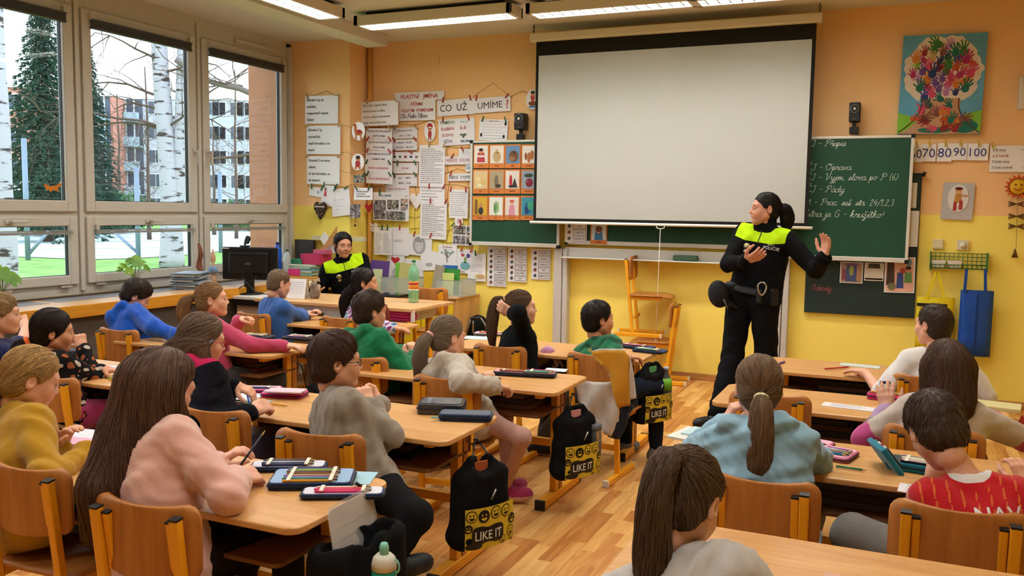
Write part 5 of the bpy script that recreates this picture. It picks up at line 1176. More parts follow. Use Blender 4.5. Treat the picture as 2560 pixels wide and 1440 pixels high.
OUT['off12'] = person('standing police officer in a black and neon jacket gesturing with both hands', atY(1912, 522, 6.45), yaw=116, pitch=0, hs=1.0, hip=hp12, tyaw=163, adult=True, sk='#c98f76', res=.0085, seed=21,
  top=dict(mat=FLE, ease=.026, hem=.07, collar=.06, paint=yoke, name='jacket'), bottom=dict(mat=PBL, ease=.02, fold=.005),
  shoes=dict(mat=mat('boot_black', '#121214', .5), h=.06),
  arms=(dict(w=atY(2060, 645, 6.12), d=(.12, -.05, 1), n=(-.75, -.65, .05), curl=.18, spread=.28, thumb=-.1, hint=(.6, .2, -1)), dict(w=atY(1866, 652, 6.16), d=(.75, -.45, .35), n=(.2, .5, .9), curl=.2, spread=.15, hint=(-1, .3, -1))),
  legs={1: dict(k=atY(1832, 885, 6.40), a=atZ(1790, 1042, .10), f=(-.65, -.6, 0)), -1: dict(k=atY(1915, 890, 6.42), a=atZ(1912, 1050, .10), f=(.1, -1, 0))},
  hair=dict(c='#15110f', style='pony', t=.008, front=.072, n=520, len=.16, ear=.028, tie=(0, -.105, .0), tails=[dict(p=[(0, -.10, .005), (0, -.15, -.01), (.0, -.165, -.08), (0, -.15, -.19)], r=[.024, .04, .044, .014])]))
# ------------------------------------------------------------------ lettering
_TC = {}
def text_mesh(s, bold=False, shear=0):
    k = (s, bold, shear)
    if k not in _TC:
        c = bpy.data.curves.new('lettering', 'FONT'); c.body = s; c.resolution_u = 2; c.shear = shear; c.space_line = 1
        if bold: c.offset = .012
        o = bpy.data.objects.new('t', c); COL.objects.link(o); bpy.context.view_layer.update()
        me = bpy.data.meshes.new_from_object(o); bpy.data.objects.remove(o); bpy.data.curves.remove(c)
        v = np.empty(len(me.vertices)*3, f4); me.vertices.foreach_get('co', v); v = v.reshape(-1, 3)
        F = [tuple(p.vertices) for p in me.polygons]; bpy.data.meshes.remove(me)
        _TC[k] = (v, F)
    return _TC[k]
PRINT = {}
def ink(c, rough=.8):
    if c not in PRINT: PRINT[c] = mat('ink_'+c[1:], c, rough)
    return PRINT[c]
def text(par, s, cx, cz, h, c='#222222', w=None, bold=False, shear=0, y=-.0022, align='c', name='lettering'):
    "flat lettering on a sheet: centre (cx,cz) in the sheet's plane, capital height h, at most w wide"
    v, F = text_mesh(s, bold, shear)
    if not len(v): return
    k = h/.73; wd = (v[:, 0].max()-v[:, 0].min())*k
    kx = k*(min(1, w/wd) if w else 1); wd = (v[:, 0].max()-v[:, 0].min())*kx
    x0 = {'c': cx-wd/2, 'l': cx, 'r': cx-wd}[align]-v[:, 0].min()*kx
    V = np.stack([v[:, 0]*kx+x0, np.full(len(v), y), v[:, 1]*k+cz-h/2], 1)
    q = MB(); q.add(V, F); return q.build(name, ink(c) if isinstance(c, str) else c, par)
# a joined-up school hand: strokes on a grid, x-height 1, baseline 0
G_ = {'a': (1.0, [[(.8, .85), (.45, 1), (.1, .7), (.1, .25), (.4, 0), (.75, .4), (.85, 1), (.8, .2), (1, 0), (1.15, .2)]]),
 'c': (.8, [[(.75, .8), (.45, 1), (.1, .6), (.15, .1), (.5, 0), (.9, .3)]]), 'd': (1.1, [[(.8, .85), (.45, 1), (.1, .7), (.1, .25), (.4, 0), (.75, .4), (1.0, 2.0), (.8, .2), (1, 0), (1.2, .2)]]),
 'e': (.75, [[(.05, .3), (.5, .6), (.55, .9), (.35, 1), (.1, .6), (.2, .1), (.5, 0), (.85, .3)]]), 'i': (.55, [[(0, .2), (.3, 1), (.2, .2), (.35, 0), (.6, .3)], [(.35, 1.4), (.38, 1.45)]]),
 'j': (.55, [[(0, .2), (.35, 1), (.15, -.8), (-.15, -1), (-.2, -.7), (.5, .2)], [(.4, 1.4), (.43, 1.45)]]), 'k': (1.0, [[(0, .2), (.5, 1.6), (.45, 2), (.3, 1.8), (.15, 0)], [(.2, .5), (.6, 1), (.65, .8), (.3, .55), (.7, 0), (1, .25)]]),
 'l': (.6, [[(0, .2), (.5, 1.6), (.45, 2), (.3, 1.7), (.2, .2), (.4, 0), (.65, .3)]]), 'm': (1.5, [[(0, .6), (.2, 1), (.2, 0), (.5, .95), (.65, .8), (.65, 0), (.95, .95), (1.1, .8), (1.1, .2), (1.3, 0), (1.55, .3)]]),
 'o': (.9, [[(.6, .95), (.3, 1), (.05, .5), (.3, 0), (.65, .4), (.55, .95), (.7, .85), (.95, .85)]]), 'p': (.95, [[(0, .3), (.3, 1.1), (.1, -1), (.25, .7), (.6, 1), (.75, .5), (.5, 0), (.35, .2), (.95, .25)]]),
 'r': (.75, [[(0, .2), (.25, 1.1), (.35, .85), (.6, .9), (.5, .2), (.65, 0), (.85, .3)]]), 's': (.7, [[(0, .2), (.4, 1.05), (.55, .4), (.35, 0), (.1, .15), (.75, .25)]]), 't': (.6, [[(0, .2), (.4, 1.8), (.25, .2), (.4, 0), (.65, .3)], [(.1, 1.2), (.6, 1.25)]]),
 'u': (1.05, [[(0, .5), (.2, 1), (.15, .2), (.4, 0), (.7, .4), (.8, 1), (.75, .2), (.95, 0), (1.15, .3)]]), 'v': (.85, [[(0, .7), (.2, 1), (.3, 0), (.65, .6), (.65, 1), (.9, .9)]]),
 'y': (1.0, [[(0, .6), (.2, 1), (.2, .2), (.4, 0), (.7, .5), (.8, 1), (.55, -.8), (.2, -1), (.15, -.7), (1, .2)]]), 'z': (.8, [[(0, .8), (.3, 1), (.55, .8), (.1, 0), (.5, -.1), (.3, -.8), (.05, -.8), (.85, .2)]]), 'h': (1.0, [[(0, .2), (.45, 1.6), (.4, 2), (.25, 1.7), (.15, 0), (.5, .95), (.7, .8), (.7, .1), (1, .2)]]), 'n': (1.0, [[(0, .6), (.2, 1), (.2, 0), (.5, .95), (.7, .8), (.7, .2), (.85, 0), (1.05, .3)]]), 'b': (.85, [[(0, .2), (.45, 1.6), (.4, 2), (.25, 1.7), (.15, .3), (.4, 0), (.65, .5), (.5, .9), (.9, .8)]]),
 'P': (1.3, [[(.5, 1.9), (.35, .3), (.15, 0), (0, .2)], [(.1, 1.5), (.5, 2), (1.1, 1.95), (1.15, 1.3), (.7, 1.0), (.5, 1.1)]]), 'O': (1.5, [[(.9, 2), (.3, 1.7), (.1, .8), (.4, .05), (.9, .1), (1.25, 1), (1.0, 1.9), (.7, 1.7), (.9, 1.5), (1.4, 1.9)]]), 'V': (1.4, [[(0, 1.6), (.25, 2), (.45, 1.6), (.5, 0), (1.0, 1.0), (1.1, 1.9), (1.4, 1.95)]]),
 'Z': (1.3, [[(.1, 1.7), (.4, 2), (1.1, 1.9), (.1, .05), (.5, .2), (1.2, 0)]]), 'G': (1.2, [[(1, 1.7), (.6, 2), (.15, 1.3), (.15, .4), (.5, 0), (.95, .3), (.95, .9), (.6, .9)]]), 'M': (1.7, [[(0, 0), (.3, 1.9), (.75, .4), (1.2, 1.9), (1.4, 0)]]), 'C': (1.2, [[(1, 1.7), (.6, 2), (.1, 1.3), (.15, .3), (.6, 0), (1.1, .4)]]), 'J': (.9, [[(.2, 1.9), (.8, 1.95)], [(.55, 1.9), (.5, .2), (.2, -.05), (0, .2)]]), 'T': (1.2, [[(0, 1.8), (.5, 2), (1.2, 1.9)], [(.6, 1.95), (.45, .2), (.2, 0)]]),
 '1': (.6, [[(.05, 1.3), (.4, 1.9), (.3, 0)]]), '2': (.9, [[(.1, 1.5), (.4, 1.9), (.7, 1.5), (.1, 0), (.8, .05)]]), '3': (.85, [[(.1, 1.7), (.5, 1.9), (.6, 1.4), (.3, 1.05), (.65, .6), (.4, 0), (.05, .2)]]), '4': (.95, [[(.5, 1.9), (.1, .8), (.85, .8)], [(.65, 1.3), (.5, 0)]]), '6': (.95, [[(.7, 1.9), (.2, 1.2), (.15, .3), (.5, 0), (.75, .4), (.5, .95), (.2, .6)]]),
 '(': (.5, [[(.4, 2.1), (.1, 1), (.25, -.2)]]), ')': (.5, [[(.1, 2.1), (.35, 1), (.05, -.2)]]), '/': (.6, [[(0, -.2), (.6, 2)]]), '-': (.8, [[(.1, .8), (.65, .85)]]), '.': (.4, [[(.1, .05), (.14, .0)]]), ',': (.4, [[(.15, .1), (.05, -.3)]]), '!': (.5, [[(.3, 1.9), (.2, .5)], [(.12, .05), (.16, 0)]]), ' ': (.7, [])}
ACC = {'á': 'a', 'é': 'e', 'í': 'i', 'ř': 'r', 'š': 's', 'ž': 'z', 'Č': 'C', 'č': 'c', 'ě': 'e', 'ů': 'u'}
def script(par, s, x, z, xh, c, w=.0022, y=-.003, slant=.22, name='handwriting', jit=.03, wx=1.):
    "handwriting as thin raised strokes; x,z: start on the baseline in the parent's plane"
    q = MB(); g = np.random.default_rng(len(s)*7+3); x0 = x
    for ch in s:
        b_ = ACC.get(ch, ch); wd, st = G_.get(b_, (.6, [])); st = [list(p) for p in st]
        up = 2.35 if b_.isupper() else 1.4
        if ch in 'áéí': st = [p for p in st if len(p) > 2]; st.append([(.35, up), (.6, up+.45)])
        elif ch != b_ and ch != 'ů': st.append([(.2, up+.35), (.4, up), (.65, up+.4)])
        for p in st:
            P = [(x+(a*wx+slant*b2)*xh+g.normal(0, jit)*xh, z+b2*xh+g.normal(0, jit)*xh) for a, b2 in p]
            P = spline([(a, y, b2) for a, b2 in P], 4) if len(P) > 2 else [np.array((a, y, b2)) for a, b2 in P]
            V = []; F = []
            y -= .00006
            for i, p_ in enumerate(P):
                p_ = p_+np.array([0, -.000012*i, 0]); d = P[min(i+1, len(P)-1)]-P[max(i-1, 0)]; n_ = np.array([-d[2], 0, d[0]]); n_ = n_/(np.linalg.norm(n_)+1e-9)*w/2; V += [p_-n_, p_+n_]
            F = [(2*i, 2*i+1, 2*i+3, 2*i+2) for i in range(len(P)-1)]; q.add(V, F)
        x += wd*xh*wx
    return q.build(name, ink(c) if isinstance(c, str) else c, par)
# ------------------------------------------------------------------ sheets on the wall
PAPER = mat('paper_white', '#eeedf1', .7); PAPERG = mat('paper_laminated', '#e9e8ee', .3)
YW = YF-.012; YPW = YP-.012
def dims(b, Y):
    cx, cy = (b[0]+b[2])/2, (b[1]+b[3])/2; c = atY(cx, cy, Y)
    return c, abs(atY(b[2], cy, Y)[0]-atY(b[0], cy, Y)[0]), abs(atY(cx, b[1], Y)[2]-atY(cx, b[3], Y)[2])
def Zb(x0, y0, x1, y1): return (700+x0/2.571, 180+y0/2.571, 700+x1/2.571, 180+y1/2.571)      # box read off the enlarged notice area
PEGS = []; SHN = [0]
def sheet(b, Y, label, m=None, rot=0, cat='poster', name='paper_sheet', group=None, pegs=(), short=None, curl=.0, shape=None):
    SHN[0] += 1; Y -= .0011*(SHN[0]*4 % 9); c, w, h = dims(b, Y); q = MB()
    if shape is None:
        nx = 5; V = []; F = []; cv = lambda t: -curl*(t*t)
        for k in (0, 1):
            for i in range(nx+1):
                t = 2*i/nx-1
                for zz in (-h/2, h/2): V.append((t*w/2, (0 if k else .0015)+cv(t), zz))
        I = lambda k, i, j: k*(nx+1)*2+i*2+j
        for i in range(nx): F += [(I(1, i, 0), I(1, i+1, 0), I(1, i+1, 1), I(1, i, 1)), (I(0, i, 0), I(0, i, 1), I(0, i+1, 1), I(0, i+1, 0)), (I(0, i, 0), I(0, i+1, 0), I(1, i+1, 0), I(1, i, 0)), (I(0, i, 1), I(1, i, 1), I(1, i+1, 1), I(0, i+1, 1))]
        F += [(I(0, 0, 0), I(1, 0, 0), I(1, 0, 1), I(0, 0, 1)), (I(0, nx, 0), I(0, nx, 1), I(1, nx, 1), I(1, nx, 0))]
        q.add(V, F)
    else: q.prism([(x*w/2, y*h/2) for x, y in shape], .002, MWALL)
    o = q.build(name, m or PAPER); o.location = c; o.rotation_euler = (0, R(rot), 0); tag(o, label, cat, group)
    for px, col, a in pegs: PEGS.append((o, px, h, w, col, a, short or label))
    return o, w, h
def lines(o, w, h, n, c='#77757c', x0=-.42, x1=.42, z0=.4, z1=-.4, th=.012, rag=1, seed=0):
    "rows of unreadably small print"
    g = np.random.default_rng(seed+n); q = MB()
    for k in range(n):
        z = (z0+(z1-z0)*k/max(1, n-1))*h; e = x1-(g.uniform(0, .5)*rag if g.uniform() < .5 else 0)*(x1-x0); x = x0*w
        while x < e*w-.004:
            l = g.uniform(.012, .035); xe = min(x+l, e*w); q.add([(x, -.0022, z-th*h/2), (xe, -.0022, z-th*h/2), (xe, -.0022, z+th*h/2), (x, -.0022, z+th*h/2)], [(0, 1, 2, 3)]); x = xe+.006
    r_ = q.build('small_print', ink(c), o); r_['kind'] = 'stuff'; return r_
def photo_mat(name, cols, sc=9):
    if name in MATS: return MATS[name]
    m = mat(name, cols[0], .35); N, L, b = nodes(m); tc = N.new('ShaderNodeTexCoord'); n = N.new('ShaderNodeTexNoise'); n.inputs['Scale'].default_value = sc; n.inputs['Detail'].default_value = 4; L.new(tc.outputs['Object'], n.inputs[0])
    rp = N.new('ShaderNodeValToRGB'); rp.color_ramp.interpolation = 'CONSTANT'; e = rp.color_ramp.elements; e[0].color = lin(cols[0]); e[0].position = 0; e[1].color = lin(cols[1]); e[1].position = .4
    for i, c_ in enumerate(cols[2:]): q = e.new(.46+.06*i); q.color = lin(c_)
    L.new(n.outputs[0], rp.inputs[0]); L.new(rp.outputs[0], b.inputs['Base Color']); return m
def patch(o, x0, z0, x1, z1, m, name='printed_picture', y=-.0025):
    return MB().bb((x0, y-.0006, z0), (x1, y, z1)).build(name, m, o)
def blob(o, cx, cz, rx, rz, m, name='drawn_shape', n=14, y=-.003, pts=None, rot=0):
    P = pts or [(math.cos(2*math.pi*i/n), math.sin(2*math.pi*i/n)) for i in range(n)]; ca, sa = math.cos(R(rot)), math.sin(R(rot))
    P = [(cx+(x*rx*ca-z*rz*sa), cz+(x*rx*sa+z*rz*ca)) for x, z in P]; return MB().prism(P, .0006, MWALL, (0, y, 0)).build(name, m if not isinstance(m, str) else ink(m), o)
HEART = [(.0, -1), (.55, -.35), (.95, .2), (.9, .65), (.55, .9), (.2, .75), (0, .45), (-.2, .75), (-.55, .9), (-.9, .65), (-.95, .2), (-.55, -.35)]
ROUND = [(math.cos(2*math.pi*i/18), math.sin(2*math.pi*i/18)) for i in range(18)]
N3 = 'notices pegged to the string net'
def notice(b, Y, label, rows, c='#222222', bold=True, h=None, short=None, pegs=(), rot=0, align='c', m=None, lm=.06, shear=0):
    o, w, hh = sheet(b, Y, label, m or PAPERG, rot, 'notice', 'notice_sheet', N3, pegs, short); n = len(rows); th = h or hh*.5/n
    for i, r_ in enumerate(rows):
        cc_ = c
        if isinstance(r_, tuple): r_, cc_ = r_
        text(o, r_, (-w/2+lm*w) if align == 'l' else 0, hh*(.5-(i+.62)/(n+.25)), th, cc_, w*(1-2*lm), bold, shear, align=align)
    return o, w, hh
RED, GRN, NAT = '#a52420', '#1f5a35', '#b59a6a'
notice(Zb(160, 152, 372, 332), YPW, 'top sheet on the pilaster about the long u at the beginning', ['Dlouhé ú je na', 'začátku,', 'nezapomeň napsat', 'čárku!'], align='l', h=.026, rot=1, pegs=((-.42, NAT, 0), (.5, NAT, 80)), short='top pilaster sheet')
notice(Zb(170, 345, 386, 528), YPW, 'middle sheet on the pilaster about the ringed u in the middle', ['Dlouhé ů je', 'uprostřed,', 'napiš kroužek, a to', 'hned!'], align='l', h=.026, rot=1, pegs=((-.48, NAT, 60), (.5, NAT, 60)), short='middle pilaster sheet')
notice(Zb(172, 542, 382, 722), YPW, 'bottom sheet on the pilaster about the ringed u at the end', ['Dlouhé ů na konci', 'máme,', 'je tam kroužek, to', 'už známe!'], align='l', h=.026, rot=1, pegs=((-.48, NAT, 60), (.5, NAT, 60)), short='bottom pilaster sheet')
notice(Zb(520, 188, 758, 345), YF-.115, 'laminated rhyme about starting a sentence with a capital', ['Kdo chce napsat větu,', 'která se má k světu,', 'začne velkým písmenem,', 'jinak musí z kola ven.'], '#6b6660', True, .024, align='l', rot=-1, pegs=((-.3, NAT, 20), (.45, NAT, -30)), short='capital letter rhyme')
notice(Zb(735, 128, 1052, 182), YW-.004, 'red headed strip reading VLASTNÍ JMÉNA', [('VLASTNÍ   JMÉNA', '#b33a33')], h=.042)
o, w, hh = notice(Zb(765, 180, 997, 312), YW-.002, 'sheet on writing proper names with a capital letter', [('PÍŠEME', '#b33a33'), ('VELKÝM  PÍSMENEM', '#b33a33'), ''], h=.034)
script(o, 'Ola Praha Vltava', -w*.46, -hh*.36, .021, '#3a3a44', .004, jit=.01)
for nm, bx, tx in (('CO UŽ', (1010, 175, 1245, 278), 'CO  UŽ'), ('UMÍME?', (1243, 162, 1480, 258), 'UMÍME')):
    o, w, hh = notice(Zb(*bx), YW-.003, 'white heading card handwritten '+nm, [''], pegs=((-.32 if nm[0] == 'C' else -.4, RED, 10), (.42, RED, -15 if nm[0] == 'C' else 40)), rot=-2, short='heading card '+nm)
    text(o, tx, -w*.05, 0, hh*.46, '#3c3c42', w*.74)
    if nm[0] == 'U': text(o, '?', w*.42, 0, hh*.6, '#c2596a', bold=True)
o, w, hh = sheet(Zb(1018, 300, 1250, 470), YW, 'letter-syllable-word-sentence sheet with handwriting samples', PAPERG, -2, 'notice', 'notice_sheet', N3, ((-.35, RED, 5), (.35, RED, -20)), 'letter to sentence sheet')
for k, (s_, c_, t_) in enumerate((('PÍSMENO', '#3f7a4a', 'l m a'), ('SLABIKA', '#b0433c', 'la lo'), ('SLOVO', '#b0433c', 'myje'), ('VĚTA', '#3a4a86', 'Jedu domů.'))):
    z = hh*(.38-.24*k); text(o, s_, -w*.24, z, .030, c_, w*.46, True); script(o, t_, w*.10, z-.014, .018 if k < 3 else .013, ('#8fc0d8', '#c2596a', '#333333', '#3a4a86')[k], .0035)
o, w, hh = sheet(Zb(1280, 305, 1462, 440), YW, 'small-print sheet with little birds left of the speaker', PAPER, 3, 'notice', 'notice_sheet', N3, ((-.38, GRN, 25), (.42, GRN, -20)), 'sheet with little birds')
lines(o, w, hh, 7, '#8a8680'); text(o, 'VYJMENOVANÁ', 0, hh*.42, .012, '#8a3a34', w*.5, True)
for dx, dz in ((.42, .3), (-.42, -.25), (.38, -.3)): blob(o, w*dx, hh*dz, .012, .018, '#3a3a40')
for i, (bx, t1, t2, c_) in enumerate((((553, 362, 720, 430), 'SLOVA PROTIKLADNÁ', 'ANTONYMA', '#454a6e'), ((553, 432, 722, 505), 'SLOVA SOUZNAČNÁ', 'SYNONYMA', '#454a6e'), ((550, 507, 720, 580), 'SLOVA MNOHOZNAČNÁ', 'HOMONYMA', '#454a6e'), ((545, 580, 720, 655), 'SLOVA NADŘAZENÁ', '', '#c2474a'), ((553, 655, 722, 718), 'SLOVA PODŘAZENÁ', '', '#c2474a'))):
    notice(Zb(*bx), YF-.11-.003*(i % 2), 'grammar word card reading '+t1, [(t1, c_)]+([(t2, c_)] if t2 else []), h=.02, rot=2, pegs=((-.42, (NAT, RED, RED, GRN, GRN)[i], 30), (.42, (NAT, RED, RED, GRN, GRN)[i], -35)), short='card '+t1)
for i, (bx, t1, t2) in enumerate((((723, 357, 883, 428), 'VŠECHNO x NIC', 'NOC  x  DEN'), ((722, 434, 880, 503), 'ZMIZET ~ KLUK', 'POVÍDAT ~ MLUVIT'), ((722, 660, 880, 735), 'BUK      SMRK', 'BŘÍZA    DUB'))):
    notice(Zb(*bx), YW-.004, 'example word card reading '+t1.split(' ')[0], [(t1, '#55607a'), (t2, '#55607a')], h=.018, rot=-1, pegs=((-.4, (NAT, RED, GRN)[i], -30), (.45, (NAT, RED, GRN)[i], -40)), short='example card '+t1.split(' ')[0])
o, w, hh = notice(Zb(720, 515, 895, 575), YW-.003, 'card strip with small pictures of homonyms', [''], rot=1, pegs=((-.4, RED, 0), (.2, RED, -60)), short='homonym picture strip')
for k, c_ in enumerate(('#2c3440', '#5b7a4a', '#8a2f2a', '#3a4a6a', '#7a6a4a')): blob(o, w*(-.4+.2*k), 0, .016, .012, c_)
notice(Zb(727, 585, 885, 652), YW-.003, 'word card reading STROMY', [('STROMY', '#d08a92')], h=.018, pegs=((-.3, GRN, 0), (.42, GRN, -30)), short='card STROMY')
notice(Zb(677, 720, 830, 785), YW-.005, 'word card reading SLOVA SOUŘADNÁ', [('SLOVA SOUŘADNÁ', '#d08a92')], h=.018, pegs=((-.4, GRN, 80),), short='card SLOVA SOUŘADNÁ')
for i, (bx, n_, lb) in enumerate((((893, 470, 1058, 738), 18, 'tall printed page below the chief cut-out'), ((897, 735, 1058, 832), 5, 'short continuation page in the tall printed column'), ((900, 830, 1070, 1075), 17, 'lowest long page of the printed column'))):
    o, w, hh = sheet(Zb(*bx), YW-.006, lb, PAPER, 1, 'notice', 'notice_sheet', N3, ((-.1, (NAT, RED, RED)[i], 0), (.48, (NAT, RED, RED)[i], 30)), lb); lines(o, w, hh, n_, '#6f6f80', seed=i, th=.012 if n_ > 6 else .03)
notice(Zb(1150, 495, 1232, 542), YW, 'small card reading I - Í', ['I - Í'], '#55607a', False, .03, rot=2, pegs=((-.2, RED, -30), (.7, RED, 10)), short='small card I - Í')
notice(Zb(1060, 540, 1234, 594), YW-.003, 'card handwritten MĚKKÉ SOUHL', [('MĚKKÉ  SOUHL', '#b0546a')], bold=False, h=.034, rot=-1, pegs=((-.2, RED, 35),), short='card MĚKKÉ SOUHL')
notice(Zb(1192, 592, 1236, 640), YW-.002, 'tiny turquoise card by the board edge', [('ČBŠ', '#4a9ab0')], h=.03)
notice(Zb(1078, 652, 1236, 700), YW-.003, 'card handwritten NENÍ VYJME', ['NENÍ  VYJME'], '#3c3c42', False, .032, rot=-1, pegs=((-.35, RED, 25),), short='card NENÍ VYJME')
o, w, hh = sheet(Zb(1088, 755, 1207, 940), YW-.002, 'printed page beside the green board edge', PAPER, 1, 'notice', 'notice_sheet', N3, ((-.4, RED, 15), (.4, RED, -5)), 'page beside the board'); lines(o, w, hh, 12, '#77777f', seed=5)
# photo sheets
PH = [photo_mat('photo_crowd', ['#2c3038', '#6a6f78', '#a58f80', '#3f4f6f', '#c9c5c0'], 26), photo_mat('photo_green', ['#3a4434', '#8a8a80', '#5a5248', '#b5b0a8', '#2c2c2c'], 20), photo_mat('photo_blue', ['#2a3550', '#7a86a0', '#b58a70', '#d0ccc8', '#39322c'], 24)]
o, w, hh = sheet(Zb(598, 775, 828, 955), YF-.06, 'school trip collage with five photographs', PAPERG, 1, 'photo collage', 'photo_collage', None, ((-.3, GRN, 0),), 'school trip collage')
script(o, 'Škola v přírodě', -w*.36, hh*.36, .013, '#5f8fb0', .003); text(o, '2023', w*.42, hh*.38, .016, '#77757c')
for k, (x0, z0, x1, z1) in enumerate(((-.48, -.46, -.14, .22), (-.10, -.1, .22, .24), (.27, -.12, .47, .30), (-.12, -.47, .12, -.16), (.13, -.47, .40, -.16))): patch(o, x0*w, z0*hh, x1*w, z1*hh, PH[k % 3])
o, w, hh = sheet(Zb(1110, 985, 1234, 1115), YW-.003, 'sheet of four class photographs by the board corner', PAPERG, 2, 'photo collage', 'photo_collage', None, ((-.1, RED, 20), (-.5, GRN, 40)), 'four class photographs')
for k, (x0, z0, x1, z1) in enumerate(((-.46, .05, .16, .46), (.22, .05, .48, .46), (-.46, -.42, .16, -.03), (.22, -.42, .48, -.03))): patch(o, x0*w, z0*hh, x1*w, z1*hh, PH[(k+1) % 3])
o, w, hh = sheet(Zb(605, 1000, 717, 1175), YF-.06, 'two-column document with a red heading', PAPER, 0, 'notice', 'notice_sheet', N3, ((.0, GRN, 10), (.3, GRN, 0)), 'two-column document'); text(o, 'DOMÁCÍ ŘÁD', w*.05, hh*.43, .014, '#c2474a', w*.6, True); lines(o, w, hh, 16, '#8f8d92', -.44, -.05, .3, -.42, seed=2); lines(o, w, hh, 16, '#8f8d92', .03, .44, .3, -.42, seed=3)
o, w, hh = sheet(Zb(716, 1000, 828, 1180), YW-.004, 'mostly blank document beside the two-column page', PAPER, 1, 'notice', 'notice_sheet', N3, ((.0, RED, 5),), 'mostly blank document'); lines(o, w, hh, 2, '#5a5a60', -.35, .2, .05, .0)
# drawings
o, w, hh = sheet(Zb(815, 1045, 975, 1180), YW-.006, 'pencil portrait drawing of a long-haired face', PAPER, 3, 'drawing', 'drawing', None, ((-.2, RED, 15), (.46, RED, 20)), 'pencil portrait')
blob(o, 0, .0, w*.26, hh*.42, '#a9a9ad'); blob(o, 0, -.02*hh, w*.16, hh*.3, '#d0d0d4', y=-.0036); blob(o, 0, .25*hh, w*.2, hh*.13, '#98989c', y=-.004)
for dx in (-.07, .07): blob(o, dx*w, 0, .006, .004, '#55555a', y=-.0044)
o, w, hh = sheet(Zb(690, 1180, 800, 1335), YW-.002, 'drawing of a big red heart with a figure below', PAPER, 0, 'drawing', 'drawing'); blob(o, -.02*w, hh*.3, w*.26, hh*.16, '#c02a3c', pts=HEART); blob(o, 0, -.22*hh, w*.2, hh*.2, '#b5b0c0'); blob(o, 0, -.25*hh, w*.15, hh*.15, '#d0cdd8', y=-.0036)
o, w, hh = sheet(Zb(800, 1205, 922, 1310), YW-.001, 'blank white paper heart below the portrait', PAPER, 3, 'drawing', 'drawing')
o, w, hh = sheet(Zb(905, 1150, 1035, 1275), YW-.003, 'rounded white paper with a faint grey drawing', PAPER, -4, 'drawing', 'drawing', shape=[(-1, -1), (1, -1), (1, .4), (.7, .85), (.2, 1), (-.4, .8), (-1, .5)]); blob(o, -.1*w, -.2*hh, w*.18, hh*.1, '#b9b7bd')
o, w, hh = sheet(Zb(1018, 1110, 1135, 1248), YW-.004, 'drawing of a bare brown tree with colourful letters', PAPER, 1, 'drawing', 'drawing'); q = MB(); g = np.random.default_rng(9)
branches(q, (0, -.004, -hh*.34), (0, 0, 1), hh*.55, .004, 2, 0, g)
for a in (-.9, -.4, .4, .9): branches(q, (0, -.004, -hh*.1), (a, 0, 1), hh*.4, .003, 2, 0, g)
q.v = [(x, min(max(y, -.006), -.002), z) for x, y, z in q.v]; q.build('drawn_tree', ink('#8a7a62'), o); text(o, 'les barevný', 0, hh*.4, .018, '#a5483a', w*.6, True)
for k, c_ in enumerate(('#7aa08a', '#9ab0a8', '#8ab59a', '#a0a8b8')): blob(o, w*(-.3+.2*k), hh*(.12+.06*(k % 2)), .014, .01, c_)
o, w, hh = sheet(Zb(1135, 1140, 1247, 1295), YW-.007, 'drawing of flowers in a turquoise pot', PAPER, 2, 'drawing', 'drawing', None, ((-.2, '#c2542a', 35), (.35, '#c2542a', 30)), 'flower pot drawing')
blob(o, 0, -.18*hh, w*.28, hh*.16, '#7ab5bf'); blob(o, -.16*w, .25*hh, w*.1, hh*.07, '#b03a44', pts=HEART); blob(o, .16*w, .24*hh, w*.11, hh*.09, '#5a4a9a'); blob(o, 0, .06*hh, w*.07, hh*.14, '#7aa35a'); text(o, 'školník', -.15*w, -.43*hh, .016, '#7a3a3a', w*.5, True)
o, w, hh = sheet(Zb(1207, 1165, 1322, 1345), YW-.002, 'letter page with a rainbow drawn at the bottom', PAPER, 0, 'drawing', 'drawing', None, ((-.05, GRN, -5),), 'rainbow letter'); lines(o, w, hh, 9, '#a9a7b0', -.3, .3, .35, -.15); 
for k, c_ in enumerate(('#e0c88a', '#c9b06a', '#d8a0a0')): blob(o, .2*w, -.32*hh, w*(.28-.07*k), hh*(.09-.025*k), c_, y=-.003-.0007*k)
o, w, hh = sheet(Zb(188, 740, 270, 800), YPW, 'small pale note pegged under the pilaster sheets', PAPER, 8, 'drawing', 'drawing', None, ((-.3, GRN, 0), (.5, GRN, 20)), 'small pale note'); blob(o, .2*w, 0, .01, .012, '#7aa0b8')
o, w, hh = sheet(Zb(266, 728, 350, 862), YPW-.003, 'drawing of a little figure in a red dress', PAPER, 5, 'drawing', 'drawing', None, ((-.3, GRN, 10), (.6, GRN, 40)), 'red dress drawing'); blob(o, -.2*w, .1*hh, .018, .03, '#c2474a', pts=[(-.4, 1), (.4, 1), (1, -1), (-1, -1)]); blob(o, -.2*w, .3*hh, .012, .014, '#8a5a3a')
o, w, hh = sheet(Zb(330, 750, 450, 925), YPW-.005, 'tilted white letter with faint blue writing', PAPER, -6, 'drawing', 'drawing', None, ((-.2, GRN, 50), (.4, GRN, 60)), 'tilted letter'); lines(o, w, hh, 4, '#9fb0d0', -.3, .2, .1, -.25)
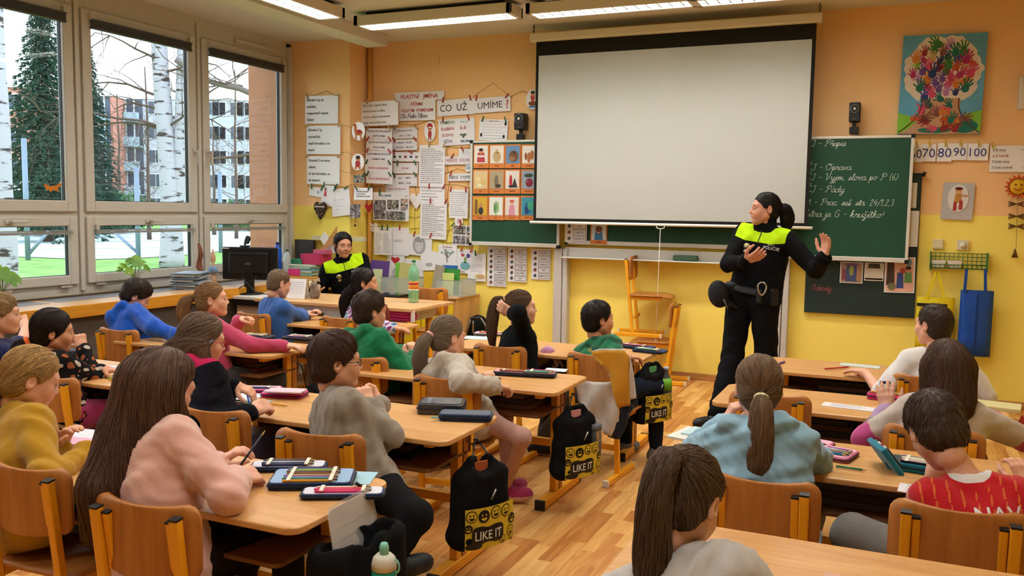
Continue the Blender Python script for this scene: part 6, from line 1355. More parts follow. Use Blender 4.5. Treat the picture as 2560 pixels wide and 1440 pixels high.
# cut-outs and hearts
YC = YP-.02
def heart(b, Y, label, m, t=.012, name='hanging_heart'):
    c, w, h = dims(b, Y); o = MB().prism([(x*w/2, y*h/2) for x, y in HEART], t, MWALL).build(name, m, bevel=.003); o.location = c; tag(o, label, 'heart'); return o, w, h
o, w, h = heart(Zb(225, 828, 305, 950), YPW-.02, 'brown felt heart with white dots hanging on the pilaster', mat('felt_brown', '#3d2b22', .95), .03)
for k in range(16): blob(o, w*.36*math.sin(k*2.4)*(.4+.04*k), h*(.05+.3*math.cos(k*1.7)), .004, .004, '#d8d0c4', 'dot', 8, -.031)
MB().bb((-w*.4, -.0315, h*.16), (w*.4, -.030, h*.22)).build('ribbon', ink('#d8d0c4'), o)
MB().tube([(0, -.01, h*.4), (0, -.01, h*.75)], .0015, 4).build('string', ink('#d8d0c4'), o)
heart(Zb(545, 845, 598, 905), YC+.25, 'small red paper heart by the corner pipe', mat('paper_red', '#b02a34', .8), .004)
o, w, h = heart(Zb(562, 965, 632, 1032), YW-.03, 'white wooden heart with lettering by the corner pipe', mat('heart_white', '#d8d2c8', .7), .006); text(o, 'škola', 0, .01, .016, '#4a4a4a', w*.6, y=-.0075); text(o, 'hrou', 0, -.018, .014, '#4a4a4a', w*.4, y=-.0075)
heart(Zb(832, 772, 920, 885), YW-.008, 'big white paper heart beside the collage', PAPER, .002)
def cutout(b, Y, label, parts, rot=0):
    o, w, h = sheet(b, Y, label, PAPER, rot, 'cut-out', 'paper_cutout', 'paper cut-out figures', shape=ROUND)
    for cx, cz, rx, rz, c_, *k in parts: blob(o, cx*w, cz*h, rx*w, rz*h, c_, y=-.003-.0007*len(o.children), pts=k[0] if k else None)
SQ = [(-1, -1), (1, -1), (.8, 1), (-.8, 1)]
cutout(Zb(462, 320, 547, 440), YC, 'cut-out of an orange llama near the corner', [(.02, -.08, .3, .16, '#b5652a'), (-.22, .15, .1, .24, '#b5652a'), (-.28, .33, .12, .07, '#a5551f'), (-.18, -.32, .05, .14, '#b5652a', SQ), (.2, -.32, .05, .14, '#b5652a', SQ), (.08, -.02, .14, .1, '#a52a3a')])
cutout(Zb(460, 525, 542, 632), YC, 'cut-out of a child in red near the corner', [(0, -.1, .2, .22, '#a5323a'), (.02, .2, .17, .15, '#c98a62'), (.02, .28, .18, .11, '#3a2a22'), (-.15, -.32, .07, .12, '#b5652a'), (.15, -.32, .07, .12, '#b5652a')])
cutout(Zb(928, 318, 1000, 447), YW-.004, 'cut-out of a child in a feather headdress', [(0, -.12, .16, .2, '#a5323a'), (0, .12, .14, .12, '#c98a62'), (0, .26, .26, .16, '#a52a3a'), (0, .2, .2, .05, '#d8c9a0'), (-.1, -.36, .05, .1, '#a5552a'), (.1, -.36, .05, .1, '#a5552a')])
cutout(Zb(1582, 110, 1668, 242), YW-.004, 'cut-out of a child in a brown boat beside the screen', [(0, -.2, .32, .12, '#8a4a2a'), (0, .1, .16, .2, '#b5433a'), (0, .26, .14, .12, '#c98a62'), (0, .34, .15, .07, '#2a2020'), (0, -.36, .3, .05, '#4a8ab5')])
cutout(Zb(1122, 930, 1176, 988), YW-.006, 'tiny cut-out of a bag on the net', [(0, 0, .2, .3, '#c2b0c0'), (.2, .0, .12, .25, '#b03a34')])
o, w, hh = sheet(Zb(472, 662, 542, 712), YC, 'small dark snapshot on the corner net', PH[1], 0, 'photo', 'photo_print', None, ((.5, GRN, 40),), 'small dark snapshot')
o, w, hh = sheet(Zb(475, 745, 595, 822), YC, 'white note with pencilled sums on the corner net', PAPER, 0, 'drawing', 'drawing', None, ((-.35, GRN, -30), (.35, GRN, 30)), 'note with sums'); lines(o, w, hh, 3, '#8a8a90', -.35, .35, .2, -.2, .1)
o, w, hh = sheet(Zb(450, 852, 516, 938), YC, 'dark group photograph hanging near the pilaster edge', PH[0], 0, 'photo', 'photo_print')
MB().tube([(w*.02, -.004, hh*.5), (0, -.006, -hh*.3), (.004, -.006, -hh*.9)], .0025, 5).lathe([(.001, 0), (.012, .005), (.012, .02), (.001, .025)], 6, (.004, -.006, -hh*1.15)).build('pendant_cord', BLACKP, o)
# word strips under the left wing
def strip(b, label, words, col):
    o, w, h = sheet(b, YW-.002, label, PAPERG, 0, 'word strip', 'word_strip', 'picture and word strips'); n = len(words)
    for i, t_ in enumerate(words):
        z0 = h*(.46-.92*(i+1)/n); z1 = h*(.46-.92*i/n)-.008
        q = MB()
        for (xa, za, xb, zb_) in ((-.12*w, z0, .46*w, z0+.003), (-.12*w, z1-.003, .46*w, z1), (-.12*w, z0, -.12*w+.003, z1), (.46*w-.003, z0, .46*w, z1)): q.bb((xa, -.003, za), (xb, -.002, zb_))
        q.build('word_box', ink('#6a6a6c'), o); text(o, t_, .17*w, (z0+z1)/2, .015, '#3a3a40', .5*w, True); blob(o, -.3*w, (z0+z1)/2, .016, .014, col[i % len(col)]); blob(o, -.3*w+.006, (z0+z1)/2+.012, .008, .008, col[(i+1) % len(col)])
C4 = ['#4a5560', '#8a5a4a', '#5a6a7a', '#7a4a40', '#55606a']
strip((1218, 617, 1266, 716), 'left word strip, ending LITOMYŠL', ['HMYZ', 'ZAMYKAT', 'SMÝKAT', 'DMÝCHAT', 'CHMÝŘÍ', 'NACHOMÝT SE', 'LITOMYŠL'], C4)
strip((1270, 618, 1317, 705), 'middle word strip, ending PLYŠ', ['MLÝN', 'LÝKO', 'LÝTKO', 'LYŽE', 'PELYNĚK', 'PLYŠ'], C4)
strip((1328, 622, 1376, 699), 'right word strip, ending PŘIBYSLAV', ['BYSTRÝ', 'BYLINA', 'KOBYLA', 'BÝK', 'PŘIBYSLAV'], C4)
YL = YBD-.034
strip_o = strip
YW_, YW = YW, YBD+.03
strip((1412, 555, 1467, 606), 'word strip on the middle board, ending ČEPÝŘIT SE', ['PÝR', 'PÝŘIT SE', 'ČEPÝŘIT SE'], C4)
YW = YW_
# picture cards on the left wing
CARD = mat('card_orange', '#c9783a', .6); CW = mat('card_white', '#d8d2c6', .6)
def card(b, Y, word, bgc, parts):
    o, w, h = sheet(b, Y, 'orange picture card captioned '+word, CARD, 0, 'picture card', 'picture_card', 'picture cards on the left board'); patch(o, -.43*w, -.3*h, .43*w, .44*h, ink(bgc)); 
    for k, (cx, cz, rx, rz, c_, *s_) in enumerate(parts): blob(o, cx*w, cz*h, rx*w, rz*h, c_, y=-.0034-.0007*k, pts=s_[0] if s_ else None)
    text(o, word, 0, -.39*h, .015, '#5a2a14', .8*w, True)
TRI = [(-1, -1), (1, -1), (0, 1)]
WD = ['pýcha', 'pytel', 'pysk', 'netopýr', 'pyl', 'kopyto', 'klopýtat', 'třpytit se', 'pykat', 'pýr', 'pýřit se', 'čepýřit se']
BGC = ['#d8d4cc', '#d5cfc2', '#5f86ad', '#d8d2ca', '#cdb88a', '#a5977a', '#d0ccc4', '#8a96a0', '#c9a43a', '#d8dad2', '#d3c9c0', '#3f8a9a']
PT = [[(0, -.05, .26, .2, '#b0404a', SQ), (0, -.0, .24, .04, '#d8d4cc', SQ), (0, .2, .13, .1, '#c98a6a'), (0, .27, .14, .06, '#2a2424')], [(0, -.02, .26, .24, '#b59a72'), (0, .2, .1, .08, '#b59a72', SQ), (0, .14, .12, .02, '#7a5a34')], [(.05, .0, .3, .24, '#6b4a34'), (-.05, -.1, .22, .1, '#8a6a50'), (.1, .15, .06, .04, '#2a201a')], [(0, -.05, .12, .22, '#a5693f'), (.2, .05, .12, .2, '#a5693f'), (-.2, .0, .08, .16, '#8a5533')],
      [(-.15, .1, .16, .1, '#d8c890'), (.15, .0, .18, .12, '#cbb070'), (-.05, -.15, .15, .08, '#e0d8b0')], [(0, .0, .14, .28, '#7a6a58'), (.1, -.18, .18, .08, '#4a3a2c')], [(-.1, .0, .1, .28, '#b0303a'), (.15, -.05, .2, .2, '#3a3430', TRI), (-.05, -.2, .2, .05, '#2a2a34')], [(.05, -.05, .24, .18, '#7a2a3a'), (.0, .25, .28, .08, '#3a4a3a'), (-.05, .0, .06, .04, '#a05a5a')],
      [(.05, -.12, .16, .16, '#3a3a3a'), (.05, .12, .11, .1, '#b58a5a'), (-.25, .05, .1, .3, '#7a5a34', SQ)], [(0, .0, .05, .3, '#4a8a3a'), (.12, .04, .04, .24, '#5a9a44'), (-.1, .0, .04, .22, '#3f7a34')], [(0, -.1, .2, .2, '#c98aa0', SQ), (0, .2, .12, .1, '#d0a088'), (0, .28, .15, .05, '#b5524a')], [(0, 0, .22, .24, '#1f5f8a'), (.15, .1, .2, .2, '#3f9a7a'), (-.1, -.1, .12, .16, '#2a3f7a')]]
for i in range(12):
    r_, c_ = divmod(i, 4); x0 = (1243, 1345, 1447, 1551)[c_]-r_*3; y0 = (465, 626, 796)[r_]
    card(Zb(x0, y0, x0+100, y0+(153, 156, 156)[r_]), YL, WD[i], BGC[i], PT[i])
card((1476, 556, 1518, 611), YBD+.03, 'upýpat', '#cdd4d8', [(0, -.1, .25, .2, '#3f7fae', SQ), (0, .15, .16, .16, '#d0a088'), (0, .2, .2, .14, '#7a5240')])
# pegs
pegm = {c_: mat('peg_'+c_[1:], c_, .6) for c_ in (RED, GRN, NAT, '#c2542a', '#b5a02a')}
def peg(o, px, h, w, col, a, what, z=None):
    q = MB(); q.bar((0, -.004, -.026), (0, -.009, .03), .009, .005, (0, 1, 0)); q.bar((0, -.016, -.026), (0, -.011, .03), .009, .005, (0, 1, 0)); q.tube([(-.006, -.009, 0), (.006, -.009, 0)], .004, 6)
    p = q.build('clothes_peg', pegm[col]); M = o.rotation_euler.to_matrix(); p.location = o.location+M@Vector((px*w, -.004, h/2 if z is None else z)); p.rotation_euler = (0, R(a), 0)
    nm = {RED: 'red', GRN: 'green', NAT: 'natural wood', '#c2542a': 'orange', '#b5a02a': 'yellow'}[col]
    tag(p, '%s clothes peg at the %s of the %s' % (nm, 'left' if px < -.05 else ('right' if px > .05 else 'middle'), ' '.join(what.split()[:7])), 'clothes peg', 'clothes pegs on the net')
for a in PEGS: peg(*a)
PEGS.clear()
# the string net behind the notices
NETM = mat('net_string', '#9a7a34', .8); net = empty('string_net', (-4.6, YW, 1.0), label='thin yellow string net stretched behind the notices', cat='net')
g = np.random.default_rng(2)
def rope(pts, Y, r_=.0022): MB().tube([atY(700+x/2.571, 180+y/2.571, Y) for x, y in pts], r_, 4).build('cord', NETM, net, world=True)
for y in (330, 480, 560, 640, 730, 840, 920, 1010, 1090, 1180): rope([(600+90*k, y+14*math.sin(k*1.9+y)+(6 if k % 2 else -6)) for k in range(8)], YF-.006)
for x in (640, 730, 870, 1040, 1080, 1215): rope([(x+10*math.sin(k*2.2+x), 330+95*k) for k in range(10)], YF-.006)
for x0, ax_, x1, y0, ay in ((1240, 1370, 1480, 160, 70), (1480, 1560, 1640, 160, 120)): rope([(x0, y0), (ax_, ay), (x1, y0)], YF-.006)
for y in (350, 525, 640, 730): rope([(390+35*k, y+12*math.sin(k*1.4+y)) for k in range(6)], YC+.006)
rope([(180, 165), (305, 120), (372, 165)], YP-.006); rope([(180, 735), (330, 728), (450, 745)], YP-.008)
# ------------------------------------------------------------------ right-hand side: chalk writing, panel, painting, cards
CHALK = mat('chalk', '#d5dcd2', .95); ch = [c for c in cb.children if c.name.startswith('writing_surface')]
def chalk(px, py, s, xh, m=CHALK, Y=YBD-.031, w=.003):
    p = atY(px, py, Y); script(cb, s, p[0]-cb.location.x, p[2], xh, m, w, Y-cb.location.y-.0008, name='chalk_writing', wx=1.27)
for px, py, s, xh in ((2016, 366, 'ČJ - Přepis', .026), (2018, 425, 'ČJ - Oprava', .026), (2016, 450, 'ČJ - Vyjm. slova po P (6)', .0262), (2016, 480, 'ČJ - Pády', .027), (2010, 512, 'M - Prac. seš. str. 24/1,2,3', .0262), (2006, 541, 'Zítra je G - kružítko!', .0285)): chalk(px, py, s, xh)
p = atY(2026, 725, YF-.038); script(pb, 'Odvody', p[0]-pb.location.x, p[2]-pb.location.z, .026, mat('chalk_red', '#8a4a4e', .9), .005, -.0165, name='chalk_writing')
def pic(b, Y, label, bgc, parts, rot=0, cat='picture', m=None):
    o, w, h = sheet(b, Y, label, m or PAPER, rot, cat, 'picture_sheet'); patch(o, -.46*w, -.46*h, .46*w, .46*h, ink(bgc))
    for k, (cx, cz, rx, rz, c_, *s_) in enumerate(parts): blob(o, cx*w, cz*h, rx*w, rz*h, c_, y=-.0034-.0007*k, pts=s_[0] if s_ else None)
    return o, w, h
YPN = YF-.0385
pic((2100, 655, 2157, 708), YPN, 'left coloured picture of figures by blue doors on the panel', '#a58a7a', [(0, 0, .26, .42, '#4a5a8a', SQ), (0, .1, .1, .25, '#9aa04a'), (-.32, -.1, .1, .25, '#8a4a5a', SQ), (.32, -.1, .1, .25, '#b58a6a', SQ), (0, .38, .3, .06, '#7a5a8a')])
o, w, h = pic((2161, 657, 2209, 702), YPN, 'middle pale page with a small photo on the panel', '#cfcabd', [(0, .32, .34, .13, '#4a4640', SQ)]); patch(o, -.46*w, -.44*h, .46*w, -.36*h, ink('#b5524a')); text(o, 'Pohádka', 0, -.02*h, .012, '#6a665e', w*.5)
pic((2211, 643, 2287, 732), YPN-.002, 'large right picture of children at an open door on the panel', '#d8a894', [(-.3, .05, .14, .34, '#4a3a34', SQ), (.02, -.15, .12, .22, '#3a4a8a', SQ), (.1, .12, .1, .08, '#a5423a'), (.28, -.05, .13, .16, '#5a8a4a', SQ), (.28, .14, .09, .08, '#c98a6a'), (.28, .2, .1, .05, '#3a2a22'), (-.25, -.32, .14, .1, '#6a6a4a'), (.3, .36, .1, .1, '#6a86a0')], -1)
for b, lb in (((2279, 457, 2292, 520), 'narrow upper paper on the edge of the dark panel'), ((2272, 527, 2296, 617), 'narrow lower paper on the edge of the dark panel')): sheet(b, YPN, lb, PAPER, 0, 'notice', 'notice_sheet')
# handprint painting
c, w, h = dims((2249, 87, 2458, 336), YF-.03)
pt = MB().bb((-w/2, -.012, -h/2), (w/2, .018, h/2)).build('handprint_painting', mat('canvas_blue', '#5f9fbd', .8, var=.12, vs=5)); pt.location = c; pt.rotation_euler = (0, R(1.0), 0); tag(pt, 'canvas painting of a tree made of coloured handprints', 'painting')
yy = -.0125
blob(pt, -.38*w, -.40*h, .16*w, .12*h, '#7cb53a', 'painted_hill', y=yy, pts=[(-.75, -.8), (1, -.8), (.5, .6), (-.75, 1)]); blob(pt, .42*w, -.36*h, .12*w, .1*h, '#7cb53a', 'painted_hill', y=yy, pts=[(-1, .6), (.66, 1), (.66, -1.2), (-.6, -1.2)])
q = [(math.cos(t)*(1+.04*math.sin(9*t+1)+.03*math.sin(23*t)), math.sin(t)*(1+.05*math.sin(7*t)+.03*math.sin(19*t))) for t in np.linspace(0, 2*math.pi, 91)[:-1]]
blob(pt, 0, .13*h, .465*w, .36*h, '#d8c9b8', 'painted_crown', y=yy-.0005, pts=q)
blob(pt, -.0*w, -.33*h, .40*w, .19*h, '#b58a6a', 'painted_trunk', y=yy-.0008, pts=[(-1.2, -.88), (1.22, -.88), (1.0, -.62), (.72, -.3), (.6, .2), (.6, 1), (-.5, 1), (-.52, .3), (-.66, -.2), (-.9, -.6)])
HC = ['#b5532a', '#c9762a', '#a02a5a', '#6a4a8a', '#3a4aa0', '#2a7ab5', '#3f7a3a', '#8ab53a', '#b5a02a', '#8a2a2a', '#c94a6a', '#1f6a5a', '#2a3a6a', '#7a4a3a', '#b07ab0', '#c2a06a']
def hp_mesh(m):
    q = MB(); q.prism([(.5*math.cos(t), .5*math.sin(t)) for t in np.linspace(0, 2*math.pi, 13)[:-1]], .0006, MWALL)
    for a, l in ((-58, .75), (-22, 1.05), (0, 1.15), (20, 1.05), (40, .85)):
        ca, sa = math.cos(R(a)), math.sin(R(a)); P = rrect(.2, l, .09, 3, 0, l/2+.35); q.prism([(x*ca+y*sa, -x*sa+y*ca) for x, y in P], .0006, MWALL)
    return q.mesh('handprint', m)
blob(pt, .3*w, -.42*h, .17*w, .07*h, '#1f6a5a', 'painted_patch', y=yy-.0009); blob(pt, -.05*w, -.46*h, .2*w, .03*h, '#1f6a5a', 'painted_patch', y=yy-.0009)
for sg in (-1, 1): MB().tube(spline([(sg*.22*w, yy-.001, -.14*h), (sg*.23*w, yy-.001, -.25*h), (sg*.33*w, yy-.001, -.38*h), (sg*.48*w, yy-.001, -.48*h)], 4), .004, 5).build('painted_outline', ink('#5a3222'), pt)
hm_ = [hp_mesh(ink(c_)) for c_ in HC]; g = np.random.default_rng(21)
for k in range(62):
    if k < 44: a = k*2.4; r_ = .92*math.sqrt((k+.5)/44); x, z = r_*.41*w*math.cos(a), .12*h+r_*.32*h*math.sin(a); an = g.normal(0, 25)-math.degrees(math.atan2(x, z+.3*h))*-.5
    else: x, z, an = g.uniform(-.33, .36)*w, g.uniform(-.45, -.2)*h, g.uniform(-90, 90); x *= .75 if z > -.32*h else 1
    o = link('handprint', hm_[g.integers(len(hm_)) if k < 44 else (0, 1, 11, 9, 10, 13)[k % 6]], pt, (x, yy-.0012-.0004*(k % 5), z)); s_ = g.uniform(.042, .062); o.scale = (s_*1.0, 1, s_*1.05); o.rotation_euler = (0, R(an), 0)
# number cards
YN = YW
for b, t_ in (((2274, 362, 2306, 406), '60'), ((2304, 360, 2340, 404), '70'), ((2343, 358, 2380, 404), '80'), ((2380, 358, 2418, 400), '90'), ((2419, 359, 2471, 401), '100')):
    o, w, h = sheet(b, YN-(.004 if t_ in '7090' else .002), 'number card %s in the row under the painting' % {'60': 'sixty', '70': 'seventy', '80': 'eighty', '90': 'ninety', '100': 'hundred'}[t_], PAPER, 1, 'number card', 'number_card', 'tens number cards'); text(o, t_, 0, 0, h*.52, '#3a4686', w*.92); PEGS.append((o, 0, h, w, '#b5a02a', 0, 'number card '+{'60': 'sixty', '70': 'seventy', '80': 'eighty', '90': 'ninety', '100': 'hundred'}[t_]))
o, w, h = sheet((2474, 364, 2572, 430), YN, 'sheet of times-three comparison phrases at the photo edge', PAPER, 0, 'notice', 'notice_sheet')
for k, (t_, u_, c_) in enumerate((('o 3 více', '+ 3', '#77778a'), ('o 3 méně', '- 3', '#b5606a'), ('3 krát více', '· 3', '#77778a'), ('3 krát méně', ': 3', '#77778a'))): text(o, t_, -w*.44, h*(.34-.22*k), .021, c_, w*.62, True, align='l'); text(o, u_, w*.36, h*(.34-.22*k), .02, c_, bold=True)
PEGS.append((o, -.45, h, w, '#b5a02a', -10, 'times-three sheet'))
for a in PEGS: peg(*a)
o, w, h = sheet((2355, 457, 2434, 549), YN, 'sheet with a dancing child in a feathered cap', mat('paper_grey', '#b5b2b4', .7), 2, 'drawing', 'drawing')
blob(o, 0, .08*h, .33*w, .38*h, '#d8d4d0', n=18)
for k, (cx, cz, rx, rz, c_, *s_) in enumerate(((0, .08, .12, .12, '#b5803a', SQ), (0, .27, .11, .08, '#c9926a'), (0, .34, .13, .045, '#5a1f1f'), (-.08, -.14, .06, .12, '#a5323a', SQ), (.1, -.1, .06, .12, '#a5323a', SQ), (.2, .16, .12, .025, '#c9926a'))): blob(o, cx*w, cz*h, rx*w, rz*h, c_, y=-.0038-.0006*k, pts=s_[0] if s_ else None)
# switches, rack
def plate_(b, label, knob):
    c, w, h = dims(b, YF-.012); o = MB().bb((-w/2, -.008, -h/2), (w/2, .012, h/2)).build('wall_switch' if not knob else 'wall_thermostat', mat('switch_cream', '#d9d0ae', .5), bevel=.004); o.location = c; tag(o, label, 'switch')
    if knob: MB().lathe([(.001, 0), (w*.3, 0), (w*.27, .018), (.001, .02)], 16, (0, -.008, 0), Matrix.Rotation(R(90), 3, 'X')).build('dial', mat('dial_white', '#e2ddd0', .4), o)
    else: MB().bb((-w*.36, -.011, -h*.36), (w*.36, -.008, h*.36)).build('rocker', MATS['switch_cream'], o, bevel=.002)
plate_((2332, 598, 2358, 622), 'cream square light switch on the yellow wall', False); plate_((2392, 600, 2422, 625), 'cream round-dial thermostat on the yellow wall', True)
GW = mat('rack_green', '#2f6a34', .5); (rx0_, rz0), (rx1_, rz1) = wp(2326, 675, YF-.06), wp(2468, 636, YF-.06)
rk = empty('wire_rack', ((rx0_+rx1_)/2, YF-.03, rz0), label='green wire rack on the wall holding white boxes and bags', cat='rack')
q = MB(); 
for k in range(13): x = rx0_+(rx1_-rx0_)*k/12; q.tube([(x, YF-.012, rz1), (x, YF-.012, rz0+.02), (x, YF-.09, rz0+.02), (x, YF-.09, rz0+.05)], .0022, 5)
for z in np.linspace(rz0+.02, rz1, 5): q.tube([(rx0_, YF-.012, z), (rx1_, YF-.012, z)], .0025, 5)
q.tube([(rx0_, YF-.09, rz0+.05), (rx1_, YF-.09, rz0+.05)], .0035, 6); q.tube([(rx0_, YF-.09, rz0+.02), (rx1_, YF-.09, rz0+.02)], .003, 6)
q.build('wire_grid', GW, rk, world=True); MB().bb((rx0_-.008, YF-.1, rz0), (rx0_, YF-.008, rz1+.01)).bb((rx1_, YF-.1, rz0), (rx1_+.008, YF-.008, rz1+.01)).build('end_plate', GW, rk, world=True)
for i, (px, lb) in enumerate(((2345, 'left small white plastic box in the wire rack'), (2386, 'right small white plastic box with pink contents in the rack'))):
    p = atY(px, 664, YF-.05); o = MB().add([(-.04, -.03, 0), (.04, -.03, 0), (.04, .03, 0), (-.04, .03, 0), (-.055, -.04, .055), (.055, -.04, .055), (.055, .035, .055), (-.055, .035, .055)], [(3, 2, 1, 0), (0, 1, 5, 4), (1, 2, 6, 5), (2, 3, 7, 6), (3, 0, 4, 7)]).build('plastic_box', mat('box_white', '#d8d2cc', .5)); o.location = (p[0], YF-.052, rz0+.026); tag(o, lb, 'box', 'white boxes in the rack')
    MB().box((0, 0, .03), (.07, .045, .03)).build('contents', mat('rose_stuff' if i else 'pale_stuff', '#c98a8a' if i else '#cfc6b4', .8), o)
def tote(b, col, label, handles, Y=YF-.09, top=0):
    (xa, za), (xb, zb_) = wp(b[0], b[3], Y), wp(b[2], b[1], Y); o = empty('tote_bag', ((xa+xb)/2, Y, za), label=label, cat='bag', group='bags hanging under the rack'); w = xb-xa; h = zb_-za; n = 6; V = []; F = []
    for k, yo in ((0, -.035), (1, .035)):
        for j in range(5):
            for i in range(n+1): u_ = 2*i/n-1; V.append((u_*w/2, yo*(1-.75*abs(u_)**3)*(1.25-.25*j/4)*(1 if j < 4 else .5)+.006*math.sin(i*2.1+j*1.3), h*j/4))
    I = lambda k, i, j: k*5*(n+1)+j*(n+1)+i
    for j in range(4):
        for i in range(n): F += [(I(0, i, j), I(0, i+1, j), I(0, i+1, j+1), I(0, i, j+1)), (I(1, i, j), I(1, i, j+1), I(1, i+1, j+1), I(1, i+1, j))]
        F += [(I(0, 0, j), I(0, 0, j+1), I(1, 0, j+1), I(1, 0, j)), (I(0, n, j), I(1, n, j), I(1, n, j+1), I(0, n, j+1))]
    for i in range(n): F.append((I(0, i, 0), I(1, i, 0), I(1, i+1, 0), I(0, i+1, 0)))
    q = MB(); q.add(V, F, True); q.build('bag_body', col, o)
    for hh_ in handles:
        P = [Vector((wp(px, py, Y)[0]-o.location.x, -.02, wp(px, py, Y)[1]-za)) for px, py in hh_]
        q = MB()
        for a_, b2 in zip(P[:-1], P[1:]): q.bar(a_, b2, .022, .003, (0, 1, 0))
        q.build('handle', col, o)
    return o, w, h
o, w, h = tote((2392, 728, 2485, 886), mat('bag_blue', '#12459a', .4, bump=.3, bs=25), 'large blue shopping bag hanging under the green rack', [[(2411, 730), (2416, 673)], [(2463, 730), (2463, 673)]])
MB().bb((-.003, -.046, .01), (.003, -.038, h*.95)).build('seam', mat('bag_blue_dark', '#0d3374', .4), o)
o, w, h = tote((2286, 745, 2388, 870), mat('bag_yellow', '#d8c41c', .45, bump=.3, bs=25), 'yellow shopping bag with black rim behind the boy in white', [[(2316, 748), (2340, 680)], [(2362, 748), (2344, 680)]], YF-.1)
MB().bb((-w*.5, -.034, h*.82), (w*.3, -.03, h*.88)).build('black_rim', BLACKP, o)
# sun garland
gd = empty('sun_garland', tuple(atY(2545, 540, YF-.03)), label='smiling sun garland with straw bows at the right photo edge', cat='decoration')
c = atY(2546, 467, YF-.03); k_ = np.array(gd.location)
MB().lathe([(.001, -.012), (.055, -.01), (.06, 0), (.05, .012), (.001, .016)], 20, c, Matrix.Rotation(R(90), 3, 'X')).build('face', mat('sun_yellow', '#d8a51c', .7), gd, world=True)
for i in range(16):
    a = i*math.pi/8; d = Vector((math.cos(a), 0, math.sin(a))); t_ = Vector((-math.sin(a), 0, math.cos(a))); cv = Vector(c); q = MB(); q.add([cv+d*.05+t_*.022, cv+d*.05-t_*.022, cv+d*.1, cv+d*.05+Vector((0, .012, 0))], [(0, 1, 2), (0, 2, 3), (1, 3, 2), (0, 3, 1)]); q.build('ray', mat('sun_orange', '#c9561c', .8), gd, world=True)
for dx in (-.02, .02): MB().lathe([(.001, 0), (.006, 0), (.001, .004)], 8, (c[0]+dx, c[1]-.017, c[2]+.015), Matrix.Rotation(R(90), 3, 'X')).build('eye', BLACKP, gd, world=True)
MB().tube([(c[0]+.028*math.cos(a), c[1]-.017, c[2]-.002+.028*math.sin(a)) for a in np.linspace(3.5, 5.9, 8)], .0025, 5).build('mouth', mat('mouth_red', '#a52a24', .6), gd, world=True)
MB().tube([(c[0], c[1], c[2]-.05), tuple(atY(2540, 620, YF-.03))], .002, 5).build('string', NETM, gd, world=True)
STRAW = mat('straw_brown', '#6b4a22', .9)
for py in (510, 541, 566):
    p = atY(2541, py, YF-.03); q = MB()
    for s in (-1, 1):
        for j in range(4): q.tube([p, p+np.array([s*.055, -.004*j, (j-1.5)*.014])], .0045, 5)
    q.build('straw_bow', STRAW, gd, world=True)
p = atY(2538, 622, YF-.03); q = MB()
for j in range(6): q.tube([p, p+np.array([(j-2.5)*.008, -.004*(j % 2), -.07])], .004, 5)
q.build('tassel', STRAW, gd, world=True)
p = atY(2566, 232, YF-.06); tag(MB().box((p[0], YF-.05, p[2]), (.1, .1, .25)).build('wall_box', mat('box_offwhite', '#d8cfbf', .5), bevel=.01), 'white wall box cut by the right photo edge', 'box')
# loudspeakers
def speaker(b, Y, label):
    c, w, h = dims(b, Y); o = empty('loudspeaker', (c[0], Y, c[2]-h/2), label=label, cat='loudspeaker', group='small black loudspeakers beside the board'); hb = h*.62
    MB().bb((-w*.48, -.05, h-hb), (w*.48, .06, h)).build('cabinet', BLACKP, o, bevel=.008)
    MB().lathe([(w*.36, 0), (w*.40, .006), (w*.34, .008)], 20, (0, -.05, h-hb*.34), Matrix.Rotation(R(90), 3, 'X'), False).build('cone_ring', mat('ring_grey', '#9a9a9c', .3, metal=.6), o)
    MB().lathe([(w*.33, 0), (w*.14, -.012), (.001, -.004)], 18, (0, -.052, h-hb*.34), Matrix.Rotation(R(90), 3, 'X'), False).build('cone', mat('cone_dark', '#3a3a3c', .5), o)
    MB().lathe([(.001, .008), (w*.13, .0)], 14, (0, -.056, h-hb*.34), Matrix.Rotation(R(90), 3, 'X'), False).build('dust_cap', mat('cap_pale', '#c5c5c5', .4), o)
    text(o, 'Genius', 0, h-hb*.85, .008, '#8a8a8a', y=-.051)
    MB().bb((-.015, -.01, h*.2), (.015, .02, h-hb)).bb((-.035, -.03, 0), (.035, .04, h*.22)).build('stand', BLACKP, o, bevel=.004)
speaker((1289, 284, 1315, 350), YF-.09, 'left small black loudspeaker beside the heading cards'); speaker((2122, 257, 2151, 335), YF-.09, 'right small black loudspeaker above the chalk writing')
MB().tube(spline([atY(2142, 325, YF-.02), atY(2152, 310, YF-.02), atY(2150, 290, YF-.02)], 4), .002, 5).build('speaker_cable', BLACKP, net) if False else None
# arc on the wall left over from a clock
a_ = atY(1088, 150, YF-.002); MB().tube([(a_[0]+.05*math.cos(t), YF-.002, a_[2]+.05*math.sin(t)) for t in np.linspace(-1.2, 1.2, 10)], .0018, 4).build('wall_mark', mat('mark_tan', '#b58a4a', .8), bpy.data.objects['wall_front'])
